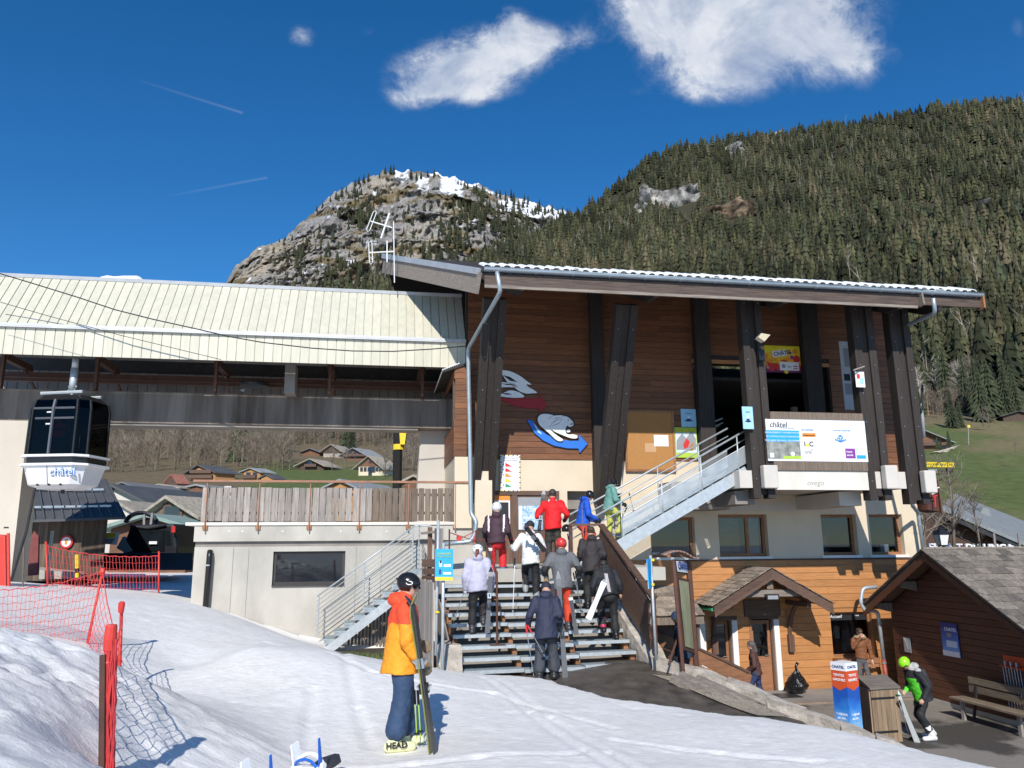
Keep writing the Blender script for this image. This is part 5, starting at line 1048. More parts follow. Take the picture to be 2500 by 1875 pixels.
def retaining_wall():
    t = thing('retaining_wall', 'rough pale stone kerb wall sloping down right of the entrance stairs', 'wall', (3.5, 14, PZ))
    K = [at(1592,1606,14.5), at(1690,1634,14.2), at(1770,1662,13.95), at(1870,1702,13.65), at(1965,1738,13.35), at(2050,1772,13.05), at(2140,1806,12.75), at(2300,1870,12.2)]
    for i in range(len(K)-1):
        p, q = K[i], K[i+1]; bk = Vector((.16, .34, 0)); poly = [p+Vector((0,0,-2.2)), q+Vector((0,0,-1.9)), q, p]
        rough_prism('wall_section', poly, bk, MT['stone_rough'], t, .05, .2, 40+i)
    for k, (x0, v0, x1, v1, Y0, Y1) in enumerate(((1660,1645,1830,1728,13.9,13.25),(1640,1652,1800,1732,13.75,13.2),(1700,1654,1865,1728,13.95,13.45))):
        s = thing('timber_sleeper', ['middle weathered timber baulk lying along the foot of the stone kerb','outer weathered timber baulk beside the gravel strip','inner weathered timber baulk touching the stone kerb'][k], 'beam', at(x0,v0,Y0), 'timber baulks by the stone kerb'); barpiece('baulk', at(x0,v0,Y0)-Vector((0,0,.02)), at(x1,v1,Y1)-Vector((0,0,.02)), .15, .12, MT['timber_weathered_h'], s)
    a0, a1, b0, b1 = at(1590,1638,14.15), at(1640,1640,14.1), at(1935,1752,13.05), at(1850,1764,12.5); n = 14; vs = []
    for i in range(n+1):
        for e0, e1 in ((a0, b1), (a1, b0)): p = e0.lerp(e1, i/n); vs.append((p.x, p.y, apz(p.x, p.y)+.02))
    MB().add(vs, [(2*i, 2*i+1, 2*i+3, 2*i+2) for i in range(n)]).build('gravel_strip', MT['gravel'])['kind'] = 'structure'
    f = thing('ramp_fence', 'brown three-board rail fence descending along the ramp to the plaza', 'fence', at(1700,1620,17.3))
    segs = [((1577,1526,16.9),(1668,1566,17.2)),((1668,1566,17.2),(1830,1642,17.8))]
    for (p, q) in segs:
        A, B = at(*p), at(*q)
        for k in range(3): dz = Vector((0,0,-.17-.29*k)); barpiece('board', A+dz, B+dz, .035, .245, MT['timber_orange'], f)
        barpiece('hand_rail', A, B, .09, .05, MT['timber_brown'], f)
    for (x, v, Y) in ((1577,1530,17.0),(1664,1568,17.3),(1822,1642,17.9)): p = at(x, v, Y); ub('post', p-Vector((0,0,.52)), (.08,.08,1.1), RTH, MT['timber_brown_v'], f)
retaining_wall()
def shingles(parent, p00, p10, p01, rows, cols, mt, th=.018, jag=.012):
    """p00 eave start, p10 eave end, p01 ridge start; each shingle is a piece"""
    ex, ey = Vector(p10)-Vector(p00), Vector(p01)-Vector(p00); L_, H2 = ex.length, ey.length; ux, uy = ex.normalized(), ey.normalized(); nz = ux.cross(uy).normalized()
    if nz.z < 0: nz = -nz
    rot = Matrix((ux, uy, nz)).transposed(); rh = H2/rows
    tilt = Matrix.Rotation(-.07, 3, 'X') if (ux.cross(uy)).z > 0 else Matrix.Rotation(.07, 3, 'X')
    rr = Matrix((ux, uy, ux.cross(uy))).transposed() @ tilt
    for r in range(rows):
        x = -(r % 2)*.5*L_/cols
        while x < L_-.01:
            w = L_/cols*random.uniform(.8, 1.2); x0, x1 = max(x, 0), min(x+w, L_)
            if x1-x0 > .03: ub('shingle', Vector(p00)+ux*((x0+x1)/2)+uy*(rh*(r+.5)+random.uniform(-jag, jag))+nz*(.035+random.uniform(0,.006)), (x1-x0-.006, rh*1.22, th), rr, mt, parent)
            x += w
def porch(ac, half, z_ap, slope, d0, d1, rows, cols, root, brackets=True, left_only=False):
    dz = half*slope; th = Vector((0,0,-.05))
    rf = MB(); 
    for sg in (-1, 1):
        e0, e1, r0, r1 = F(ac+sg*half, d0, z_ap-dz), F(ac+sg*half, d1, z_ap-dz), F(ac, d0, z_ap), F(ac, d1, z_ap); rf.hexa([e0+th, e1+th, r1+th, r0+th, e0, e1, r1, r0])
    ro = rf.build('roof', MT['timber_brown'], root)
    shingles(ro, F(ac-half-.03, d1+.02, z_ap-dz-.01), F(ac-half-.03, d0, z_ap-dz-.01), F(ac, d1+.02, z_ap+.005), rows, cols, MT['shingle']); shingles(ro, F(ac+half+.03, d0, z_ap-dz-.01), F(ac+half+.03, d1+.02, z_ap-dz-.01), F(ac, d0, z_ap+.005), rows, 4, MT['shingle_dark'])
    for sg in (-1, 1):
        for k, (off, h) in enumerate(((.0, .20), (-.13, .10))):
            n = 16; p, q = F(ac, d1+.02+k*.018, z_ap-.10+off), F(ac+sg*half, d1+.02+k*.018, z_ap-dz-.10+off); pts = [p+Vector((0,0,h/2))]+[q+Vector((0,0,h/2))]
            bot = [q.lerp(p, i/n)-Vector((0,0,h/2-(.018 if i % 2 else 0))) for i in range(n+1)]; MB().prism(pts+bot if sg > 0 else (pts+bot)[::-1], NV*.02).build('bargeboard', MT['timber_brown'], ro)
    return ro
def porches():
    t = thing('door_porch', 'gabled timber porch with shingles over the plaza doors', 'porch', F(6.94, .7, PZ))
    porch(6.94, 1.74, -.66, .555, .03, 1.42, 11, 6, t)
    fb('tie_beam', 5.9, 8.0, 1.15, 1.30, -1.40, -1.22, MT['timber_weathered_h'], t); fb('king_post', 6.85, 7.03, 1.16, 1.29, -1.20, -.80, MT['timber_greybrown'], t); fb('purlin', 6.84, 7.04, .05, 1.38, -.95, -.78, MT['timber_brown'], t)
    fl = fb('floodlight', 6.74, 7.12, 1.31, 1.42, -1.48, -1.33, MT['black_plastic'], t); fb('lamp_lens', 6.78, 7.08, 1.421, 1.428, -1.46, -1.36, MT['ink_grey'], fl)
    fb('edge_gutter', 5.16, 5.22, .1, 1.35, -1.74, -1.66, MT['ink_green'], t)
    for a in (5.75, 8.08):
        br = [F(a, .05+.95*(1-math.cos(x*math.pi/2)), -2.72+1.15*math.sin(x*math.pi/2)) for x in np.linspace(0, 1, 9)]
        MB().tube(br, .062, 6).build('curved_bracket', MT['timber_brown'], t); fb('bracket_foot', a-.08, a+.08, .04, .16, -3.02, -2.55, MT['timber_brown_v'], t); fb('bracket_arm', a-.06, a+.06, .05, 1.25, -1.70, -1.58, MT['timber_brown'], t)
    s = thing('small_lean_to', 'low shingled lean-to roof behind the map board', 'roof', F(3.8, .7, -2)); 
    MB().hexa([F(3.0,1.4,-1.88), F(4.9,1.4,-1.88), F(4.9,.03,-1.22), F(3.0,.03,-1.22), F(3.0,1.4,-1.83), F(4.9,1.4,-1.83), F(4.9,.03,-1.17), F(3.0,.03,-1.17)]).build('roof_board', MT['timber_brown'], s); shingles(s, F(3.0,1.44,-1.85), F(4.92,1.44,-1.85), F(3.0,.03,-1.16), 8, 7, MT['shingle']); fb('fascia', 3.0, 4.9, 1.40, 1.44, -2.06, -1.87, MT['timber_greybrown'], s); fb('side_wall', 3.1, 4.5, .9, 1.0, PZ, -2.06, MT['siding_shed'], s)
porches()
def shed():
    t = thing('brown_shed', 'dark brown timber shed with shingled gable roof right of the plaza', 'shed', F(12, 3.5, PZ)); aw, av = 10.76, 10.2; ap = (3.4, -.20); sl = .56
    e0, e1 = .55, 7.0; zl, zr = ap[1]-(ap[0]-e0)*sl, ap[1]-(e1-ap[0])*sl
    MB().prism([F(aw+.03,.95,PZ), F(aw+.03,6.5,PZ), F(aw+.03,6.5,ap[1]-(6.5-ap[0])*sl-.12), F(aw+.03,ap[0],ap[1]-.12), F(aw+.03,.95,ap[1]-(ap[0]-.95)*sl-.12)], UV*4).build('core', MT['siding_shed'], t)
    z = PZ+.12
    while z < ap[1]-.25:
        zt_ = z+.165; lim = (ap[1]-.12-zt_)/sl; d0, d1 = max(.95, ap[0]-lim), min(6.5, ap[0]+lim)
        x = d0
        while x < d1-.05:
            e = x+random.uniform(1.4, 3.2); e = d1 if e > d1-.6 else e; ub('plank', F(aw+.012, (x+e)/2, z+.08), (.03+random.uniform(0,.004), e-x-.003, .158), RTH, MT['siding_shed'], t); x = e
        z += .168
    fb('plinth', aw-.03, aw+.03, .95, 6.5, PZ, PZ+.12, MT['concrete'], t)
    ro = MB().hexa([F(av,e1,zr-.06), F(16.5,e1,zr-.06), F(16.5,ap[0],ap[1]-.06), F(av,ap[0],ap[1]-.06), F(av,e1,zr), F(16.5,e1,zr), F(16.5,ap[0],ap[1]), F(av,ap[0],ap[1])]).hexa([F(av,ap[0],ap[1]-.06), F(16.5,ap[0],ap[1]-.06), F(16.5,e0,zl-.06), F(av,e0,zl-.06), F(av,ap[0],ap[1]), F(16.5,ap[0],ap[1]), F(16.5,e0,zl), F(av,e0,zl)]).build('roof', MT['timber_brown'], t)
    shingles(ro, F(av-.03,e1,zr+.0), F(16.4,e1,zr), F(av-.03,ap[0],ap[1]+.01), 14, 19, MT['shingle_dark'], jag=.03)
    MB().tube([F(av-.05,ap[0],ap[1]+.06), F(16.4,ap[0],ap[1]+.06)], .05, 6).build('ridge_cap', MT['shingle_dark'], ro)
    # verge: stepped shingle ends, bargeboards with wavy lower edge
    for (d_e, z_e, sg) in ((e0, zl, -1), (e1, zr, 1)):
        L_ = abs(d_e-ap[0]); n = 26
        for k, (off, h, aa) in enumerate(((.0, .17, av-.02), (-.13, .14, av-.045))):
            pts = [F(aa, ap[0], ap[1]+off+.02), F(aa, d_e, z_e+off+.02)]; bot = [F(aa, d_e+(ap[0]-d_e)*i/n, z_e+(ap[1]-z_e)*i/n+off-h+(.02 if i % 2 else 0)) for i in range(n+1)]
            MB().prism(pts+bot, UV*.025).build('bargeboard', MT['timber_brown'] if k == 0 else MT['siding_shed'], ro)
        for i in range(14): f = (i+.5)/14; ub('verge_shingle', F(av-.03, ap[0]+(d_e-ap[0])*f, ap[1]+(z_e-ap[1])*f+.05), (.16, L_/14*1.25, .02), RTH @ Matrix.Rotation(math.atan(sl)*sg, 3, 'X'), MT['shingle_dark'], ro)
    for d in (.95, 2.1, 3.4, 4.7, 6.0):
        z = ap[1]-abs(d-ap[0])*sl-.20; MB().prism([F(aw,d-.09,z-.13), F(av+.08,d-.09,z-.02), F(av+.08,d-.09,z+.12), F(aw,d-.09,z+.12)], NV*.18).build('purlin_end', MT['timber_orange'] if 0 else MT['timber_greybrown'], ro)
    # gutter outlet
    pipe('shed_downpipe', [WF(2124,1433,.55)+Vector((.2,0,0)), WF(2106,1436,.6), WF(2101,1470,.6), WF(2110,1490,.6), WF(2143,1493,.6), WF(2158,1615,.45)], .055, 'galvanised_light', t, (.25,)); pipe('red_downpipe', [WF(2157,1610,.45), WF(2168,1690,.45)], .062, 'red_pipe', t, (.1, .9))
    def sheet(nm, lab, x0, y0, x1, y1, mt, tilt=0):
        (d0, z0), (d1, z1) = Ap(x0, y0, aw-.02), Ap(x1, y1, aw-.02); o = thing(nm, lab, 'poster', F(aw-.02, (d0+d1)/2, min(z0, z1))); ub('sheet', F(aw-.03, (d0+d1)/2, (z0+z1)/2), (.012, abs(d1-d0), abs(z1-z0)), RTH, MT[mt] if isinstance(mt, str) else mt, o); return o, d0, d1, min(z0, z1), max(z0, z1)
    o, d0, d1, z0, z1 = sheet('piste_poster', 'tall blue mountain poster with white lower strip on the shed wall', 2296, 1518, 2346, 1606, poster_sky())
    ub('white_strip', F(aw-.04, (d0+d1)/2, z0+.06), (.012, abs(d1-d0), .13), RTH, MT['white_print'], o); ub('text_block', F(aw-.04, d0+(d1-d0)*.6, z0+.30), (.012, abs(d1-d0)*.65, .16), RTH, MT['ink_pale'], o); ub('figure', F(aw-.045, (d0+d1)/2, z0+.52), (.012, .16, .09), RTH, MT['ink_dirt'], o)
    textmesh('CHATEL', .12, MT['white_print'], o, F(aw-.042, min(d0,d1)+.13, z1-.20), NV, (0,0,1), bold=.002)
    o, d0, d1, z0, z1 = sheet('curled_leaflet', 'small curled grey leaflet pinned to the shed wall', 2206, 1556, 2226, 1594, 'ink_grey'); MB().prism([F(aw-.05, d0, z1), F(aw-.12, (d0+d1)/2, z1+.02), F(aw-.10, d1, z1-.28)], UV*.004).build('fold', MT['white_print'], o)
    o, d0, d1, z0, z1 = sheet('pole_rack_sign', 'red orange rack board with hanging ski poles on the shed wall', 2449, 1598, 2506, 1640, 'red_orange'); o['category'] = 'rack'
    ub('shelf', F(aw-.10, (d0+d1)/2, z0+.06), (.14, abs(d1-d0), .02), RTH, MT['red_orange'], o)
    for i in range(7):
        d = d0+(d1-d0)*(i+.6)/7.5; q = thing('hanging_pole', ['first','second','third','fourth','fifth','sixth','seventh'][i]+' ski pole from the left hanging on the red rack', 'ski pole', F(aw-.1, d, z0), 'ski poles on the red rack'); MB().tube([F(aw-.12,d,z0+.14), F(aw-.10,d+.04,z0-1.0)], .009, 5).build('shaft', MT['galvanised'], q); MB().tube([F(aw-.12,d,z0+.02), F(aw-.12,d,z0+.17)], .018, 6).build('grip', MT['ink_faint'] if i % 2 else MT['black_plastic'], q)
    # bench
    b = thing('plank_bench', 'weathered plank bench along the shed wall', 'bench', F(10.2, 5, PZ)); s0, s1 = 4.0, 6.3
    for k in range(3): ub('seat_plank', F(10.02+k*.135, (s0+s1)/2, PZ+.46), (.125, s1-s0, .045), RTH, MT['bench_wood'], b)
    for z in (.66, .85): ub('back_plank', F(10.50, (s0+s1)/2, PZ+z), (.035, s1-s0-.1, .15), RTH, MT['bench_wood'], b)
    for d in (4.3, 6.0):
        ub('leg', F(10.06, d, PZ+.22), (.06,.09,.44), RTH, MT['timber_weathered'], b); barpiece('back_support', F(10.32, d, PZ+.02), F(10.54, d, PZ+.92), .05, .05, MT['steel_dark'], b)
mat('red_pipe', (.30,.065,.045), .5, .15, 5, (1,1,1), .05); flat('red_orange', (.62,.085,.02)); mat('bench_wood', (.20,.155,.105), .8, .35, 2, (9,1.2,9), .3, rnd=.15)
def poster_sky():
    m = bpy.data.materials.new('mountain_print'); m.use_nodes = True; N = m.node_tree.nodes; L = m.node_tree.links; b = N['Principled BSDF']; b.inputs['Roughness'].default_value = .4; g = N.new('ShaderNodeNewGeometry'); s = N.new('ShaderNodeSeparateXYZ'); L.new(g.outputs['Position'], s.inputs[0]); n = N.new('ShaderNodeTexNoise'); n.inputs['Scale'].default_value = 5; n.inputs['Detail'].default_value = 7; L.new(g.outputs['Position'], n.inputs['Vector'])
    mr = N.new('ShaderNodeMapRange'); mr.inputs[1].default_value = -3.15; mr.inputs[2].default_value = -2.0; L.new(s.outputs[2], mr.inputs[0]); ad = N.new('ShaderNodeMath'); ad.operation = 'MULTIPLY_ADD'; L.new(n.outputs[0], ad.inputs[0]); ad.inputs[1].default_value = .35; ad.inputs[2].default_value = -.17; a2 = N.new('ShaderNodeMath'); a2.operation = 'ADD'; L.new(ad.outputs[0], a2.inputs[0]); L.new(mr.outputs[0], a2.inputs[1])
    r = N.new('ShaderNodeValToRGB'); e = r.color_ramp.elements; e[0].position = .1; e[0].color = (.55,.68,.80,1); e[1].position = .95; e[1].color = (.012,.03,.20,1); e.new(.35).color = (.20,.45,.78,1); e.new(.6).color = (.05,.18,.55,1); L.new(a2.outputs[0], r.inputs[0]); L.new(r.outputs[0], b.inputs['Base Color']); return m
shed()
def plaza_things():
    # promotional column: square tube of printed board
    c = atz(2070, 1905)+Vector((0,.0,0)); c = at(2070,1700,16.9); c.z = PZ
    e1 = (Vector((.86,.51,0))); e2 = Vector((-.60,.80,0)); w1, w2 = .385, .33; H2 = 1.69
    t = thing('promo_column', 'square printed advertising column in white, orange and blue beside the wooden bin', 'sign', c)
    def ring(z0, z1, mt, nm, o=.0): MB().hexa([c-(e1+e2)*o+Vector((0,0,z0)), c+e1*(w1+o)-e2*o+Vector((0,0,z0)), c+e1*(w1+o)+e2*(w2+o)+Vector((0,0,z0)), c-e1*o+e2*(w2+o)+Vector((0,0,z0)), c-(e1+e2)*o+Vector((0,0,z1)), c+e1*(w1+o)-e2*o+Vector((0,0,z1)), c+e1*(w1+o)+e2*(w2+o)+Vector((0,0,z1)), c-e1*o+e2*(w2+o)+Vector((0,0,z1))]).build(nm, MT[mt] if isinstance(mt, str) else mt, t)
    m = bpy.data.materials.new('promo_print'); m.use_nodes = True; N = m.node_tree.nodes; L = m.node_tree.links; b = N['Principled BSDF']; b.inputs['Roughness'].default_value = .4; g = N.new('ShaderNodeNewGeometry'); s = N.new('ShaderNodeSeparateXYZ'); L.new(g.outputs['Position'], s.inputs[0]); n = N.new('ShaderNodeTexNoise'); n.inputs['Scale'].default_value = 7; n.inputs['Detail'].default_value = 6; L.new(g.outputs['Position'], n.inputs['Vector']); mr = N.new('ShaderNodeMapRange'); mr.inputs[1].default_value = PZ; mr.inputs[2].default_value = PZ+1.2; L.new(s.outputs[2], mr.inputs[0]); ad = N.new('ShaderNodeMath'); ad.operation = 'MULTIPLY_ADD'; L.new(n.outputs[0], ad.inputs[0]); ad.inputs[1].default_value = .30; L.new(mr.outputs[0], ad.inputs[2]); r = N.new('ShaderNodeValToRGB'); e = r.color_ramp.elements; e[0].position = .18; e[0].color = (.62,.70,.78,1); e[1].position = 1; e[1].color = (.015,.09,.42,1); e.new(.30).color = (.05,.18,.42,1); e.new(.40).color = (.55,.68,.80,1); e.new(.46).color = (.22,.50,.78,1); e.new(.8).color = (.03,.20,.62,1); L.new(ad.outputs[0], r.inputs[0]); L.new(r.outputs[0], b.inputs['Base Color'])
    ring(0, 1.22, m, 'blue_print'); ring(1.221, 1.53, 'red_orange', 'orange_band', .001); ring(1.531, 1.69, 'white_print', 'white_head', .001)
    for (o, ex, w) in ((c, e1, w1), (c+e2*w2, -e2, w2)):
        nn = Vector((ex.y, -ex.x, 0)); q = o+nn*.004
        MB().prism([q+ex*w*.02+Vector((0,0,1.222)), q+ex*w*.98+Vector((0,0,1.222)), q+ex*w*.5+Vector((0,0,1.14))], nn*.003).build('arrow_point', MT['red_orange'], t)
        for (tx, z, sz) in (('CHATEL', 1.58, .075),): textmesh(tx, sz, MT['ink_navy'], t, q+ex*w*.5+Vector((0,0,z)), ex, (0,0,1), align='CENTER', bold=.001)
        for (tx, z, sz) in (('TENTEZ', 1.42, .068), ('GAGNEZ', 1.33, .068)): textmesh(tx, sz, MT['white_print'], t, q+ex*w*.5+Vector((0,0,z)), ex, (0,0,1), align='CENTER', bold=.001)
        for (tx, z, sz) in (('1 SEJOUR', .66, .06), ('AU SKI...', .58, .06)): textmesh(tx, sz, MT['white_print'], t, q+ex*w*.5+Vector((0,0,z)), ex, (0,0,1), align='CENTER')
        for k in range(4): z = .50-.045*k; barpiece('text_line', q+ex*w*.14+Vector((0,0,z)), q+ex*w*(.8-.1*(k % 2))+Vector((0,0,z)), .003, .012, MT['ink_faint'], t, nn if 0 else (0,0,1))
    # wooden bin enclosure
    fl, fr, bl = atz(2136,1816,PZ+.06), atz(2203,1811,PZ+.06), atz(2108,1796,PZ+.06); dp = bl-fl; dp = dp.normalized()*.72; fw = (fr-fl); H3 = 1.06
    b = thing('wooden_bin', 'weathered plank bin enclosure with black hinge straps on the plaza', 'bin', fl)
    MB().hexa([fl+Vector((0,0,.02)), fr+Vector((0,0,.02)), fr+dp+Vector((0,0,.02)), fl+dp+Vector((0,0,.02)), fl+Vector((0,0,H3)), fr+Vector((0,0,H3)), fr+dp+Vector((0,0,H3+.02)), fl+dp+Vector((0,0,H3+.02))]).build('carcass', MT['timber_greybrown'], b)
    def planks(o, ex, w, n, nn, nm, mt):
        for i in range(n): p = o+ex*w*(i+.5)/n; rot = Matrix((ex, -nn, Vector((0,0,1)))).transposed(); ub(nm, p+nn*.012+Vector((0,0,H3/2)), (w/n-.006, .024, H3-.02), rot, mt, b)
    ex = fw.normalized(); nn = Vector((ex.y, -ex.x, 0)); planks(fl, ex, fw.length, 6, nn, 'door_plank', MT['timber_bin']); e2_ = (-dp).normalized(); n2 = Vector((e2_.y, -e2_.x, 0)); planks(fl+dp, e2_, dp.length, 5, n2, 'side_plank', MT['timber_bin2'])
    for z in (.22, .88): barpiece('hinge_strap', fl+nn*.03+Vector((0,0,z)), fl+fw*.85+nn*.03+Vector((0,0,z)), .012, .04, MT['black'], b)
    MB().hexa([fl+nn*.06-ex*.04+Vector((0,0,H3)), fr+nn*.06+ex*.04+Vector((0,0,H3)), fr+dp+ex*.04+Vector((0,0,H3+.03)), fl+dp-ex*.04+Vector((0,0,H3+.03)), fl+nn*.06-ex*.04+Vector((0,0,H3+.035)), fr+nn*.06+ex*.04+Vector((0,0,H3+.035)), fr+dp+ex*.04+Vector((0,0,H3+.16)), fl+dp-ex*.04+Vector((0,0,H3+.16))]).build('lid', MT['timber_weathered_h'], b)
    MB().tube([fl+fw*.3+Vector((0,0,-.05)), fl+fw*.3+Vector((0,0,.03))], .05, 8).build('foot', MT['steel_dark'], b); MB().tube([fl+fw*.85+dp*.8+Vector((0,0,-.06)), fl+fw*.85+dp*.8+Vector((0,0,.03))], .05, 8).build('foot', MT['steel_dark'], b); MB().tube([fl+fw*.15+dp*.8+Vector((0,0,-.06)), fl+fw*.15+dp*.8+Vector((0,0,.03))], .05, 8).build('foot', MT['steel_dark'], b)
    # refuse sack
    s = atz(1945,1692,PZ+.045); t = thing('rubbish_bag', 'knotted black plastic rubbish bag against the orange timber wall', 'bag', s); n, m_ = 28, 22; V = []
    for j in range(m_):
        f = j/(m_-1); z = .60*f; r = .30*math.sin(math.pi*min(1, .18+.80*f**.9))**.7*(1-.62*max(0, f-.45)) if f < .97 else .05
        for i in range(n):
            a = 6.283*i/n; k = float(fbm(np.array([math.cos(a)*1.7+3]), np.array([math.sin(a)*1.7]), np.array([z*5.0]), o=4, seed=8)[0]); rr = max(.02, r*(1+.26*k)); V.append((s.x+rr*math.cos(a)+(.05*f if i else 0), s.y+rr*math.sin(a), s.z+z*(1+.05*k)))
    Fq = [(j*n+i, j*n+(i+1) % n, (j+1)*n+(i+1) % n, (j+1)*n+i) for j in range(m_-1) for i in range(n)]; MB().add(V, Fq).build('sack', mat('bin_liner', (.010,.010,.011), .22, .3, 14, (1,1,1), .9, bdist=.02), t, True); MB().tube([s+Vector((.05,0,.58)), s+Vector((.02,-.02,.70)), s+Vector((.09,0,.80))], [.04,.03,.05], 7).build('knot', MT['bin_liner'], t, True)
    p = atz(1885,1700,PZ+.05); o = thing('door_mat', 'dark rubber mat in front of the plaza door', 'mat', p); ub('rubber', p, (1.5,.62,.02), RTH, MT['steel_dark'], o)
mat('timber_bin', (.25,.185,.125), .8, .35, 1.8, V_, .3, rnd=.28, col2=(.36,.24,.14)); mat('timber_bin2', (.30,.20,.13), .8, .3, 1.8, V_, .3, rnd=.2)
plaza_things()
# ================================================================== right background: sports building, lamp, meadow huts
def right_background():
    Y = 44; t = thing('sports_building', 'low dark brown building with white roof lettering behind the shed', 'building', at(2400,1400,Y))
    P = lambda x, v, dy=0: at(x, v, Y+dy)
    MB().prism([P(2235,1420), P(2620,1520), P(2620,1420), P(2480,1330), P(2330,1245), P(2235,1228)], (1.5,9,0)).build('gable_wall', mat('dark_siding', (.075,.036,.026), .8, .3, 1.5, H_, .2), t)
    MB().hexa([P(2300,1246,-1), P(2640,1392,-1), P(2700,1360,12), P(2330,1212,12), P(2300,1238,-1), P(2640,1384,-1), P(2700,1350,12), P(2330,1205,12)]).build('roof', MT['roof_slate'], t)
    MB().hexa([P(2306,1262,-.9), P(2640,1408,-.9), P(2640,1408,-.6), P(2306,1262,-.6), P(2306,1246,-.9), P(2640,1392,-.9), P(2640,1392,-.6), P(2306,1246,-.6)]).build('fascia', MT['steel_dark'], t)
    MB().prism([P(2392,1255,5), P(2420,1262,5), P(2414,1242,5), P(2400,1240,5)], (0,2,.0)).build('roof_cap', MT['roof_slate'], t)
    Yl = 40.0; b = at(2258,1344,Yl); q = at(2440,1346,Yl); textmesh('LE FRONT DU LINGA', (at(2258,1325,Yl).z-b.z)*1.35, MT['white_paint'], t, at(2236,1344,Yl), q-b, (0,0,1), ext=.05, bold=.012); barpiece('letter_rail', at(2238,1350,Yl+.1), at(2500,1352,Yl+.1), .08, .06, MT['steel_dark'], t)
    for x in (2432, 2492): o = MB().tube([at(x,1353,Yl), at(x-6,1302,Yl)], .06, 6).build('pole', MT['timber_weathered'], t)
    MB().prism([at(2458,1338,Yl), at(2466,1330,Yl), at(2478,1334,Yl), at(2472,1345,Yl)], (0,.05,0)).build('emblem', MT['white_paint'], t); MB().prism([at(2460,1345,Yl-.1), at(2472,1340,Yl-.1), at(2484,1338,Yl-.1), at(2478,1348,Yl-.1)], (0,.05,0)).build('emblem_tail', MT['ink_red'], t)
    # street lamp
    Y2 = 27; l = thing('street_lantern', 'black four-sided street lantern with white panes above the shed roof', 'lamp', at(2303,1420,Y2)); c = at(2303,1345,Y2); MB().tube([c-Vector((0,0,3)), at(2303,1332,Y2)], .05, 8).build('post', MT['black_plastic'], l)
    def frus(z0, w0, z1, w1, mt, nm): 
        R2 = Matrix.Rotation(.1, 3, 'Z'); MB().hexa([c+Vector((0,0,z0))+R2@Vector((x*w0, y*w0, 0)) for x, y in ((-1,-1),(1,-1),(1,1),(-1,1))]+[c+Vector((0,0,z1))+R2@Vector((x*w1, y*w1, 0)) for x, y in ((-1,-1),(1,-1),(1,1),(-1,1))]).build(nm, MT[mt], l)
    u1 = 27/1900.; frus(14*u1, 8.5*u1, 38*u1, 12.5*u1, 'white_paint', 'glass'); frus(38.2*u1, 14*u1, 48*u1, 10.5*u1, 'black_plastic', 'cap'); frus(48.1*u1, 7*u1, 56*u1, 3*u1, 'black_plastic', 'finial'); frus(11*u1, 6*u1, 13.9*u1, 9.2*u1, 'black_plastic', 'collar')
    for x, y in ((-1,-1),(1,-1),(1,1),(-1,1)): MB().tube([c+Vector((x*8.6*u1,y*8.6*u1,14*u1)), c+Vector((x*12.7*u1,y*12.7*u1,38*u1))], .018, 4).build('frame_bar', MT['black_plastic'], l)
    for i, (x, v, Yt, h) in enumerate(((2330,1345,36,4.6),(2262,1342,34,3.6),(2398,1345,37,3.2),(2296,1345,38,3.4))): p = at(x, v+30, Yt); bare_tree('bare_shrub_tree', p, h, ['tallest leafless tree behind the lantern','leafless young tree beside the station corner','leafless young tree under the grey roof slope','thin leafless tree just left of the lantern'][i], 70+i, 'leafless trees by the lantern', 'bark_grey', .42, 22)
    # wall box with white pipework on the station flank
    bx = thing('pipe_cabinet', 'open brown timber cabinet with white pipes on the station corner', 'cabinet', F(12.9, .4, .5)); g = lambda x, v, d=.3: WF(x, v, d)
    MB().prism([g(2264,1244), g(2300,1250), g(2290,1170), g(2266,1174)], -NV*.7).build('box', mat('cab_red', (.085,.028,.018), .6, .2, 3, (1,1,1), .1), bx); barpiece('front_post', g(2300,1252,.36), g(2289,1168,.36), .05, .05, MT['timber_brown_v'], bx); barpiece('top_bar', g(2289,1170,.36), g(2266,1175,.36), .05, .05, MT['timber_brown_v'], bx)
    MB().tube([g(2274,1206,.5), g(2281,1203,.5), g(2282,1192,.5), g(2280,1184,.5)], .035, 6).tube([g(2279,1194,.5), g(2293,1190,.5)], .02, 6).build('pipework', MT['white_paint'], bx); MB().tube([g(2282,1210,.5), g(2284,1238,.5)], .02, 6).tube([g(2276,1212,.5), g(2288,1210,.5)], .02, 6).build('hose', MT['ink_red'], bx)
    # windsock-like banner by the flank
    fl = thing('roller_banner', 'furled pale banner standing behind the corner column', 'banner', WF(2255,1060,1.5)); MB().tube([WF(2252,940,1.5), WF(2250,1010,1.5)], [.03,.04], 6).build('pole', MT['black_plastic'], fl); MB().tube([WF(2249,985,1.5), WF(2252,1020,1.5), WF(2256,1068,1.5)], [.02,.05,.045], 8).build('cloth', MT['ink_grey'], fl, True)
mat('roof_slate', (.22,.235,.24), .75, .15, 2, (1,1,1), .1)
right_background()
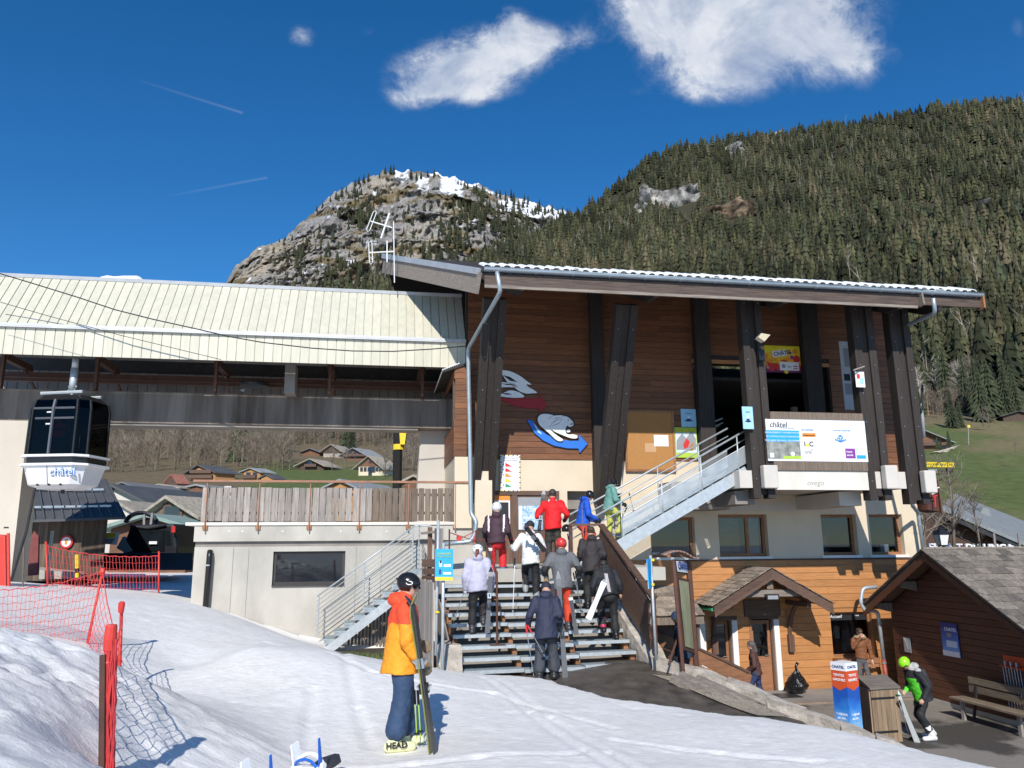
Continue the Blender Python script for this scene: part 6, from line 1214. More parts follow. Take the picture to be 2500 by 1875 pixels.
def hut(name, label, x0, x1, vb, ve, va, Y, depth, wall_mt, roof_mt, ridge='u', win=(), cat='hut', group=None, base_mt=None, basef=0, ov=1.0, skew=.35, balc=None, chim=None, lean=0):
    """gabled house: front gable between photo columns x0..x1, base row vb, eave row ve, apex row va, at depth Y; the ridge runs back and to the right"""
    if Y > 100: Y = ground_Y((x0+x1)/2, vb-1)
    depth = min(depth, .9*(at(x1, vb, Y)-at(x0, vb, Y)).length*(1.5 if skew < .5 else 1.0)) if Y > 100 else depth
    p = at(x0, vb, Y); q = at(x1, vb, Y+.0); q.z = p.z = min(p.z, q.z); ze = at((x0+x1)/2, ve, Y).z; za = at((x0+x1)/2, va, Y).z; w = (q-p).length; ex = (q-p).normalized(); bk = Vector((skew, 1, 0)).normalized()*depth; c = (p+q)/2
    t = thing(name, label, cat, c-Vector((0,0,.5)), group); zb = p.z-2.5
    A, B = Vector((p.x,p.y,0)), Vector((q.x,q.y,0)); Z = lambda v, z: Vector((v.x, v.y, z)); C = (A+B)/2+ex*lean*w
    MB().prism([Z(A,zb), Z(B,zb), Z(B,ze), Z(C,za-.1), Z(A,ze)], bk).build('wall', MT[wall_mt], t)
    if base_mt: MB().prism([Z(A-ex*.05,zb)-bk.normalized()*.06, Z(B+ex*.05,zb)-bk.normalized()*.06, Z(B+ex*.05,p.z+(ze-p.z)*basef)-bk.normalized()*.06, Z(A-ex*.05,p.z+(ze-p.z)*basef)-bk.normalized()*.06], bk*1.02).build('base_wall', MT[base_mt], t)
    o = min(ov, .17*w); bn = bk.normalized(); sl = (za-ze)/max(.1, (C-A).length); fw = -bn*o*1.1; r = MB()
    for sg, E_ in ((-1, A), (1, B)):
        sl = (za-ze)/max(.1, (C-E_).length); e = E_+ex*sg*o; ez = ze-o*sl; r.hexa([Z(e,ez)+fw, Z(C,za)+fw, Z(C,za)+bk-fw*.4, Z(e,ez)+bk-fw*.4, Z(e,ez+.2)+fw, Z(C,za+.2)+fw, Z(C,za+.2)+bk-fw*.4, Z(e,ez+.2)+bk-fw*.4])
    ro = r.build('roof', MT[roof_mt], t)
    if chim: cc = C+bk*.5+ex*chim*w; MB().box((cc.x,cc.y,za+.2), (.7,.7,1.6)).build('chimney', MT['plaster_grey'], ro)
    for (fx, fz, ww, hh) in win:
        wc = A.lerp(B, fx); z = p.z+(za-p.z)*fz; f = MB().box(Z(wc,z)-bn*.06, (ww,.12,hh)).build('window', MT['timber_brown'], t); MB().box(Z(wc,z)-bn*.13, (ww*.75,.04,hh*.78)).build('pane', MT['glass_dark'], f)
    if balc:
        for (fz, f0, f1) in balc: z = p.z+(za-p.z)*fz; barpiece('balcony', Z(A.lerp(B,f0),z)-bn*.6, Z(A.lerp(B,f1),z)-bn*.6, .9, .75, MT['timber_brown'], t)
    return t
mat('chalet_orange', (.42,.22,.09), .8, .25, .6, H_, .1); mat('chalet_brown', (.17,.085,.05), .85, .35, .6, H_, .1); mat('chalet_dark', (.085,.055,.04), .85, .35, .6, H_, .1); mat('chalet_cream', (.66,.58,.42), .85, .08, .4, (1,1,1), 0); mat('roof_dark', (.075,.078,.085), .7, .2, .6, (1,1,1), .1); mat('roof_mid', (.26,.27,.275), .7, .15, .6, (1,1,1), .1)
def meadow_things():
    hut('meadow_chalet', 'brown chalet with low roof half hidden behind the station corner', 2190, 2318, 1100, 1078, 1050, 135, 9, 'chalet_brown', 'roof_mid', win=((.75,.45,1.1,1.0),(.9,.2,1.0,1.0)), cat='chalet', balc=((.30,.1,.95),), ov=1.4)
    for i, (x, v, h) in enumerate(((2318,1094,3.2),(2298,1100,2.2),(2290,1098,2.4))): p = at(x, v, 128); spruce_tree(p, h, ['tallest small conifer beside the meadow chalet','small round conifer in front of the meadow chalet','low conifer between wall and meadow chalet'][i], 'garden conifers at the meadow chalet', i+2)
    o = rough_prism('stone_bank', [at(2279,1104,127), at(2312,1104,127), at(2330,1090,127), at(2345,1086,128), at(2330,1096,127)], (0,2.5,0), MT['stone_rough'], None, .15, .5, 9); tag(o, 'pale heap of garden stones below the meadow chalet', 'stones')
    hut('hay_hut', 'dark open hay hut at the forest edge on the far right', 2450, 2530, 1030, 1016, 1005, 232, 8, 'chalet_dark', 'roof_dark', ov=1.0, cat='hut')
    # lattice boom of a parked crane
    t = thing('lattice_boom', 'yellow lattice crane boom lying on the meadow', 'crane', at(2290,1150,112)); Y = 112; a, b = at(2262,1134,Y), at(2330,1136,Y)
    for dz in (0, .55):
        for dy in (0, .55): MB().tube([a+Vector((0,dy,dz-.25)), b+Vector((0,dy,dz-.25))], .07, 5).build('chord', MT['ink_yellow'], t)
    m = MB(); n = 12
    for i in range(n): p, q = a.lerp(b, i/n), a.lerp(b, (i+1)/n); m.tube([p+Vector((0,0,-.25)), q+Vector((0,0,.3))], .045, 4).tube([p+Vector((0,.0,.3)), q+Vector((0,.0,-.25))], .045, 4)
    m.build('lacing', MT['ink_yellow'], t); MB().tube([at(2262,1146,Y), at(2315,1152,Y)], .10, 5).tube([at(2262,1158,Y), at(2322,1157,Y)], .08, 5).build('undercarriage', MT['steel_dark'], t); MB().box(at(2272,1151,Y), (1.3,1.2,.5)).build('engine', MT['ink_grey'], t); MB().box(at(2318,1148,Y), (.6,.8,.7)).build('counterweight', MT['timber_dark'], t)
    p = at(2365,1086,150); t = thing('marker_pole', 'thin pale marker pole with a small flag standing in the meadow', 'pole', p); MB().tube([p, at(2364,1040,150)], .07, 5).build('shaft', MT['timber_weathered'], t); MB().box(at(2365,1041,150), (.5,.1,.5)).build('flag', MT['ink_yellow'], t)
    for i, (x, v, Y, h) in enumerate(((2290,1030,262,7),(2400,1040,228,5),(2415,1042,226,6),(2250,1005,270,16),(2300,985,285,18),(2345,985,285,17),(2375,960,300,18),(2330,1010,275,12),(2480,1102,150,2.2))):
        bare_tree('leafless_tree', at(x, v, Y), h, ['low leafless bush on the brown bank','leafless bush below the dark narrow spruce','leafless bush right of the dark narrow spruce','pale leafless tree next to the station column','tall pale leafless tree in the middle of the bank','tall pale leafless tree right of the middle of the bank','leafless tree against the dark spruces','smaller leafless tree low on the bank','tiny bare bush alone in the meadow'][i], 120+i, 'leafless trees on the bank', 'bark_pale' if i in (3,4,5) else 'bark_grey', .45 if h < 9 else .28, 24)
meadow_things()
# ================================================================== left side: gondola, nets, barn, snow groomer, village
def gondola():
    d = -.75; Yc = WF(165,1060,d); t = thing('gondola_cabin', 'white and black gondola cabin hanging in front of the concrete pillar', 'gondola', Yc-Vector((0,0,1.6)))
    sc = Yc.y/FPX; ang = TH+R_(-14); ex, ey = Vector((math.cos(ang), math.sin(ang), 0)), Vector((-math.sin(ang), math.cos(ang), 0))
    zz = lambda v: WF(160, v, d).z
    cx = WF(168,1060,d); C0 = Vector((cx.x, cx.y, 0)); hw, hd = .87, .68
    def ring(v, s, ch=.24): 
        w, dd, c = hw*s, hd*s, ch*s; pl = [(-w+c,-dd),(w-c,-dd),(w,-dd+c),(w,dd-c),(w-c,dd),(-w+c,dd),(-w,dd-c),(-w,-dd+c)]; return [C0+ex*x+ey*y+Vector((0,0,zz(v))) for x, y in pl]
    def loft(rings, nm, mt, cap=True, par=None):
        m = MB(); b = 0; n = 8
        for r in rings: m.v += [tuple(p) for p in r]
        for i in range(len(rings)-1):
            for k in range(n): m.f.append((i*n+k, i*n+(k+1) % n, (i+1)*n+(k+1) % n, (i+1)*n+k)); m.mi.append(0)
        if cap: m.f.append(tuple(reversed(range(n)))); m.f.append(tuple((len(rings)-1)*n+k for k in range(n))); m.mi += [0, 0]
        return m.build(nm, MT[mt], par or t)
    loft([ring(1196,.55), ring(1188,.80), ring(1186,.84), ring(1150,.96), ring(1143,.98)], 'tub', 'white_paint'); loft([ring(1144,.99), ring(1142,1.10), ring(1137,1.09), ring(1136,.99)], 'lower_rim', 'white_paint')
    loft([ring(1137,.99), ring(1122,1.0)], 'belt', 'black_plastic'); loft([ring(1122,1.0), ring(1121,1.09), ring(1116,1.08), ring(1115,.98)], 'upper_rim', 'white_paint')
    body = loft([ring(1116,.97), ring(1005,.955), ring(985,.90)], 'glazing', 'pane_smoked', False); loft([ring(986,.905), ring(972,.72), ring(968,.3)], 'roof', 'black_plastic'); loft([ring(1116,.90), ring(1114,.90)], 'floor', 'steel_dark')
    # frame bars on the glazing edges
    lo, hi, tp = ring(1116,.98), ring(1005,.965), ring(985,.91)
    for k in range(8): MB().tube([lo[k], hi[k], tp[k]], .035, 5).build('corner_post', MT['black_plastic'], body)
    mid = lambda r, f: r[0].lerp(r[1], f)
    MB().tube([mid(lo,.46)-ey*.01, mid(hi,.46)-ey*.01, mid(tp,.46)], .04, 5).build('door_post', MT['steel_frame'], body)
    for v, s in ((1006,.958),(1030,.962)): r = ring(v, s); MB().tube([mid(r,.08 if v > 1010 else .02)-ey*.02, mid(r,.44)-ey*.02], .028, 5).build('window_bar', MT['steel_frame'], body); MB().tube([mid(r,.50)-ey*.02, mid(r,.96)-ey*.02], .028, 5).build('window_bar', MT['steel_frame'], body)
    for v in (1016, 1044): r = ring(v, .962); MB().tube([mid(r,.34)-ey*.04, mid(r,.44)-ey*.04], .02, 5).build('door_handle', MT['white_paint'], body)
    tb = ring(1165,.93); MB().tube([mid(ring(1143,.985),.46)-ey*.01, mid(ring(1186,.845),.46)-ey*.01], .012, 5).build('door_seam', MT['ink_grey'], t)
    o = mid(ring(1166,.925),.53)-ey*.03; nrm = (ring(1150,.96)[0]-ring(1186,.84)[0]).normalized(); textmesh('châtel', .30, MT['ink_blue'], t, o, ex, nrm, bold=.004, shear=.25, ext=.006); textmesh('châtel', .295, MT['white_paint'], t, o-ey*.012+ex*.004, ex, nrm, bold=-.004, shear=.25, ext=.008)
    for f in (.2, .5, .8): MB().lathe(mid(ring(1187,.83),f)-ey*.005, [(.03,-.03),(.03,.03)], 6, axis=tuple(ey)).build('bumper', MT['black_plastic'], t)
    for y in (-1, 1): MB().tube([C0+ex*-.62+ey*y*.42+Vector((0,0,zz(966))), C0+ex*.55+ey*y*.42+Vector((0,0,zz(964)))], .045, 6).build('roof_bar', MT['galvanised_light'], t)
    a = C0-ey*.05; P = lambda v, s=0: Vector((a.x, a.y, zz(v)))+ex*s
    MB().tube([P(972), P(955)], .05, 8).tube([P(955,-.10), P(955,.10)], .06, 8).build('swivel', MT['galvanised'], t); MB().tube([P(956), P(900)], .10, 8).tube([P(900), P(872)], .085, 8).tube([P(945,-.12), P(945,.12)], .03, 6).build('hanger', MT['galvanised_light'], t, True); MB().tube([P(872), P(830)], .06, 8).build('hanger_arm', MT['galvanised'], t); MB().tube([P(830,-.35), P(830,.35)], .06, 8).build('grip', MT['steel_dark'], t)
    MB().lathe(C0+Vector((0,0,zz(1205))), [(.05,0),(.05,.14),(.14,.16)], 8).build('guide_pin', MT['steel_dark'], t)
    for y in (-.35, .35): MB().box(C0+ex*0+ey*y*1.2+Vector((0,0,zz(1112)+.22)), (1.4,.3,.4), Matrix.Rotation(ang, 3, 'Z')).build('bench', MT['steel_dark'], t)
    return C0, ex, ey, zz
flat('steel_frame', (.13,.14,.16), .4, .4)
GC = gondola()
def netting(root, bl, br, tl, tr, nu, nv, sag=.0, r=.006, bow=0.0, nm='netting', mt='red_net'):
    m = MB(); bl, br, tl, tr = map(Vector, (bl, br, tl, tr)); side = (br-bl).cross(Vector((0,0,1))).normalized() if (br-bl).length > .01 else Vector((1,0,0))
    def pt(u, v): p = bl.lerp(br, u).lerp(tl.lerp(tr, u), v); s_ = 4*u*(1-u); return p-Vector((0,0,sag*s_*(v*.8+.2)))+side*bow*s_*math.sin(v*3.0+.4)
    for j in range(nv+1): m.tube([pt(i/nu, j/nv)+Vector((0,0,.012*math.sin(i*2.1+j*3))) for i in range(nu+1)], r*(1.9 if j in (0, nv) else 1), 3 if 0 < j < nv else 5, cap=False)
    for i in range(nu+1): m.tube([pt(i/nu+.003*math.sin(i*5+j*2), j/nv) for j in range(nv+1)], r, 3, cap=False)
    return m.build(nm, MT[mt], root)
def pole_up(root, p, top, r=.02, mt='red_plastic', nm='pole', cap=True):
    MB().tube([Vector(p)-Vector((0,0,.15)), Vector(top)], r, 8).build(nm, MT[mt], root, True)
def nets():
    # near net: far left post - leaning post - corner post - bundled post at the front
    A0, A1 = at(-120,1600,10.6), at(-130,1440,10.6); B0, B1 = at(208,1580,11.5), at(250,1396,11.5); C0, C1 = at(292,1690,10.3), at(297,1476,10.3)
    D0, D1 = Vector(at(262,1990,5.75)), at(272,1530,5.75)
    t = thing('safety_net', 'red plastic safety net sagging between posts in the left foreground', 'net', B0)
    netting(t, A0, B0, A1, B1, 34, 9, .10, .0036, .05); pole_up(t, B0, B1, .018); pole_up(t, A0, A1, .018); MB().lathe(B1, [(.03,-.05),(.045,.0),(.03,.05)], 8).build('pole_cap', MT['red_plastic'], t)
    netting(t, B0, C0+Vector((0,0,.35)), B1, C1-Vector((0,0,.35)), 10, 10, .22, .004, .10); pole_up(t, C0, C1, .022); MB().lathe(C1, [(.035,-.10),(.042,-.02),(.042,.02),(.02,.04)], 8).build('pole_cap', MT['red_plastic'], t)
    netting(t, C0, D0, C1-Vector((0,0,.1)), D1-Vector((0,0,.15)), 36, 10, .12, .0036, .10)
    b = thing('net_post_bundle', 'thick red net post wrapped in gathered netting at the lower left', 'post', D0); pole_up(b, D0, D1-Vector((0,0,.05)), .024); MB().lathe(D1, [(.040,-.16),(.044,-.10),(.040,0),(.035,.015)], 12).build('cap', MT['red_plastic'], b); r = random.Random(3); m = MB()
    for i in range(26):
        a = r.uniform(0, 6.28); pts = []
        for k in range(9): f = k/8; rr = .022+.020*abs(math.sin(k*1.3+i)); a += r.uniform(-.5,.5); pts.append(D1.lerp(D0, .07+.9*f)+Vector((rr*math.cos(a), rr*math.sin(a), 0)))
        m.tube(pts, .0055, 4)
    m.build('gathered_net', MT['red_net'], b); MB().lathe(D1-Vector((0,0,.24)), [(.04,-.02),(.05,0),(.04,.02)], 10).build('tie', MT['red_plastic'], b); MB().tube([D1.lerp(D0,.15)+Vector((-.03,-.05,0)), D1.lerp(D0,.95)+Vector((-.01,-.06,0))], .022, 6).build('bundled_rod', MT['steel_brown'], b)
    # net outside the frame at the left whose shadow falls on the mound
    E0 = Vector((-5.3,5.4,apz(-5.3,5.4))); E1 = E0+Vector((0,0,1.35)); G0 = Vector((-5.1,3.6,apz(-5.1,3.6))); G1 = G0+Vector((0,0,1.35))
    s = thing('side_net', 'red plastic safety net at the left edge casting a mesh shadow on the snow bank', 'net', E0); netting(s, A0, E0, A1, E1, 40, 9, .1, .005, .08); netting(s, E0, G0, E1, G1, 14, 9, .05, .006, .05); pole_up(s, E0, E1, .02); pole_up(s, G0, G1, .02)
    # far net in front of the shaded snow
    H0, H1, I0, I1 = at(388,1470,21.5), at(388,1346,21.5), at(120,1458,20.5), at(112,1322,20.5)
    f = thing('far_net', 'straight red safety net before the shaded snow by the barn', 'net', H0); netting(f, I0, H0, I1+Vector((0,0,-.1)), H1-Vector((0,0,.12)), 34, 7, .12, .0055, .02); pole_up(f, H0, H1, .025); pole_up(f, I0, I1, .025)
    # padded mattress at the pillar and its red post
    p = thing('pillar_pad', 'bright red protective mattress around the concrete pillar at the left edge', 'mat', at(0,1450,18.3)); MB().hexa([at(-90,1460,18.0), at(16,1456,18.0), at(22,1456,18.7), at(-90,1460,18.7), at(-90,1300,18.0), at(14,1306,18.0), at(20,1306,18.7), at(-90,1300,18.7)]).build('pad', MT['red_plastic'], p, bevel=.05); MB().tube([at(22,1456,18.0), at(20,1302,18.0)], .035, 8).build('edge_roll', MT['red_plastic'], p)
    MB().hexa([at(8,1290,18.2), at(22,1290,18.2), at(22,1290,18.5), at(8,1290,18.5), at(10,1286,18.2), at(21,1286,18.2), at(21,1286,18.5), at(10,1286,18.5)]).build('bracket', MT['steel_dark'], p)
    q = thing('marker_stake', 'yellow and black striped marker stake in front of the barn', 'stake', at(188,1412,24)); 
    for k in range(5): MB().tube([at(188.5-k*.2,1410-k*11.2,24), at(188.3-k*.2,1399-k*11.2,24)], .055, 8).build('band', MT['ink_yellow'] if k % 2 == 0 or k > 2 else MT['black_plastic'], q)
    q = thing('leaning_tube', 'thin grey steel tube leaning against the barn', 'pole', at(118,1400,25)); MB().tube([at(116,1402,25), at(128,1296,25)], .05, 7).build('shaft', MT['galvanised'], q)
    q = thing('dark_cable_post', 'dark wooden stake beside the concrete pillar', 'stake', at(60,1450,18.2)); MB().tube([at(55,1452,18.2), at(58,1335,18.2)], .02, 6).build('shaft', MT['timber_greybrown'], q)
nets()
def barn():
    Y = 31; P = lambda x, v, dy=0: at(x, v, Y+dy); t = thing('plank_barn', 'weathered plank barn with dark sheet metal roof behind the gallery pillar', 'barn', P(170,1410))
    x0, x1 = 40, 248; n = 26
    MB().hexa([P(x0,1420), P(x1,1418), P(x1+4,1400,7), P(x0,1400,7), P(x0+6,1255), P(x1+2,1250), P(x1+4,1250,7), P(x0,1250,7)]).build('core', MT['timber_dark'], t)
    for i in range(n):
        xa, xb = x0+(x1-x0)*i/n, x0+(x1-x0)*(i+1)/n; a, b = P((xa+xb)/2,1418,-.05), P((xa+xb)/2+3,1262,-.05); barpiece('plank', a, Vector((a.x, a.y, b.z)), (b-a).length*0+.105*Y/31*1.2, .04, MT['timber_barn'], t, (0,-1,0))
    ro = MB().hexa([P(50,1276,-1.2), P(308,1268,-1.2), P(262,1175,3.5), P(40,1165,3.5), P(50,1270,-1.2), P(308,1262,-1.2), P(262,1170,3.5), P(40,1160,3.5)]).build('roof', MT['roof_dark'], t)
    for i in range(11): f = (i+.5)/11; a, b = P(50+258*f,1270-8*f,-1.2), P(40+222*f,1160+10*f,3.5); MB().tube([a+Vector((0,0,.04)), b+Vector((0,0,.04))], .03, 4).build('roof_seam', MT['roof_dark'], ro)
    for fr in (.2, .62):
        for i in range(8):
            f = (i+.55)/9; a, b = P(50+258*f,1270-8*f,-1.2), P(40+222*f,1160+10*f,3.5); q = a.lerp(b, fr)+Vector((0,-.05,.10)); MB().box(q, (.5,.06,.08)).build('snow_guard', MT['galvanised'], ro)
    MB().hexa([P(95,1414,-2), P(205,1412,-2), P(205,1405,-.2), P(95,1405,-.2), P(97,1392,-2), P(180,1396,-2), P(205,1396,-.2), P(97,1384,-.2)]).build('stone_footing', MT['concrete'], t)
    s = thing('round_sign', 'small round red bordered prohibition sign on the barn planks', 'sign', P(163,1323,-.15)); c = P(163,1323,-.15); MB().lathe(c, [(.01,0),(.25,0),(.25,.03),(.01,.03)], 20, axis=(0,-1,0)).build('disc', MT['ink_red'], s); MB().lathe(c+Vector((0,-.035,0)), [(.01,0),(.18,0),(.18,.01),(.01,.01)], 20, axis=(0,-1,0)).build('face', MT['white_print'], s); MB().box(c+Vector((0,-.05,0)), (.10,.01,.2)).build('mark', MT['ink_orange'], s)
    r = thing('red_door_panel', 'dull red plank panel propped beside the concrete pillar', 'panel', P(78,1400,-3)); MB().prism([P(68,1406,-3), P(92,1404,-3), P(94,1310,-3), P(82,1296,-3), P(70,1330,-3)], (0,.08,0)).build('panel', mat('dull_red', (.20,.055,.05), .8, .2, 3, (1,1,1), .1), r)
    w = thing('notice_banner', 'white and yellow notice sheet beside the snow groomer', 'sign', P(270,1340,2)); MB().prism([P(250,1328,2), P(284,1330,2), P(292,1300,2), P(250,1300,2)], (0,.05,0)).build('sheet', MT['white_print'], w); MB().prism([P(250,1312,1.95), P(280,1312,1.95), P(282,1302,1.95), P(250,1302,1.95)], (0,.04,0)).build('yellow_band', MT['ink_yellow'], w); 
    for k in range(3): barpiece('text_line', P(254,1317+k*4,1.93), P(280-k*3,1317+k*4,1.93), .01, .05, MT['ink_grey'], w)
mat('timber_barn', (.105,.075,.055), .9, .5, 1.4, (10,10,.8), .3, rnd=.3)
barn()
def groomer():
    Y = 35; P = lambda x, v, dy=0: at(x, v, Y+dy); t = thing('snow_groomer', 'black tracked snow groomer parked beside the barn', 'vehicle', P(360,1370))
    MB().prism([P(296,1370), P(428,1370), P(432,1335), P(425,1278), P(318,1282), P(300,1330)], (0,2.6,0)).build('cab', MT['groomer_black'], t, bevel=.12); MB().prism([P(326,1345,-.05), P(401,1345,-.05), P(402,1294,-.05), P(330,1292,-.05)], (0,.03,0)).build('windshield', MT['glass_dark'], t); MB().prism([P(404,1330,-.04), P(417,1330,-.04), P(414,1296,-.04), P(404,1296,-.04)], (0,.03,0)).build('side_window', MT['glass_dark'], t)
    MB().prism([P(300,1310,-.06), P(323,1345,-.06), P(305,1350,-.06), P(284,1338,-.06)], (0,.3,0)).build('blade_wing', MT['ink_grey'], t)
    MB().hexa([P(250,1374,-1.6), P(440,1374,-1.6), P(440,1374,3), P(250,1374,3), P(252,1350,-1.0), P(440,1350,-1.0), P(440,1350,3), P(252,1350,3)]).build('chassis', MT['groomer_black'], t)
    for x0 in (255, 395): MB().hexa([P(x0,1384,-1), P(x0+48,1384,-1), P(x0+48,1384,4), P(x0,1384,4), P(x0,1352,-1.2), P(x0+48,1352,-1.2), P(x0+48,1352,4.2), P(x0,1352,4.2)]).build('track', MT['steel_dark'], t, bevel=.15)
    MB().hexa([P(248,1392,-2.4), P(470,1392,-2.4), P(470,1392,-2.1), P(248,1392,-2.1), P(250,1352,-2.2), P(470,1350,-2.2), P(470,1350,-1.9), P(250,1352,-1.9)]).build('front_blade', MT['groomer_black'], t)
    hoop = [P(345+38*math.cos(a), 1280-28*math.sin(a), 1.5) for a in np.linspace(3.0, .1, 12)]; MB().tube(hoop, .11, 6).build('winch_hoop', MT['groomer_black'], t); MB().tube([P(352,1285,1), P(352,1256,1)], .06, 6).tube([P(368,1285,1), P(372,1252,1)], .06, 6).build('beacon_mast', MT['ink_grey'], t); MB().tube([P(424,1300,-.2), P(424,1285,-.2)], .10, 6).build('red_lamp', MT['ink_red'], t); MB().tube([P(420,1345,.1), P(430,1290,.1)], .08, 6).build('ladder', MT['steel_dark'], t)
    MB().box(P(374,1325,-.15), (.35,.05,.12)).build('badge', MT['white_print'], t); MB().tube([P(318,1284,-.1), P(362,1290,-.1), P(405,1282,-.1)], .05, 5).build('wiper_rail', MT['steel_dark'], t)
mat('groomer_black', (.012,.013,.017), .35, .3, 3, (1,1,1), .05, spec=.5)
groomer()
def village():
    H = hut
    H('valley_chalet', 'orange and brown chalet with wide dark roof left of the valley cluster', 466, 524, 1176, 1152, 1137, 150, 16, 'chalet_orange', 'roof_dark', cat='chalet', win=((.5,.62,1.0,.8),), balc=((.30,0,1),(.62,.05,.95)), ov=2.0, skew=.9, lean=-.1)
    H('valley_chalet', 'small orange chalet with grey roof and balcony at the fence rail', 594, 634, 1176, 1152, 1144, 170, 12, 'chalet_orange', 'roof_mid', cat='chalet', win=((.3,.55,1,1),(.7,.55,1,1)), balc=((.36,.1,.9),), ov=1.8, skew=.8)
    H('valley_shed', 'low orange shed right of the small orange chalet', 637, 668, 1180, 1168, 1160, 165, 9, 'chalet_orange', 'roof_dark', cat='shed', ov=1.0, skew=.9)
    H('valley_chalet', 'dark brown old chalet with long low roof in the valley centre', 732, 790, 1149, 1136, 1122, 250, 14, 'chalet_dark', 'roof_tan', cat='chalet', win=((.4,.75,1.2,1.2),), balc=((.45,.25,.75),), ov=2.2, skew=.5)
    H('valley_chalet', 'brown balcony chalet with blue grey roof above the cream house', 840, 894, 1126, 1110, 1095, 300, 16, 'chalet_brown', 'roof_mid', cat='chalet', win=((.3,.72,1.2,1),(.5,.72,1.2,1),(.7,.72,1.2,1),(.5,.35,1.5,1)), balc=((.45,0,1),), ov=2.4, skew=.7)
    H('valley_house', 'cream walled farmhouse with wide brown gable roof', 876, 932, 1163, 1139, 1115, 245, 14, 'chalet_brown', 'roof_tan', cat='house', base_mt='chalet_cream', basef=.98, win=((.12,.36,.7,1.1),(.28,.36,.7,1.1),(.44,.36,.7,1.1),(.60,.36,1.4,1.6),(.80,.36,.7,1.1),(.94,.36,.7,1.1),(.5,.10,.9,1.4),(.5,.75,.8,.7)), ov=2.6, skew=.7)
    H('valley_barn', 'long weathered barn with grey stone base behind the dark old chalet', 790, 830, 1118, 1100, 1086, 330, 14, 'chalet_dark', 'roof_tan', cat='barn', base_mt='stone_rough', basef=.6, ov=1.5, skew=.4)
    H('valley_barn', 'reddish low barn left of the stone based barn', 738, 780, 1115, 1104, 1096, 335, 12, 'chalet_brown', 'roof_grey', cat='barn', ov=1.0)
    H('red_roof_barn', 'old barn with rust red sheet roof left of the village', 406, 432, 1188, 1176, 1160, 120, 9, 'chalet_dark', 'roof_red', cat='barn', ov=1.0, skew=1.3)
    H('long_shed', 'long brown lean-to shed with pale eave beside the red roofed barn', 352, 436, 1200, 1192, 1184, 110, 7, 'chalet_brown', 'roof_tan', cat='shed', ov=.8)
    H('grey_roof_house', 'house with steep plain dark grey roof behind the plank barn', 250, 352, 1265, 1225, 1188, 62, 11, 'plaster_grey', 'roof_dark', cat='house', ov=.8, skew=.3, lean=-.25)
    H('far_grey_house', 'small grey roofed house behind the dark grey roof', 275, 330, 1200, 1190, 1180, 100, 8, 'chalet_dark', 'roof_grey', cat='house', ov=.8)
    H('tan_roof_house', 'house with pale tan roof behind the dark barn roof', 262, 338, 1282, 1258, 1228, 50, 8, 'plaster_grey', 'roof_tan', cat='house', ov=.5, skew=.2, lean=-.2)
    H('weathered_chalet', 'weathered grey chalet with wide tan gable roof above the groomer', 362, 480, 1290, 1258, 1218, 48, 12, 'timber_greybrown', 'roof_tan', cat='chalet', ov=1.0, skew=.5, win=((.5,.55,1.2,.9),), lean=-.05)
    H('green_roof_shed', 'low shed with pale green sheet roof behind the snow groomer', 270, 458, 1310, 1290, 1262, 44, 5, 'chalet_brown', 'roof_green', cat='shed', ov=.6, skew=.05)
    H('blue_roof_house', 'low house with blue grey metal roof near the terrace corner', 430, 500, 1232, 1222, 1205, 75, 9, 'chalet_dark', 'roof_mid', cat='house', ov=.7, chim=.2)
    H('small_blue_shed', 'tiny shed with slate blue roof beside the terrace fence', 462, 500, 1200, 1190, 1186, 90, 5, 'chalet_brown', 'roof_mid', cat='shed', ov=.5)
    H('fence_chalet', 'orange gabled chalet seen through the terrace slats', 800, 866, 1215, 1190, 1174, 85, 10, 'chalet_orange', 'roof_mid', cat='chalet', ov=1.5, win=((.3,.3,1,1),(.7,.3,1,1)))
    H('corner_chalet', 'brown chalet roof peeping over the rail near the concrete pier', 985, 1040, 1200, 1178, 1164, 70, 9, 'chalet_brown', 'roof_tan', cat='chalet', ov=1.2)
    # pylon of the chair lift seen under the beam
    t = thing('yellow_black_mast', 'black mast with yellow head showing under the gallery beam', 'mast', at(970,1200,34)); MB().tube([at(969,1230,34), at(972,1045,34)], .20, 10).build('shaft', MT['black'], t); MB().prism([at(977,1085,33.7), at(988,1085,33.7), at(994,1040,33.7), at(974,1040,33.7)], (0,.3,0)).build('yellow_box', MT['ink_yellow'], t); MB().lathe(at(973,1092,34), [(.24,-.12),(.24,.12)], 10).build('yellow_collar', MT['ink_yellow'], t)
    r = random.Random(5)
    for i, (x, v, Y, h) in enumerate(((940,1165,235,13),(960,1168,230,12),(810,1150,255,9),(845,1145,262,8),(700,1110,300,12),(660,1120,290,11),(985,1150,260,14),(1010,1150,260,15),(620,1125,290,10),(560,1125,300,11))):
        Y = ground_Y(x, v); bare_tree('valley_tree', at(x, v+2, Y), h*Y/260, 'leafless grey tree '+['right of the cream farmhouse','at the corner of the cream farmhouse','right of the dark old chalet','below the balcony chalet','left of the long weathered barn','on the meadow edge left of the long barn','behind the black mast','right of the black mast','above the small orange chalet','above the wide dark chalet roof'][i], 200+i, 'leafless trees in the valley', 'bark_grey', .36, 22)
    s = sx(852); k = 0
    for (x, v, Y, h) in ((845,1105,330,20),(858,1108,325,17)): Y = ground_Y(x, v); spruce_tree(at(x, v+2, Y), h*Y/325, ['taller dark spruce behind the brown balcony chalet','shorter dark spruce just right of the taller one in the valley'][k], 'valley spruces', k); k += 1
village()
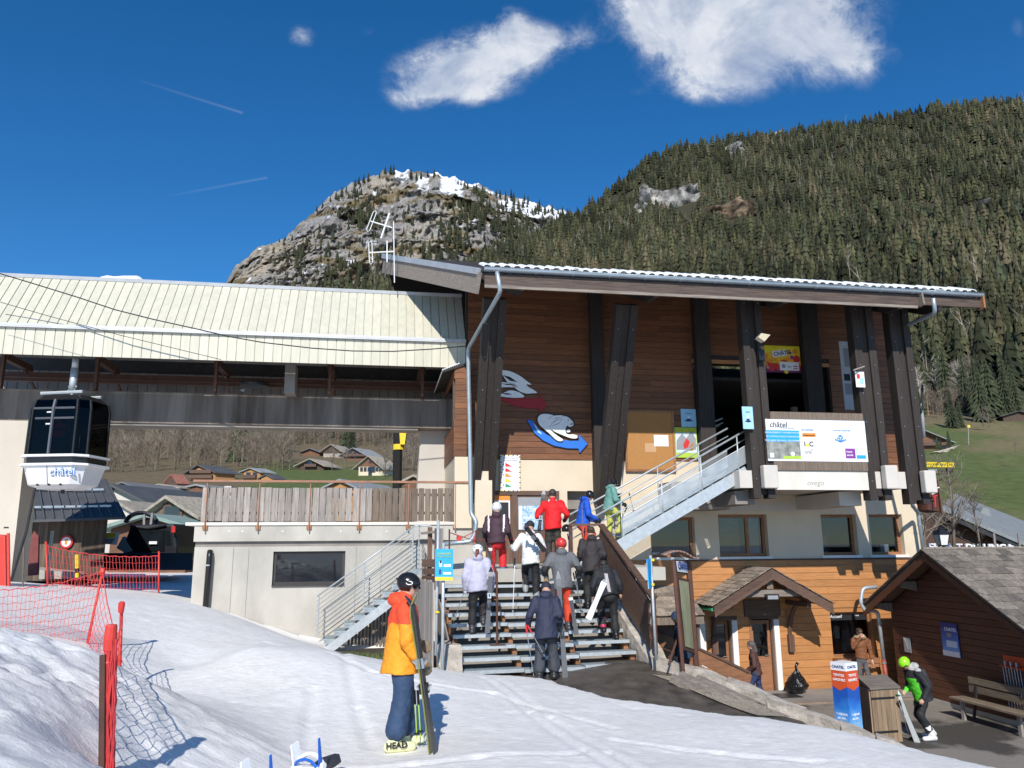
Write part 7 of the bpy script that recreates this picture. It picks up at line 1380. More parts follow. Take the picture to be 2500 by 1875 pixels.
def cables():
    t = thing('overhead_cable', 'thick black cable slung in front of the gallery roof', 'cable', WF(560,780,1.0)); pts = [WF(x, v, 1.0) for x, v in ((-60,652),(0,668),(80,692),(190,726),(280,756),(375,780),(475,802),(560,822),(640,836),(760,850),(860,857),(960,858),(1060,852),(1138,845))]; MB().tube(pts, .016, 5).build('wire', MT['steel_dark'], t)
    t = thing('thin_cable', 'thin wire crossing the left end of the gallery roof', 'cable', WF(300,800,1.0)); MB().tube([WF(x, v, 1.0) for x, v in ((-40,726),(120,772),(300,820),(540,878))], .008, 4).build('wire', MT['steel_dark'], t)
    t = thing('roof_antenna', 'white double dipole antenna mast at the left end of the station roof', 'antenna', at(955,650,22)); Y = 22.3; P = lambda x, v: at(x, v, Y); m = MB().tube([P(963,690), P(961,540)], .016, 6).build('mast', MT['white_paint'], t)
    MB().tube([P(945,640), P(945,588)], .02, 6).build('stub', MT['white_paint'], t); MB().tube([P(900,617), P(962,614)], .02, 6).build('boom', MT['white_paint'], t); MB().tube([P(905,540), P(958,556)], .02, 6).build('boom', MT['white_paint'], t)
    def loop(pts): MB().tube([P(*p) for p in pts]+[P(*pts[0])], .013, 5).build('dipole', MT['white_paint'], t)
    loop([(900,592),(905,589),(908,593),(910,640),(906,645),(902,641)]); loop([(911,518),(916,514),(919,519),(903,562),(898,566),(895,560)]); MB().tube([P(951,520), P(930,582)], .028, 6).build('dipole', MT['white_paint'], t)
    t = thing('small_floodlight', 'cream floodlight clamped high on the middle column', 'lamp', WF(1856,835,3.1)); MB().prism([WF(1843,828,3.05), WF(1858,838,3.3), WF(1872,822,3.3), WF(1850,818,3.05)], NV*.2).build('head', mat('lamp_cream', (.62,.55,.40), .5, .05, 5, (1,1,1), 0), t); MB().tube([WF(1853,836,3.1), WF(1851,860,2.95)], .03, 6).build('arm', MT['steel_dark'], t); MB().box(WF(1858,868,3.0), (.16,.12,.3), RTH).build('ballast', MT['black_plastic'], t)
cables()

def grass():
    r = np.random.default_rng(4); m = MB()
    for i in range(700):
        p = at(r.uniform(850, 955), r.uniform(1580, 1604), r.uniform(17.2, 19.0)); z = apz(p.x, p.y); h = r.uniform(.04, .13); a = r.uniform(0, 6.28); w = Vector((math.cos(a), math.sin(a), 0))*.012; m.add([Vector((p.x, p.y, z))-w, Vector((p.x, p.y, z))+w, Vector((p.x+r.normal(0, .04), p.y+r.normal(0, .04), z+h))], [(0,1,2)])
    tag(m.build('grass', mat('grass_green', (.10,.14,.035), .9, .4, 3, (1,1,1), 0)), kind='stuff')
grass()
# ================================================================== signs and emblems on the station
def shape(root, name, pts, d, mt, th=.02):               # flat cut-out, outline given in photo pixels on the plane d
    return MB().prism([WF(x, v, d) for x, v in pts], NV*th).build(name, MT[mt] if isinstance(mt, str) else mt, root)
def curve(pts, n=6):                                      # Catmull-Rom through closed outline
    P = [np.array(p, float) for p in pts]; out = []; m = len(P)
    for i in range(m):
        a, b, c, e = P[i-1], P[i], P[(i+1) % m], P[(i+2) % m]
        for k in range(n): t = k/n; out.append(tuple(.5*((2*b)+(-a+c)*t+(2*a-5*b+4*c-e)*t*t+(-a+3*b-3*c+e)*t**3)))
    return out
def off(pts, s):                                          # grow an outline outward for the dark rim
    P = np.array(pts, float); c = P.mean(0); d = P-c; r = np.linalg.norm(d, axis=1, keepdims=True); return [tuple(p) for p in P+d/r*s]
Q = lambda zx, zy: (1150+zx*.31646, 640+zy*.31646)       # from a close-up survey
def emblems():
    t = thing('red_arrow_emblem', 'flying grey bird cut-out above a dark red arrow on the shaded timber wall', 'emblem', WF(1260,1000,.1)); d = .06
    ar = [Q(*p) for p in ((190,1046),(300,1052),(420,1050),(521,1048),(523,1015),(588,1103),(526,1165),(521,1130),(430,1128),(330,1112),(260,1080))]; shape(t, 'arrow', ar, d, 'arrow_red')
    for i, pl in enumerate((((222,836),(300,842),(380,880),(430,918),(466,945),(425,943),(445,965),(480,985),(508,1008),(470,1012),(430,1015),(380,1000),(330,965),(280,925),(250,880)), ((215,925),(280,930),(330,935),(360,965),(300,965),(215,962)), ((208,1030),(260,1005),(300,990),(360,1000),(408,1030),(398,1044),(330,1046),(250,1040)))):
        o = curve([Q(*p) for p in pl]); shape(t, 'outline', off(o, 1.6), d+.022, 'ink_black', .012); shape(t, 'bird', o, d+.036, 'white_hare', .012)
    for pl in (((248,872),(300,885),(358,925),(300,915)), ((225,935),(300,940),(350,950),(280,948)), ((232,1012),(280,1010),(318,1022),(270,1022))): shape(t, 'feather_gap', [Q(*p) for p in pl], d+.049, 'ink_black', .004)
    t = thing('blue_arrow_emblem', 'white running hare cut-out above a curved blue arrow on the timber wall', 'emblem', WF(1370,1050,.1))
    ar = [Q(*p) for p in ((430,1218),(472,1222),(520,1285),(590,1335),(680,1368),(760,1378),(832,1378),(830,1330),(898,1402),(836,1472),(828,1438),(740,1436),(640,1415),(560,1378),(490,1320))]; shape(t, 'rim', off(ar, 1.6), d, 'ink_navy', .02); shape(t, 'arrow', ar, d+.022, 'arrow_blue', .012); shape(t, 'highlight', [Q(*p) for p in ((480,1240),(500,1262),(542,1318),(545,1330),(515,1312))], d+.036, 'ink_lightblue', .003)
    body = curve([Q(*p) for p in ((515,1205),(540,1175),(590,1172),(640,1182),(700,1185),(745,1195),(785,1232),(788,1260),(760,1272),(742,1262),(728,1290),(738,1325),(790,1330),(818,1338),(815,1358),(770,1358),(700,1332),(650,1310),(610,1288),(640,1320),(690,1355),(708,1372),(690,1382),(655,1370),(600,1318),(560,1285),(525,1250))], 4); shape(t, 'outline', off(body, 2.6), d+.04, 'ink_black', .015); shape(t, 'hare', body, d+.056, 'white_hare', .012)
    for pl in (((605,1205),(640,1185),(700,1182),(705,1192),(650,1203)), ((605,1272),(640,1232),(680,1213),(700,1215),(670,1245),(630,1262))): e = curve([Q(*p) for p in pl], 4); shape(t, 'ear_line', off(e, 1.2), d+.069, 'ink_black', .003); shape(t, 'ear', e, d+.073, 'white_hare', .004)
    shape(t, 'eye', [Q(*p) for p in ((746,1214),(754,1214),(754,1222),(746,1222))], d+.07, 'ink_black', .004); shape(t, 'nose', [Q(*p) for p in ((765,1248),(786,1244),(788,1250),(768,1254))], d+.07, 'ink_black', .004); b = curve([Q(*p) for p in ((735,1300),(752,1288),(766,1298),(760,1312),(742,1312))], 4); shape(t, 'paw_rim', off(b, 1.6), d+.03, 'ink_black', .01); shape(t, 'paw', b, d+.042, 'white_hare', .01)
    # avalanche risk board with chequered border
    t = thing('avalanche_board', 'white avalanche risk board with chequered border above the landing door', 'sign', WF(1246,1200,.2)); d = .14; a0, z0 = Wp(1222,1199,d); a1, z1 = Wp(1270,1111,d); w, h = a1-a0, z1-z0
    fb('plate', a0, a1, d-.03, d, z0, z1, MT['white_print'], t); n = 14
    for i in range(n):
        for e in (0, 1): fb('border_check', a0+(.0 if e == 0 else w-.035), a0+(.035 if e == 0 else w), d, d+.004, z0+h*i/n, z0+h*(i+.5)/n, MT['ink_black'] if i % 2 else MT['ink_yellow'], t)
    for i in range(8):
        for e in (0, 1): fb('border_check', a0+.036+(w-.072)*i/8, a0+.036+(w-.072)*(i+.5)/8, d, d+.004, z0+(0 if e == 0 else h-.03), z0+(.03 if e == 0 else h), MT['ink_black'] if i % 2 else MT['ink_yellow'], t)
    ftext("RISQUE D'AVALANCHE", .042, MT['ink_grey'], t, (a0+a1)/2, d+.003, z1-.10, align='CENTER', bold=.0006); ftext('AVALANCHE HAZARD', .042, MT['ink_grey'], t, (a0+a1)/2, d+.003, z1-.17, align='CENTER', bold=.0006)
    for i, c in enumerate(('ink_red', 'ink_red', 'ink_orange', 'ink_yellow', 'ink_green')):
        z = z1-.27-i*.145; x = a0+.14; MB().prism([F(x,d+.002,z-.06), F(x+.20,d+.002,z-.06), F(x+.12,d+.002,z-.02), F(x+.08,d+.002,z+.01), F(x,d+.002,z+.045)], NV*.004).build('level_mark', MT[c], t); MB().lathe(F(a0+.085,d+.002,z), [(.01,0),(.022,0),(.022,.004),(.01,.004)], 8, axis=tuple(NV)).build('level_number', MT[c], t)
        for k in range(3): fb('text_line', a0+.40, a0+.40+.10-.02*k, d+.001, d+.004, z-.03+k*.028, z-.022+k*.028, MT['ink_faint'], t)
    MB().tube([F((a0+a1)/2,d-.02,z1), F((a0+a1)/2,d-.02,z1+.12)], .02, 6).build('hook', MT['rust'], t)
    # cork board, posters
    t = thing('cork_board', 'large brown framed cork notice board beside the steel stair', 'notice board', WF(1585,1147,.1)); a0, z0 = Wp(1534,1145,.1); a1, z1 = Wp(1640,1008,.1); fb('cork', a0, a1, .03, .07, z0, z1, MT['cork'], t)
    for (p, q, r, s_) in ((a0-.03,a1+.03,z0-.07,z0),(a0-.03,a1+.03,z1,z1+.06),(a0-.06,a0,z0-.07,z1+.06),(a1,a1+.06,z0-.07,z1+.06)): fb('frame', p, q, .03, .095, r, s_, MT['timber_orange'], t)
    x0, y0 = Wp(1598,1089,.1); x1, y1 = Wp(1632,1062,.1); fb('paper', x0, x1, .071, .076, y0, y1, MT['white_print'], t); x0, y0 = Wp(1576,1103,.1); x1, y1 = Wp(1602,1082,.1); fb('paper', x0, x1, .071, .074, y0, y1, MT['ink_brownpaper'], t)
    def poster(nm, lab, x0, v0, x1, v1, d, back, items, par=None):
        o = thing(nm, lab, 'poster', WF((x0+x1)/2, v1, d)); a0, z0 = Wp(x0, v1, d); a1, z1 = Wp(x1, v0, d); fb('sheet', a0, a1, d-.015, d, z0, z1, MT[back] if isinstance(back, str) else back, o)
        for (nm2, fx0, fx1, fy0, fy1, c) in items: fb(nm2, a0+(a1-a0)*fx0, a0+(a1-a0)*fx1, d+.001, d+.005, z0+(z1-z0)*fy0, z0+(z1-z0)*fy1, MT[c], o)
        return o, a0, a1, z0, z1
    person = [('pictogram_body',.36,.64,.30,.46,'ink_navy'),('pictogram_head',.43,.57,.47,.60,'white_print'),('pictogram_arm',.22,.78,.32,.37,'ink_black'),('headline',.30,.72,.74,.77,'ink_navy')]
    poster('rules_poster', 'light blue safety poster on the shaded wall above the ski race poster', 1664, 999, 1698, 1042, .06, 'ink_lightblue', person); poster('column_poster', 'light blue safety poster on the front of the middle column', 1815, 993, 1837, 1047, 3.0, 'ink_lightblue', person)
    o, a0, a1, z0, z1 = poster('race_poster', 'yellow green bordered poster with skier picture beside the stair head', 1650, 1044, 1700, 1117, .07, 'ink_lime', [('picture',.04,.96,.16,.82,'ink_pale')]); ftext('ESF CHATEL', .10, MT['ink_yellow'], o, (a0+a1)/2, .075, z1-.13, align='CENTER', bold=.002)
    shape(o, 'mountain', [(1652,1075),(1665,1058),(1675,1070),(1688,1052),(1699,1072),(1699,1098),(1652,1098)], .078, 'ink_grey', .002); shape(o, 'skier', [(1668,1085),(1676,1070),(1684,1078),(1680,1092),(1670,1096)], .082, 'ink_red', .002); shape(o, 'second_skier', [(1683,1092),(1690,1080),(1695,1088),(1692,1100),(1684,1100)], .082, 'cork', .002)
    # balcony works sign
    t = thing('works_sign', 'wide white construction information board on the balcony front', 'sign', WF(1995,1127,3.0)); d = 2.96; a0, z0 = Wp(1876,1125,d); a1, z1 = Wp(2110,1028,d); w, h = a1-a0, z1-z0
    def pl(nm, fx0, fx1, fy0, fy1, c, l=.0): return fb(nm, a0+w*fx0, a0+w*fx1, d+.001+l, d+.004+l, z0+h*fy0, z0+h*fy1, MT[c], t)
    fb('board', a0, a1, d-.03, d, z0, z1, MT['white_print'], t)
    pl('blue_block', .0, .325, .46, .735, 'sign_blue'); pl('photo_block', .0, .325, .05, .455, 'works_photo'); pl('green_strip', .15, .325, .05, .12, 'ink_lime', .004); MB().lathe(F(a0+w*.245,d+.006,z0+h*.17), [(.01,0),(.06,0),(.06,.003),(.01,.003)], 12, axis=tuple(NV)).build('white_dot', MT['white_print'], t); pl('white_box', .02, .06, .08, .19, 'white_print', .004)
    ftext('châtel', .21, MT['ink_black'], t, a0+w*.035, d+.004, z1-.21, shear=.15, bold=.001); ftext('Vivre sa Savoie', .07, MT['ink_grey'], t, a0+w*.13, d+.004, z1-.25)
    for k, tx in enumerate(('AMENAGEMENT ET REHABILITATION', 'DE L\'INSTALLATION DE REMONTEE', 'TELECABINE DU LINGA - PROGRAMME')): ftext(tx, .058, MT['ink_pale'], t, a0+w*.155, d+.006, z0+h*(.66-.095*k), align='CENTER', bold=.0005)
    ftext('ENTREPRISES', .06, MT['ink_blue'], t, a0+w*.35, d+.004, z0+h*.735); ftext("MAITRE D'OEUVRE", .06, MT['ink_blue'], t, a0+w*.67, d+.004, z0+h*.735); pl('yellow_logo', .355, .49, .585, .68, 'ink_orange'); ftext('POMAGALSKI', .055, MT['ink_black'], t, a0+w*.42, d+.006, z0+h*.605, align='CENTER', bold=.001)
    ftext('I  C', .18, MT['ink_black'], t, a0+w*.365, d+.004, z0+h*.36, bold=.004); pl('logo_wedge', .385, .415, .35, .42, 'ink_yellow'); ftext('SPIE', .12, MT['ink_grey'], t, a0+w*.365, d+.004, z0+h*.18, bold=.001); pl('red_dot', .435, .445, .26, .29, 'ink_red')
    MB().prism([F(a0+w*.675,d+.002,z0+h*.52), F(a0+w*.735,d+.002,z0+h*.46), F(a0+w*.80,d+.002,z0+h*.52), F(a0+w*.737,d+.002,z0+h*.66)], NV*.003).build('peak_logo', MT['ink_blue'], t); ftext('GTA', .13, MT['white_print'], t, a0+w*.737, d+.007, z0+h*.515, align='CENTER', bold=.002)
    pl('purple_logo', .775, .875, .08, .32, 'ink_purple'); ftext('haute', .075, MT['white_print'], t, a0+w*.785, d+.006, z0+h*.22, bold=.001); ftext('savoie', .075, MT['white_print'], t, a0+w*.785, d+.006, z0+h*.14, bold=.001); pl('blue_logo', .885, .98, .075, .155, 'sign_blue'); pl('blue_logo_frame', .885, .98, .16, .32, 'ink_lightblue'); pl('blue_logo_inner', .893, .972, .17, .31, 'white_print', .004)
    for (fx, fy) in ((.52,.63),(.52,.38),(.52,.19),(.83,.57)):
        for k in range(3): pl('text_line', fx, fx+.10-.02*k, fy-.035*k, fy-.035*k+.012, 'ink_faint')
    for k in range(2): pl('text_line', .37, .62-.18*k, .065-.03*k, .072-.03*k, 'ink_faint')
    # cycling race poster
    o, a0, a1, z0, z1 = poster('festival_poster', 'bright yellow and orange poster with a town name hanging in the hall opening', 1864, 846, 1951, 908, .12, festival(), []); w, h = a1-a0, z1-z0
    t2 = Matrix.Rotation(R_(8), 3, NV) ; ex = (UV*math.cos(R_(9))+Vector((0,0,1))*math.sin(R_(9))); ey = (Vector((0,0,1))*math.cos(R_(9))-UV*math.sin(R_(9))); c = F(a0+w*.28,.125,z0+h*.55); MB().prism([c, c+ex*w*.38, c+ex*w*.38+ey*h*.24, c+ey*h*.24], NV*.004).build('name_band', MT['white_print'], o); textmesh('CHÂTEL', h*.20, MT['ink_navy'], o, c+ex*w*.03+ey*h*.05+NV*.006, ex, ey, bold=.004)
    fb('logo_panel', a0+w*.44, a0+w*.95, .122, .127, z0+h*.08, z0+h*.40, MT['white_print'], o); MB().lathe(F(a0+w*.54,.128,z0+h*.24), [(.05,0),(.065,0),(.065,.004),(.05,.004)], 14, axis=tuple(NV)).build('ring_logo', MT['ink_grey'], o); fb('text_line', a0+w*.64, a0+w*.74, .128, .13, z0+h*.20, z0+h*.24, MT['ink_grey'], o); fb('text_line', a0+w*.79, a0+w*.91, .128, .13, z0+h*.22, z0+h*.26, MT['ink_red'], o); fb('text_line', a0+w*.79, a0+w*.91, .128, .13, z0+h*.14, z0+h*.17, MT['ink_red'], o)
    for (fx, fy, r, c) in ((.08,.60,.10,'ink_orange'),(.22,.20,.13,'ink_red'),(.42,.18,.10,'ink_red'),(.90,.52,.12,'ink_red'),(.06,.30,.08,'ink_orange'),(.60,.04,.07,'ink_yellow'),(.78,.58,.06,'ink_purple'),(.88,.80,.09,'ink_orange')): MB().lathe(F(a0+w*fx,.1205,z0+h*fy), [(r*.62,0),(r,0),(r,.003),(r*.62,.003)], 18, axis=tuple(NV)).build('wheel_motif', MT[c], o)
    for (fx, fy, ww, hh, c) in ((.18,.42,.05,.10,'ink_orange'),(.30,.36,.06,.08,'ink_lime'),(.12,.12,.05,.12,'white_print'),(.72,.70,.06,.10,'ink_purple'),(.33,.9,.05,.05,'ink_lime'),(.5,.42,.08,.05,'ink_red')): MB().prism([F(a0+w*fx,.1205,z0+h*fy), F(a0+w*(fx+ww),.1205,z0+h*(fy+hh*.3)), F(a0+w*(fx+ww*.6),.1205,z0+h*(fy+hh)), F(a0+w*(fx-ww*.4),.1205,z0+h*(fy+hh*.7))], NV*.003).build('splash', MT[c], o)
    # column placards
    o, a0, a1, z0, z1 = poster('column_placard', 'small framed red and blue placard under a bracket on the right column', 2091, 908, 2109, 945, 3.02, 'white_print', [('red_mark',.15,.5,.55,.85,'ink_red'),('blue_mark',.45,.85,.2,.6,'ink_lightblue')]); MB().tube([WF(2084,904,3.2), WF(2110,895,3.05)], .025, 5).build('bracket', MT['timber_weathered'], o)
    o, a0, a1, z0, z1 = poster('tall_rules_board', 'tall narrow grey rule board with pictograms behind the right column', 2064, 835, 2090, 1000, 1.6, 'ink_faint', [('sign_a',.1,.45,.42,.52,'ink_black'),('sign_b',.55,.9,.42,.52,'ink_red'),('dark_panel',.1,.9,.22,.38,'ink_grey'),('figure',.2,.8,.62,.9,'ink_grey')])
    o, a0, a1, z0, z1 = poster('landing_plate', 'small pale electrical plate low on the timber wall left of the emblem', 1206, 1076, 1216, 1092, .07, 'ink_pale', []); o['category'] = 'plate'
    # graffiti on the slab
    q = F(7.35, 2.903, 1.52); g = textmesh('ovego', .20, MT['ink_dirt'], ST, q, UV, (0,0,1), name='graffiti', shear=.2, ext=.001)
flat('ink_brownpaper', (.55,.33,.17)); mat('works_photo', (.26,.28,.22), .5, .7, 7, (1,1,1), 0, col2=(.45,.46,.42), det=8)
def festival():
    m = bpy.data.materials.new('festival_print'); m.use_nodes = True; N = m.node_tree.nodes; L = m.node_tree.links; b = N['Principled BSDF']; b.inputs['Roughness'].default_value = .4; g = N.new('ShaderNodeNewGeometry'); s = N.new('ShaderNodeSeparateXYZ'); L.new(g.outputs['Position'], s.inputs[0]); n = N.new('ShaderNodeTexNoise'); n.inputs['Scale'].default_value = 3.5; n.inputs['Detail'].default_value = 2; L.new(g.outputs['Position'], n.inputs['Vector']); zl, zh = Wp(1900,908,.1)[1], Wp(1900,846,.1)[1]
    mr = N.new('ShaderNodeMapRange'); mr.inputs[1].default_value = zl; mr.inputs[2].default_value = zh; L.new(s.outputs[2], mr.inputs[0]); ad = N.new('ShaderNodeMath'); ad.operation = 'MULTIPLY_ADD'; L.new(n.outputs[0], ad.inputs[0]); ad.inputs[1].default_value = .9; ad.inputs[2].default_value = -.45; a2 = N.new('ShaderNodeMath'); a2.operation = 'ADD'; L.new(ad.outputs[0], a2.inputs[0]); L.new(mr.outputs[0], a2.inputs[1])
    r = N.new('ShaderNodeValToRGB'); r.color_ramp.interpolation = 'CONSTANT'; e = r.color_ramp.elements; e[0].position = 0; e[0].color = (.16,.02,.10,1); e[1].position = .70; e[1].color = (.85,.72,.03,1); e.new(.14).color = (.50,.05,.02,1); e.new(.34).color = (.85,.33,.02,1); e.new(.52).color = (.88,.52,.02,1); L.new(a2.outputs[0], r.inputs[0]); L.new(r.outputs[0], b.inputs['Base Color']); return m
emblems()
# ================================================================== people
def surfnet(D, org, h):
    S_ = D < 0; nx, ny, nz = D.shape
    acc = np.zeros((nx-1, ny-1, nz-1, 3)); cnt = np.zeros((nx-1, ny-1, nz-1))
    for ax in range(3):
        sl0 = [slice(None)]*3; sl1 = [slice(None)]*3; sl0[ax] = slice(0, -1); sl1[ax] = slice(1, None)
        a, b = D[tuple(sl0)], D[tuple(sl1)]; cr_ = (a < 0) != (b < 0); t = np.where(cr_, a/np.where(a-b == 0, 1, a-b), 0)
        o = [k for k in range(3) if k != ax]
        for u in (0, 1):
            for v in (0, 1):
                sl = [slice(None)]*3; sl[ax] = slice(None); sl[o[0]] = slice(u, D.shape[o[0]]-1+u); sl[o[1]] = slice(v, D.shape[o[1]]-1+v)
                c, tt = cr_[tuple(sl)], t[tuple(sl)]; cnt += c; acc[..., ax] += np.where(c, tt, 0); acc[..., o[0]] += c*u; acc[..., o[1]] += c*v
    m = cnt > 0; idx = -np.ones(m.shape, int); idx[m] = np.arange(m.sum()); ijk = np.argwhere(m)
    V = (ijk+acc[m]/cnt[m][:, None])*h+org; Fs = []
    for ax in range(3):
        o = [k for k in range(3) if k != ax]; sl0 = [slice(1, -1)]*3; sl1 = [slice(1, -1)]*3; sl0[ax] = slice(0, -1); sl1[ax] = slice(1, None)
        a, b = S_[tuple(sl0)], S_[tuple(sl1)]; e = np.argwhere(a != b)
        if len(e) == 0: continue
        inside = a[tuple(e.T)]; base = e.copy(); base[:, o[0]] += 1; base[:, o[1]] += 1
        def cell(du, dv): q = base.copy(); q[:, o[0]] -= du; q[:, o[1]] -= dv; return idx[tuple(q.T)]
        q = np.stack([cell(1, 1), cell(0, 1), cell(0, 0), cell(1, 0)], -1); fl = inside if ax != 1 else ~inside
        q[~fl] = q[~fl][:, ::-1]; Fs.append(q)
    Fq = np.concatenate(Fs); return V, Fq[(Fq >= 0).all(1)]
def seg(P, a, b, r1, r2, ys=1.0):
    a, b = np.array(a, float), np.array(b, float); sc = np.array([1, ys, 1]); p = (P-a)*sc; ab = (b-a)*sc; t = np.clip((p@ab)/(ab@ab+1e-12), 0, 1); return np.linalg.norm(p-t[..., None]*ab, axis=-1)-(r1+(r2-r1)*t)
def ell(P, c, r): r = np.array(r, float); q = (P-np.array(c, float))/r; k = np.linalg.norm(q, axis=-1); return (k-1)*r.min()
def su(a, b, k=.03): h = np.clip(.5+.5*(b-a)/k, 0, 1); return b*(1-h)+a*h-k*h*(1-h)
def folds(P, amp, f, seed):
    r = np.random.default_rng(seed); d = 0
    for i in range(5): w = r.normal(size=3)*f*(1+.6*i); w[2] *= 1.5; d = d+np.sin(P@w+r.random()*6.28+1.5*np.sin(P@(w[[1, 2, 0]]*.6)))/(1+.5*i)
    return amp*d/2
FAB = {}
def fabric(col, rough=.75, sheen=0):
    k = tuple(round(c, 3) for c in col)+(rough,)
    if k not in FAB: FAB[k] = mat('cloth_%d' % len(FAB), col, rough, .16, 14, (1,1,1), .25, frame=False, bdist=.012)
    return FAB[k]
mat('skin', (.56,.33,.235), .55, .08, 20, (1,1,1), .05, frame=False)
def part(name, fn, lo, hi, h, mats, root, xf, matfn=None, parent=None):
    lo, hi = np.array(lo), np.array(hi); n = np.ceil((hi-lo)/h).astype(int)+3; ax = [lo[k]-h+h*np.arange(n[k]) for k in range(3)]
    P = np.stack(np.meshgrid(*ax, indexing='ij'), -1); D = fn(P); V, Fq = surfnet(D, np.array([a[0] for a in ax]), h)
    mats = mats if isinstance(mats, list) else [mats]; W = V@xf[0].T+xf[1]
    o = npmesh(name, W, Fq, None, smooth=True); [o.data.materials.append(m) for m in mats]
    if len(mats) > 1 and matfn is not None: o.data.polygons.foreach_set('material_index', np.clip(matfn(V[Fq].mean(1)), 0, len(mats)-1).astype(np.int32)); o.data.update()
    return setp(o, parent or root)
BASE = dict(hip=(0,0,.93), waist=(0,0,1.08), chest=(0,.005,1.29), neck=(0,-.005,1.475), head=(0,.02,1.625), shL=(-.185,-.01,1.41), elL=(-.255,-.03,1.13), wrL=(-.255,.08,.90), shR=(.185,-.01,1.41), elR=(.255,-.03,1.13), wrR=(.255,.08,.90),
            hpL=(-.09,0,.90), knL=(-.105,.03,.49), anL=(-.115,-.02,.10), hpR=(.09,0,.90), knR=(.105,.03,.49), anR=(.115,-.02,.10))
def rotx(p, c, a): p, c = np.array(p, float), np.array(c, float); y, z = p[1]-c[1], p[2]-c[2]; return (p[0], c[1]+y*math.cos(a)+z*math.sin(a), c[2]-y*math.sin(a)+z*math.cos(a))
UPPER = ('waist','chest','neck','head','shL','elL','wrL','shR','elR','wrR')
def pose(lean=0, head=0, climb=None, **kw):
    J = dict(BASE); J.update({k: v for k, v in kw.items() if k in J and k in UPPER})
    for k in UPPER: J[k] = rotx(J[k], BASE['hip'], R_(lean))
    J['head'] = rotx(J['head'], J['neck'], R_(head))
    if climb in ('L', 'R'): s_ = -1 if climb == 'L' else 1; J['kn'+climb] = (s_*.11, .30, .66); J['an'+climb] = (s_*.115, .22, .27); b = 'R' if climb == 'L' else 'L'; J['kn'+b] = (-s_*.105, .05, .50)
    J.update({k: v for k, v in kw.items() if k in J and k not in UPPER}); return J
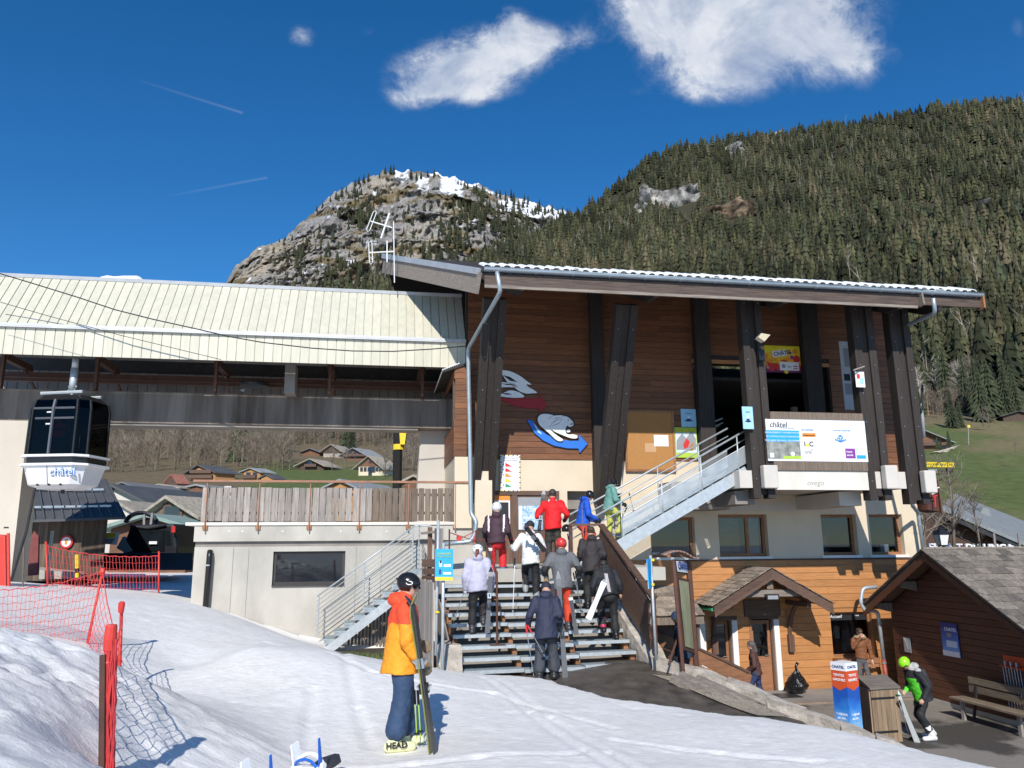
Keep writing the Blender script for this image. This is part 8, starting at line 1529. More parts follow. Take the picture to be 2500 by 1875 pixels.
def figure(label, loc, yaw, H, J, o, group=None, vox=.021):
    """o: jacket, trousers, boots, gloves colours, helmet/hair options"""
    s_ = H/1.75; J = {k: np.array(v, float)*s_ for k, v in J.items()}; c, si = math.cos(yaw), math.sin(yaw); Rm = np.array([[c, -si, 0], [si, c, 0], [0, 0, 1]]); loc = np.array(loc, float)
    xf = (Rm, loc); root = thing('person', label, 'person', loc, group); pts = np.array(list(J.values())); lo, hi = pts.min(0)-np.array([.20,.22,.3])*s_, pts.max(0)+np.array([.20,.24,.22])*s_; lo[2] = -.06
    hd, nk = J['head'], J['neck']; up = (hd-nk)/np.linalg.norm(hd-nk); tw = o.get('headyaw', 0.0); sd = o.get('seed', sum(map(ord, label)) % 997)
    fwd = np.array([math.sin(tw), math.cos(tw), 0]); fwd = fwd-up*(fwd@up); fwd /= np.linalg.norm(fwd); rt = np.cross(fwd, up); HB = np.stack([rt, fwd, up])
    tohead = lambda P: (P-hd)@HB.T/s_
    def hand(P, side):
        w, e = J['wr'+side], J['el'+side]; d = (w-e)/np.linalg.norm(w-e); inn = np.array([1.0 if side == 'L' else -1.0, 0, 0]); inn = inn-d*(inn@d); inn /= np.linalg.norm(inn)+1e-9; ac = np.cross(d, inn)
        if ac[1] < 0: ac = -ac
        g = s_; D = seg(P, w, w+d*.07*g+inn*.004, .034*g, .040*g)
        for k in range(4):
            b = w+d*.085*g+ac*(.036-.022*k)*g; L_ = (.034, .040, .037, .028)[k]*g; m_ = b+d*L_+inn*.006*g; tip = m_+d*L_*.45+inn*L_*.9; D = su(D, np.minimum(seg(P, b, m_, .0125*g, .011*g), seg(P, m_, tip, .011*g, .009*g)), .008)
        b = w+d*.03*g+ac*.036*g; m_ = b+d*.035*g+ac*.024*g+inn*.012*g; return su(D, np.minimum(seg(P, b, m_, .014*g, .012*g), seg(P, m_, m_+d*.03*g+inn*.010*g, .012*g, .009*g)), .012)
    def headsdf(P):
        q = tohead(P); D = ell(q, (0,-.012,.028), (.078,.098,.092)); D = su(D, ell(q, (0,.018,-.040), (.058,.070,.078)), .03); D = su(D, seg(q, (0,.088,.012), (0,.108,-.018), .010, .015), .012); D = np.maximum(D, -ell(q, (.032,.100,.018), (.018,.016,.012))); D = np.maximum(D, -ell(q, (-.032,.100,.018), (.018,.016,.012)))
        D = su(D, seg(q, (-.018,.090,-.052), (.018,.090,-.052), .007, .007), .008)
        for e in (-1, 1): D = su(D, ell(q, (e*.080,-.005,.0), (.013,.024,.032)), .008)
        return D*s_
    def bodysdf(P):
        D = headsdf(P); D = su(D, seg(P, nk-up*.03*s_, hd-up*.04*s_, .056*s_, .052*s_), .03)
        for a, b, r1, r2, y in (('hip','waist',.12,.11,1.25),('waist','chest',.11,.135,1.3),('chest','neck',.13,.06,1.3)): D = su(D, seg(P, J[a], J[b], r1*s_, r2*s_, y), .05)
        for e in 'LR':
            for a, b, r1, r2 in (('sh','el',.046,.038),('el','wr',.038,.028),('hp','kn',.075,.052),('kn','an',.052,.036)): D = su(D, seg(P, J[a+e], J[b+e], r1*s_, r2*s_), .03)
            D = su(D, seg(P, J['an'+e], J['an'+e]+np.array([0,.14,-.04])*s_, .036*s_, .03*s_), .02)
            if not o.get('gloves'): D = np.minimum(D, hand(P, e))
        return D
    body = part('body', bodysdf, lo, hi, (vox*1.15 if vox < .018 else vox*1.25)*s_, [MT['skin']], root, xf)
    def eyes():
        for e in (-1, 1): pc = hd+(np.array([e*.032,.089,.018])*s_)@HB; MB().lathe(Vector(pc@Rm.T+loc), [(.001,-.009*s_),(.008*s_,-.004*s_),(.008*s_,.004*s_),(.001,.009*s_)], 7).build('eye', MT['ink_black'], body)
        a = hd+(np.array([-.02,.098,-.053])*s_)@HB; b = hd+(np.array([.02,.098,-.053])*s_)@HB; MB().tube([Vector(a@Rm.T+loc), Vector(b@Rm.T+loc)], .005*s_, 5).build('lips', MT['ink_lips'], body)
    if o.get('face', 1): eyes()
    jl = o.get('hem', .80); puff = o.get('puff', 1.06); td = J['waist']-J['hip']; td /= np.linalg.norm(td); hemp = J['hip']-td*(.93-jl)*s_
    def jacket(P):
        D = seg(P, hemp, J['waist'], .196*s_*puff*o.get('flare',1), .172*s_*puff, 1.13); D = su(D, seg(P, J['waist'], J['chest'], .165*s_*puff, .188*s_*puff, 1.32), .06); D = su(D, seg(P, J['chest'], nk, .165*s_*puff, .075*s_, 1.3), .06)
        for e in 'LR': D = su(D, np.minimum(seg(P, J['sh'+e], J['el'+e], .082*s_*puff, .068*s_*puff), seg(P, J['el'+e], J['wr'+e], .068*s_*puff, .052*s_)), .035)
        D = su(D, seg(P, nk-up*.02*s_, nk+up*.045*s_, .078*s_, .074*s_), .02)
        if o.get('hood', 1): D = su(D, ell((P-(nk-fwd*.085*s_-up*.015*s_)), (0,0,0), np.array([.115,.085,.075])*s_), .035)
        D = D+folds(P, .012*s_, 9, sd)+folds(P, .0065*s_, 22, sd+5)
        return np.maximum(D, -((P-hemp)@td)-.0+0*P[..., 0]+.015*np.sin(P[..., 0]*9)*s_)
    m = o['jacket']; ms = [fabric(c) for c in (m if isinstance(m, list) else [m])]; jk = part('jacket', jacket, [lo[0], lo[1], min(hemp[2], J['wrL'][2], J['wrR'][2])-.12], [hi[0], hi[1], nk[2]+.2*s_], vox*s_, ms, root, xf, (lambda C: o['block'](C/s_, {k: v/s_ for k, v in J.items()})) if 'block' in o else None)
    bg = o.get('baggy', 1.0)
    def trousers(P):
        D = seg(P, J['hip']+td*.08*s_, J['hip']-td*.06*s_, .142*s_, .150*s_, 1.2)
        for e in 'LR': D = su(D, np.minimum(seg(P, J['hp'+e], J['kn'+e], .100*s_*min(bg,1.05), .082*s_*bg), seg(P, J['kn'+e], J['an'+e]+(J['kn'+e]-J['an'+e])*(.27 if o.get('skiboots', True) else .10), .082*s_*bg, o.get('cuff',.078)*s_*bg)), .035)
        return D+folds(P, .012*s_, 10, sd+2)+folds(P, .006*s_, 24, sd+9)
    tr = o['trousers']; part('trousers', trousers, lo, [hi[0], hi[1], J['hip'][2]+.2], vox*s_, [fabric(c) for c in (tr if isinstance(tr, list) else [tr])], root, xf, o.get('tblock'))
    sb = o.get('skiboots', True)
    def boots(P):
        D = None
        for e in 'LR':
            a = J['an'+e]; sh = (J['kn'+e]-a)/np.linalg.norm(J['kn'+e]-a); f = np.array([0,1.0,0]); q = seg(P, a+sh*(.20 if sb else .08)*s_, a, (.074 if sb else .052)*s_, (.066 if sb else .046)*s_); q = su(q, seg(P, a+np.array([0,-.055,-.045])*s_, a+np.array([0,.185,-.052])*s_, (.052 if sb else .042)*s_, (.047 if sb else .038)*s_), .035)
            if sb: q = np.minimum(q, seg(P, a+np.array([-.06,.05,.03])*s_, a+np.array([.06,.05,.03])*s_, .014, .014)); q = np.minimum(q, seg(P, a+np.array([-.06,.03,.10])*s_, a+np.array([.06,.03,.10])*s_, .014, .014))
            q = np.maximum(q, (a[2]-.10*s_)-P[..., 2]); D = q if D is None else np.minimum(D, q)
        return D
    part('boots', boots, [lo[0], lo[1]-.05, -.06], [hi[0], hi[1], max(J['anL'][2], J['anR'][2])+.32*s_], min(vox, .017)*s_, [mat_boot(c) for c in (o.get('boots') if isinstance(o.get('boots'), list) else [o.get('boots', (.02,.02,.022))])], root, xf, o.get('bblock'))
    if o.get('gloves'):
        for e in 'LR': w = J['wr'+e]; part('glove', lambda P: np.minimum(hand(P, e)-.006*s_, seg(P, w, w+(J['el'+e]-w)*.12, .045*s_, .05*s_)), w-.17*s_, w+.17*s_, .0105*s_, [fabric(o['gloves'], .8)], root, xf)
    hm = o.get('helmet')
    if hm:
        def helmet(P):
            q = tohead(P); D = ell(q, (0,-.010,.040), (.112,.130,.112)); cut = np.maximum(.012-q[..., 2]-.0*q[..., 0], q[..., 1]-.045)*-1; face = np.minimum(q[..., 1]-.035, .035-q[..., 2]); D = np.maximum(D, face); D = np.maximum(D, -.075-q[..., 2]); return D*s_
        hc = [mat_boot(hm, .25)]; hl = part('helmet', helmet, hd-.22*s_, hd+.24*s_, .0115*s_, hc, root, xf)
        rim = [hd+(np.array([.113*math.cos(a),-.012+.131*math.sin(a),.036])*s_)@HB for a in np.linspace(.35, 2.79, 13)]; MB().tube([Vector(p@Rm.T+loc) for p in rim], .008*s_, 5).build('visor_rim', MT['black_plastic'], hl)
        if o.get('goggles'): g0 = [hd+(np.array([x,.105-.9*x*x*6,.022])*s_)@HB for x in np.linspace(-.075, .075, 7)]; MB().tube([Vector(p@Rm.T+loc) for p in g0], .030*s_, 8).build('goggles', MT['glass_dark'], root); st = [hd+(np.array([.116*math.cos(a),-.012+.134*math.sin(a),.045])*s_)@HB for a in np.linspace(2.9, 6.5, 16)]; MB().tube([Vector(p@Rm.T+loc) for p in st], .012*s_, 5).build('goggle_strap', MT['black_plastic'], hl)
        for k, e in enumerate((-1, 1)): pc = hd+(np.array([e*.06,-.122,.05])*s_)@HB; MB().lathe(Vector(pc@Rm.T+loc), [(.001,-.012),(.012,-.006),(.012,.006),(.001,.012)], 7).build('vent', MT['black_plastic'], hl)
    hr = o.get('hair')
    if hr:
        def hair(P):
            q = tohead(P); D = ell(q, (0,-.018,.035), (.090,.108,.098)); D = np.maximum(D, np.minimum(q[..., 1]-.045, .055-q[..., 2])); D = np.maximum(D, -.06-q[..., 2])
            if hr[1] == 'pony': D = seg(q, (-.01,-.12,-.02), (-.03,-.15,-.16), .042, .028)
            if hr[1] == 'long': D = su(D, seg(q, (0,-.06,.0), (0,-.075,-.16), .085, .060), .04)
            if hr[1] == 'bun': D = su(D, ell(q, (0,-.105,.03), (.045,.045,.045)), .02)
            return D*s_+folds(P, .004*s_, 45, sd+3)
        part('hair', hair, hd-.34*s_, hd+.24*s_, .012*s_, [fabric(hr[0], .6)], root, xf)
    if o.get('beanie'):
        part('hat', lambda P: np.maximum(ell(tohead(P), (0,-.012,.045), (.100,.118,.112)), np.maximum(-.005-tohead(P)[..., 2], -9))*s_+folds(P, .003, 40, 3), hd-.2*s_, hd+.24*s_, .012*s_, [fabric(o['beanie'])], root, xf)
        if o.get('bobble'): pc = hd+(np.array([0,-.03,.175])*s_)@HB; part('bobble', lambda P: np.linalg.norm(P-pc, axis=-1)-.05*s_+folds(P, .008, 60, 4), pc-.1, pc+.1, .010, [fabric(o['bobble'])], root, xf)
    if o.get('pack'): part('backpack', lambda P: seg(P, J['chest']+np.array([0,-.19,.06])*s_, J['waist']+np.array([0,-.20,.0])*s_, .115*s_, .125*s_, 1.4)+folds(P, .006, 16, 8), J['waist']-.45*s_, J['chest']+.4*s_, .018, [fabric(o['pack'])], root, xf)
    G = lambda p: Vector(np.array(p)*s_@Rm.T+loc)
    return root, {k: Vector(v@Rm.T+loc) for k, v in J.items()}, G
def mat_boot(c, r=.35):
    k = ('boot',)+tuple(round(x, 3) for x in c)+(r,)
    if k not in FAB: FAB[k] = mat('shell_%d' % len(FAB), c, r, .1, 8, (1,1,1), .03, frame=False)
    return FAB[k]
flat('ink_lips', (.42,.16,.13))
def skis(label, p, q, face, top, base=(.05,.05,.055), group=None, gap=.035, binding=True, width=.085, L=None):
    """pair of skis, tail at p and tip at q, top sheet looking along face"""
    p, q = Vector(p), Vector(q); d = (q-p).normalized(); f = Vector(face); f = (f-d*f.dot(d)).normalized(); w = d.cross(f); L_ = (q-p).length; t = thing('skis', label, 'skis', p, group)
    for k, sg in enumerate((-1, 1)):
        m = MB(); prof = []; n = 14; o = f*gap*.5*sg*-1
        for i in range(n+1): u = i/n; ww = width*.5*(.80+.35*abs(u-.5)*1.6)*(1 if u < .93 else 1-.75*(u-.93)/.07); bend = f*sg*((.10*max(0, u-.88)/.12)**1 * max(0, u-.88)/.12*.9 + .012*math.sin(math.pi*u)); prof.append((p+d*L_*u+o+bend*1.0, ww))
        vs = []; fs = []; th = f*sg*.007
        for (c, ww) in prof: vs += [c-w*ww-th, c+w*ww-th, c+w*ww+th, c-w*ww+th]
        for i in range(n): b = i*4; fs += [(b,b+1,b+5,b+4),(b+1,b+2,b+6,b+5),(b+2,b+3,b+7,b+6),(b+3,b,b+4,b+7)]
        fs += [(3,2,1,0), (n*4,n*4+1,n*4+2,n*4+3)]; sk = m.add(vs, fs).build('ski', mat_boot(top if k == 1 else base, .35), t)
        if binding:
            for u in (.40, .56): c = p+d*L_*u+o+f*sg*.035; MB().box(c, (.07,.07,.10), Matrix((w, f, d)).transposed()).build('binding', MT['black_plastic'] if u < .5 else MT['galvanised'], sk); MB().tube([c+f*sg*.02-d*.03, c+f*sg*.07+d*.03], .014, 5).build('brake_arm', MT['galvanised'], sk)
    return t
def poles(label, pairs, group=None, col='galvanised', grip='black_plastic', basket='black_plastic'):
    t = thing('ski_poles', label, 'ski poles', pairs[0][1], group)
    for (a, b) in pairs:
        a, b = Vector(a), Vector(b); d = (b-a).normalized(); s = MB().tube([a, b], [.0085,.006], 6).build('shaft', MT[col], t); MB().tube([a-d*.02, a+d*.12], .016, 6).build('grip', MT[grip], s); MB().lathe(b-d*.06, [(.008,-.01),(.040,0),(.008,.012)], 8, axis=tuple(d)).build('basket', MT[basket], s)
    return t
def proj(P): z = P.dot(cF); return 1250+FPX*P.dot(cR)/z, 937.5-FPX*P.dot(cU)/z
def onstep(x, k): 
    best = min(np.linspace(.1, SW-.1, 120), key=lambda a: abs(proj(S(a, k*RUN+.13, Z1+k*RISE))[0]-x)); return S(best, k*RUN+.13, Z1+k*RISE+.003)
BLK = (.012,.012,.014)
def crowd():
    grp = 'people climbing the stairs'
    # --- skier in orange, front
    g = at(975,1848,8.86); g.z = float(snow_z(np.array([g.x]), np.array([g.y]))[0])-.01; yaw = R_(-72)
    J = pose(2, 6, wrR=(.26,.17,.87), elR=(.29,.0,1.10), wrL=(-.18,.22,1.02), elL=(-.26,.06,1.13), knL=(-.10,.07,.50), anL=(-.10,.05,.10), knR=(.11,.0,.50), anR=(.12,-.08,.10))
    def blk(C, J): 
        z = C[:, 2]; arm = np.abs(C[:, 0]) > .20; return np.where((z > 1.22+.04*np.sin(C[:, 0]*14)) & ~(arm & (z < 1.26)), 1, 0)
    r, j, G = figure('person in orange and red ski jacket with black helmet carrying skis', g, yaw, 1.80, J, dict(jacket=[(.86,.32,.016),(.80,.075,.022)], block=blk, trousers=(.028,.060,.125), boots=(.80,.80,.46), gloves=(.20,.155,.10), helmet=BLK, goggles=True, hem=.74, flare=1.10, baggy=1.22, cuff=.094, headyaw=.25, puff=1.1), vox=.0135)
    t0 = at(1057,1858,8.60); t0.z = float(snow_z(np.array([t0.x]), np.array([t0.y]))[0])+.01; tp = at(1003,1452,8.50); skis('long black and lime skis held upright by the orange skier', t0, tp, (1,-.22,0), (.20,.21,.07), (.05,.05,.055), width=.10, gap=.05)
    poles('short lime handled poles hanging behind the orange skier\'s skis', [(at(1012,1690,8.75), at(1018,1806,8.75)), (at(1020,1690,8.72), at(1027,1800,8.72))], basket='black_plastic', col='ink_lime')
    w = j['anR']; ex = Vector((math.cos(yaw+R_(90)), math.sin(yaw+R_(90)), 0)); pc = w+Vector((0,0,-.01)); nrm = Vector((ex.y, -ex.x, 0)); 
    if nrm.dot(-pc) < 0: nrm = -nrm; 
    exx = Vector((-nrm.y, nrm.x, 0)); textmesh('HEAD', .085, MT['ink_black'], r, pc+nrm*.072-exx*.095-Vector((0,0,.035)), exx, (0,0,1), bold=.002, ext=.006)
    hc = j['head']; nn = Vector((-.25,-1,0)).normalized(); ring = [hc+Vector((.055+.034*math.cos(a),0,.045+.017*math.sin(a)))+nn*.118 for a in np.linspace(0, 6.283, 17)]; MB().tube(ring, .006, 5).build('helmet_logo', MT['white_print'], r)
    # --- climbing the stairs
    g = at(1335,1660,14.25); g.z = apz(g.x, g.y)+.02
    r, j, G = figure('person in long navy coat and bobble hat at the foot of the stairs', g, R_(-6), 1.66, pose(14, 12, wrL=(-.34,.10,.98), elL=(-.30,-.06,1.14), wrR=(.24,.14,1.0), knL=(-.12,.05,.48), anL=(-.13,-.08,.10), knR=(.12,.10,.50), anR=(.13,.10,.10)), dict(jacket=(.022,.026,.055), trousers=(.045,.050,.062), boots=(.035,.035,.035), gloves=(.03,.03,.03), beanie=(.02,.022,.04), bobble=(.30,.20,.07), hem=.70, flare=1.12, baggy=1.15, cuff=.10), grp)
    poles('pair of silver poles with red straps held low by the navy coat person', [(at(1284,1528,14.0), at(1303,1650,13.95)), (at(1290,1530,14.0), at(1330,1602,14.05))], grip='ink_red')
    skis('grey skis carried upright at the right of the navy coat person', at(1380,1655,14.5), at(1362,1395,14.6), (0,-1,0), (.40,.42,.44), (.12,.12,.13), width=.09)
    g = onstep(1165, 3)
    r, j, G = figure('woman in lilac jacket and white helmet with red ponytail on the left of the stairs', g, R_(4), 1.68, pose(6, 6, wrR=(.29,.13,.92), elR=(.28,-.02,1.12), climb='R', anR=(.115,.24,.24)), dict(jacket=(.46,.45,.56), trousers=BLK, boots=(.05,.05,.055), gloves=(.55,.54,.60), helmet=(.80,.82,.82), hair=((.16,.045,.02),'pony'), hem=.82), grp)
    skis('black printed skis held upright beside the lilac jacket', at(1190,1545,15.4), at(1199,1385,15.5), (0,-1,0), (.05,.05,.055), (.10,.10,.11), width=.09)
    poles('pair of thin poles left of the lilac jacket', [(at(1140,1425,15.9), at(1100,1540,15.9))])
    g = onstep(1213, 8)
    r, j, G = figure('person in maroon jacket with white stripes, red trousers and white helmet', g, R_(-4), 1.74, pose(5, 2, wrR=(.30,.16,.98), wrL=(-.27,.14,1.0), climb='R'), dict(jacket=[(.055,.024,.036),(.80,.78,.78)], block=lambda C, J: np.where((np.abs(np.abs(C[:, 0])-.165-.03*(C[:, 2]-1.2)) < .016) & (C[:, 1] < .03) & (C[:, 2] > 1.10), 1, 0), trousers=(.62,.022,.028), boots=(.02,.20,.34), gloves=BLK, helmet=(.82,.84,.84), hem=.86), grp)
    skis('dark skis carried left of the maroon jacket', at(1193,1438,17.2), at(1197,1330,17.3), (0,-1,0), (.10,.10,.11), width=.09); poles('pair of poles carried right of the maroon jacket', [(at(1253,1325,17.4), at(1258,1440,17.4)), (at(1256,1322,17.5), at(1252,1432,17.5))])
    g = onstep(1296, 6)
    r, j, G = figure('woman in white quilted jacket shouldering skis on the stairs', g, R_(2), 1.66, pose(6, 4, wrL=(-.40,.16,1.20), elL=(-.36,-.02,1.16), wrR=(.12,.28,1.24), elR=(.30,.06,1.16), climb='L'), dict(jacket=(.74,.73,.70), trousers=BLK, boots=(.30,.31,.32), gloves=(.60,.68,.68), beanie=(.02,.02,.022), hem=.80, puff=1.04), grp)
    skis('black and red skis resting on the shoulder of the white jacket', at(1330,1345,16.7), at(1281,1283,16.3), (-.6,-1,.1), (.20,.03,.045), (.05,.05,.05), width=.10, binding=True); poles('single pale pole planted left of the white jacket', [(at(1257,1365,16.1), at(1252,1495,16.0))], col='white_paint')
    g = onstep(1374, 3)
    r, j, G = figure('person in grey jacket, red helmet and red trousers in mid stairs', g, R_(-3), 1.80, pose(8, 4, wrL=(-.30,.08,1.0), elL=(-.33,-.04,1.16), wrR=(.33,.10,.98), elR=(.34,-.04,1.16), climb='L', anL=(-.115,.2,.22)), dict(jacket=[(.125,.128,.138),(.02,.02,.022)], block=lambda C, J: np.where((np.abs(C[:, 0]) > .235) & (C[:, 2] > 1.02) & (C[:, 2] < 1.22), 1, 0), trousers=(.58,.05,.016), boots=(.06,.06,.065), gloves=BLK, helmet=(.60,.045,.04), hem=.78), grp)
    skis('white tipped skis at the left leg of the grey jacket', at(1358,1500,15.2), at(1345,1412,15.2), (0,-1,0), (.70,.74,.78), width=.09, binding=False); skis('white skis held behind the right leg of the red trousers', at(1408,1550,15.3), at(1392,1452,15.4), (0,-1,0), (.72,.72,.74), width=.08, binding=False)
    g = onstep(1448, 5)
    r, j, G = figure('woman in dark brown belted jacket near the right balustrade', g, R_(-2), 1.72, pose(7, 6, wrL=(-.30,.14,1.0), wrR=(.28,.16,.98), climb='R'), dict(jacket=(.030,.024,.026), trousers=(.016,.016,.018), boots=BLK, gloves=BLK, hair=((.075,.045,.028),'bun'), hem=.78, flare=1.1), grp)
    poles('pair of poles between the grey and the brown jacket', [(at(1400,1400,16.0), at(1423,1500,16.0)), (at(1405,1396,16.1), at(1418,1498,16.1))])
    g = onstep(1492, 2)
    r, j, G = figure('person in black jacket with grey panel bending forward by the balustrade', g, R_(8), 1.66, pose(30, 18, wrL=(-.30,.20,1.02), elL=(-.32,.02,1.12), wrR=(.28,.10,1.0), climb='L', knL=(-.12,.26,.60), anL=(-.13,.06,.24)), dict(jacket=[(.016,.017,.020),(.40,.38,.37)], block=lambda C, J: np.where((np.abs(C[:, 0]+.04) < .035) & (C[:, 1] < .12) & (C[:, 2] > .98) & (C[:, 2] < 1.34), 1, 0), trousers=(.018,.018,.020), boots=[BLK,(.45,.03,.10)], bblock=lambda C: np.where((C[:, 0] < 0) & (C[:, 2] > .25), 1, 0), hair=((.03,.022,.018),'short'), hem=.84), grp)
    skis('short white and red skis held low in front of the bending person', at(1437,1512,15.2), at(1478,1415,15.2), (-.3,-1,.2), (.80,.78,.78), (.80,.79,.79), width=.11, binding=False)
    # --- on the landing and the steel stair
    Yl = 18.9; g = at(1352,1395,Yl); g.z = LZ
    r, j, G = figure('man in bright red jacket on the landing holding a ski upright', g, R_(-4), 1.80, pose(3, -2, wrL=(-.34,.22,1.28), elL=(-.36,-.02,1.14), wrR=(.30,.18,1.08), elR=(.34,-.03,1.16)), dict(jacket=(.72,.008,.012), trousers=(.035,.030,.024), boots=BLK, gloves=BLK, hair=((.045,.040,.036),'short'), hem=.82, hood=0), grp)
    skis('white ski pair held up beside the red jacket', at(1309,1352,18.9), at(1328,1196,18.9), (0,-1,0), (.74,.76,.76), (.05,.05,.05), width=.10); poles('pair of poles right of the red jacket', [(at(1386,1305,18.9), at(1398,1398,18.9)), (at(1390,1303,19.0), at(1386,1396,19.0))])
    hc = at(1383,1292,18.75); hl = thing('spare_helmet', 'black ski helmet hanging from the red jacket person\'s right arm', 'helmet', hc); part('shell', lambda P: np.maximum(ell(P, (0,0,0), (.115,.13,.12)), -.06-P[..., 2]), np.array([-.2]*3), np.array([.2]*3), .012, [mat_boot(BLK, .25)], hl, (np.eye(3), np.array(hc)))
    g = at(1425,1372,19.5); g.z = LZ+.10
    r, j, G = figure('person in shiny blue jacket and black helmet starting up the steel stair', g, R_(-80), 1.72, pose(10, 22, wrL=(-.16,.30,1.05), wrR=(.18,.30,1.05), elL=(-.26,.05,1.13), elR=(.26,.05,1.13), climb='L'), dict(jacket=(.008,.085,.52), trousers=(.55,.045,.02), boots=BLK, gloves=BLK, helmet=BLK, hem=.84, puff=1.05), grp)
    poles('pair of poles held upright against the blue jacket', [(at(1420,1215,19.3), at(1425,1330,19.3)), (at(1428,1290,19.2), at(1418,1340,19.2))])
    g = at(1492,1320,20.0); g.z = F(0,0,0).z; p0 = WF(1512,1333,2.5); g = WF(1490,1318,1.95)
    r, j, G = figure('person in sage green jacket and lime trousers on the steel stair', g, R_(-76), 1.60, pose(10, 4, wrL=(-.16,.34,1.10), wrR=(.18,.34,1.06), elL=(-.26,.07,1.14), elR=(.26,.07,1.14), climb='R'), dict(jacket=(.13,.30,.255), trousers=(.50,.52,.10), boots=(.5,.5,.12), gloves=BLK, helmet=BLK, goggles=True, hem=.80), grp)
    poles('pair of poles gripped by the green jacket on the steel stair', [(at(1536,1205,20.2), at(1548,1252,20.2)), (at(1530,1240,20.1), at(1505,1290,20.1))])
    # --- plaza
    g = atz(1852,1728)
    r, j, G = figure('woman with grey hair in brown shirt and jeans walking on the plaza', g, R_(68), 1.64, pose(6, 2, wrL=(-.14,.22,1.0), elL=(-.26,-.02,1.12), wrR=(.16,.20,1.0), elR=(.26,-.05,1.12), knL=(-.09,.20,.50), anL=(-.09,.26,.12), knR=(.09,-.06,.49), anR=(.09,-.26,.14)), dict(jacket=(.080,.035,.028), trousers=(.022,.040,.105), boots=(.05,.05,.06), skiboots=False, hair=((.095,.082,.075),'long'), hem=.86, hood=0, puff=.92, baggy=.95))
    g = WF(2112,1690,.75); g.z = PZ+.05
    r, j, G = figure('woman in brown leather jacket with fur collar smoking by the ticket window', g, R_(172), 1.70, pose(0, 2, wrR=(.03,.20,1.50), elR=(.24,.10,1.22), wrL=(-.27,.04,.84), elL=(-.25,-.03,1.12)), dict(jacket=(.20,.075,.030), trousers=(.10,.10,.11), boots=BLK, skiboots=False, hair=((.045,.022,.016),'short'), hem=.90, hood=0, puff=.90, baggy=.82, headyaw=-.3), vox=.017)
    part('fur_collar', lambda P: np.abs(np.hypot(P[..., 0], P[..., 1]*1.15)-.125)-.0+np.abs(P[..., 2])*.9-.055+folds(P, .012, 60, 5), np.array([-.24,-.24,-.1]), np.array([.24,.24,.1]), .014, [fabric((.34,.24,.15))], r, (np.eye(3), np.array(j['neck'])+np.array([0,0,.02])))
    hd = j['head']; MB().tube([hd+Vector((-.07,-.085,.02)), hd+Vector((-.02,-.105,.018)), hd+Vector((.05,-.09,.02))], .017, 6).build('sunglasses', MT['black_plastic'], r); mo = j['wrR']; MB().tube([hd+Vector((-.03,-.11,-.05)), hd+Vector((-.07,-.17,-.045))], .005, 5).build('cigarette', MT['white_print'], r)
    g = atz(2262,1806)
    r, j, G = figure('person with lime green helmet and green black jacket leaning beside the bin', g, R_(98), 1.76, pose(20, 24, wrL=(-.26,.16,.92), wrR=(.14,.26,1.05), elR=(.24,.06,1.10), elL=(-.28,-.04,1.10), knL=(-.10,.14,.50), anL=(-.12,-.06,.10), knR=(.10,.06,.49), anR=(.12,-.22,.13)), dict(jacket=[(.018,.019,.022),(.10,.62,.03),(.42,.42,.40)], block=lambda C, J: np.where((C[:, 1] > .08) & (C[:, 2] < 1.25) & (np.abs(C[:, 0]) < .17), 1, np.where((C[:, 2] > 1.42), 2, 0)), trousers=(.016,.016,.018), boots=(.78,.78,.78), gloves=None, helmet=(.30,.78,.02), hem=.80, pack=(.03,.03,.034)), vox=.018)
    skis('black and green skis leaning against the wooden bin', atz(2240,1812), at(2190,1690,17.35), (-.6,-.7,.3), (.03,.30,.12), (.72,.74,.74), width=.10, binding=False); skis('dark skis behind the bin in front of the leather jacket', atz(2170,1770), at(2128,1650,18.6), (-.3,-1,.2), (.03,.10,.05), width=.09, binding=False); poles('silver ski poles leaning on the right side of the bin', [(at(2192,1715,17.3), atz(2225,1808)), (at(2196,1712,17.3), atz(2230,1806))])
    g = at(1672,1640,16.4); g.z = -2.95
    figure('person in dark clothes half hidden behind the map board', g, R_(60), 1.62, pose(8, 5), dict(jacket=(.02,.03,.055), trousers=(.02,.022,.03), boots=BLK, beanie=(.55,.56,.6), skiboots=False))
    g = F(6.75, 1.7, 1.9)
    figure('person in black and orange jacket behind the balcony board', g, R_(-40), 1.62, pose(14, 12), dict(jacket=[(.02,.02,.022),(.72,.13,.02)], block=lambda C, J: np.where((np.abs(C[:, 0]) < .12) & (C[:, 2] > 1.15), 1, 0), trousers=BLK, boots=BLK, hair=((.10,.06,.035),'short'), hem=.82))
    # passenger in the gondola
    C0, ex, ey, zz = GC; q = C0-ex*.35+ey*.1; q.z = zz(1114)-.38
    figure('gondola passenger in a red jacket behind the smoked glass', q, R_(160), 1.5, pose(0, 0), dict(jacket=(.60,.03,.03), trousers=BLK, boots=BLK, helmet=(.5,.04,.04)), vox=.03)
crowd()
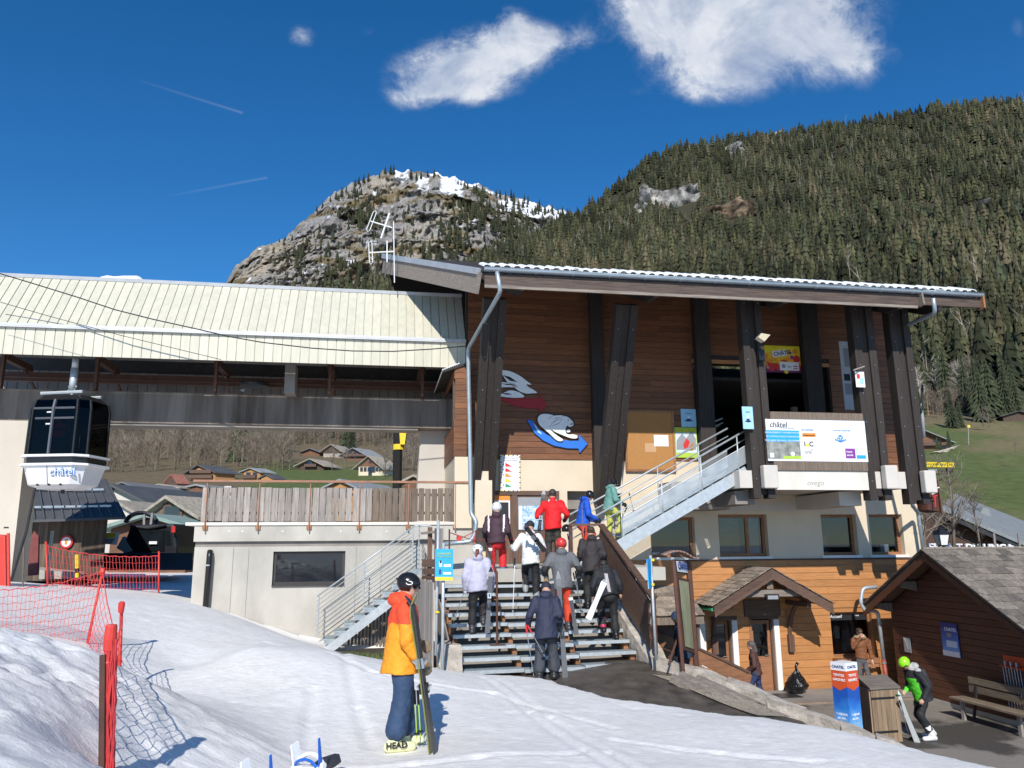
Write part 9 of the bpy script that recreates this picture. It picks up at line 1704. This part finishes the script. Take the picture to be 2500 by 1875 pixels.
def snowboard():
    p = at(752,1930,7.5); p.z = apz(p.x, p.y); t = thing('snowboard_bindings', 'snowboard with white and blue strap bindings lying in the snow', 'snowboard', p)
    zs = float(snow_z(np.array([p.x]), np.array([p.y]))[0]); d = Vector((-.42,-.9,0)).normalized(); w = Vector((-d.y, d.x, 0)); up = Vector((0,0,1)); c = Vector((p.x, p.y, zs+.03)); n = 16; vs = []; fs = []
    for i in range(n+1):
        u = i/n*2-1; ww = .125*(1-.12*(1-u*u))*(math.sqrt(max(0,1-max(0, abs(u)-.86)**2/.0205))); h = .05*max(0, abs(u)-.78)/.22; q = c-d*.62*0+d*(u*.75+.35)+up*h; vs += [q-w*ww, q+w*ww, q+w*ww+up*.012, q-w*ww+up*.012]
    for i in range(n): b = i*4; fs += [(b,b+4,b+5,b+1),(b+1,b+5,b+6,b+2),(b+2,b+6,b+7,b+3),(b+3,b+7,b+4,b)]
    MB().add(vs, fs).build('board', mat_boot((.03,.03,.035)), t)
    for k, uu in enumerate((.0, .62)):
        q = c+d*uu+up*.015; b = MB().hexa([q-w*.15-d*.05, q+w*.15-d*.05, q+w*.15+d*.07, q-w*.15+d*.07, q-w*.15-d*.05+up*.03, q+w*.15-d*.05+up*.03, q+w*.15+d*.06+up*.05, q-w*.15+d*.06+up*.03]).build('base_plate', mat_boot((.80,.82,.84)), t)
        arc = [q+w*(.15-.02*math.cos(a))*0+w*.14*math.cos(a)+d*.0+up*(.02+.11*math.sin(a)) for a in np.linspace(0, math.pi, 9)]; MB().tube([x-d*.03 for x in arc], .018, 6).build('ankle_strap', mat_boot((.82,.83,.85)), b); MB().tube([x+d*.05-up*.03 for x in arc], .014, 6).build('toe_strap', mat_boot((.02,.13,.55)), b)
        hb = q-w*.12; MB().prism([hb-d*.07, hb+d*.07, hb+d*.05+up*.20-w*.06, hb-d*.04+up*.22-w*.06], w*.015).build('highback', mat_boot((.80,.82,.84)), b); MB().prism([q+w*.13-d*.02, q+w*.13+d*.03, q+w*.10+d*.02+up*.27, q+w*.10+up*.28], w*.012).build('ladder_strap', mat_boot((.02,.12,.52)), b)
        MB().lathe(q+w*.15+up*.05, [(.005,-.01),(.03,-.01),(.03,.02),(.005,.02)], 10, axis=tuple(w)).build('disc', mat_boot((.82,.83,.85)), b)
snowboard()
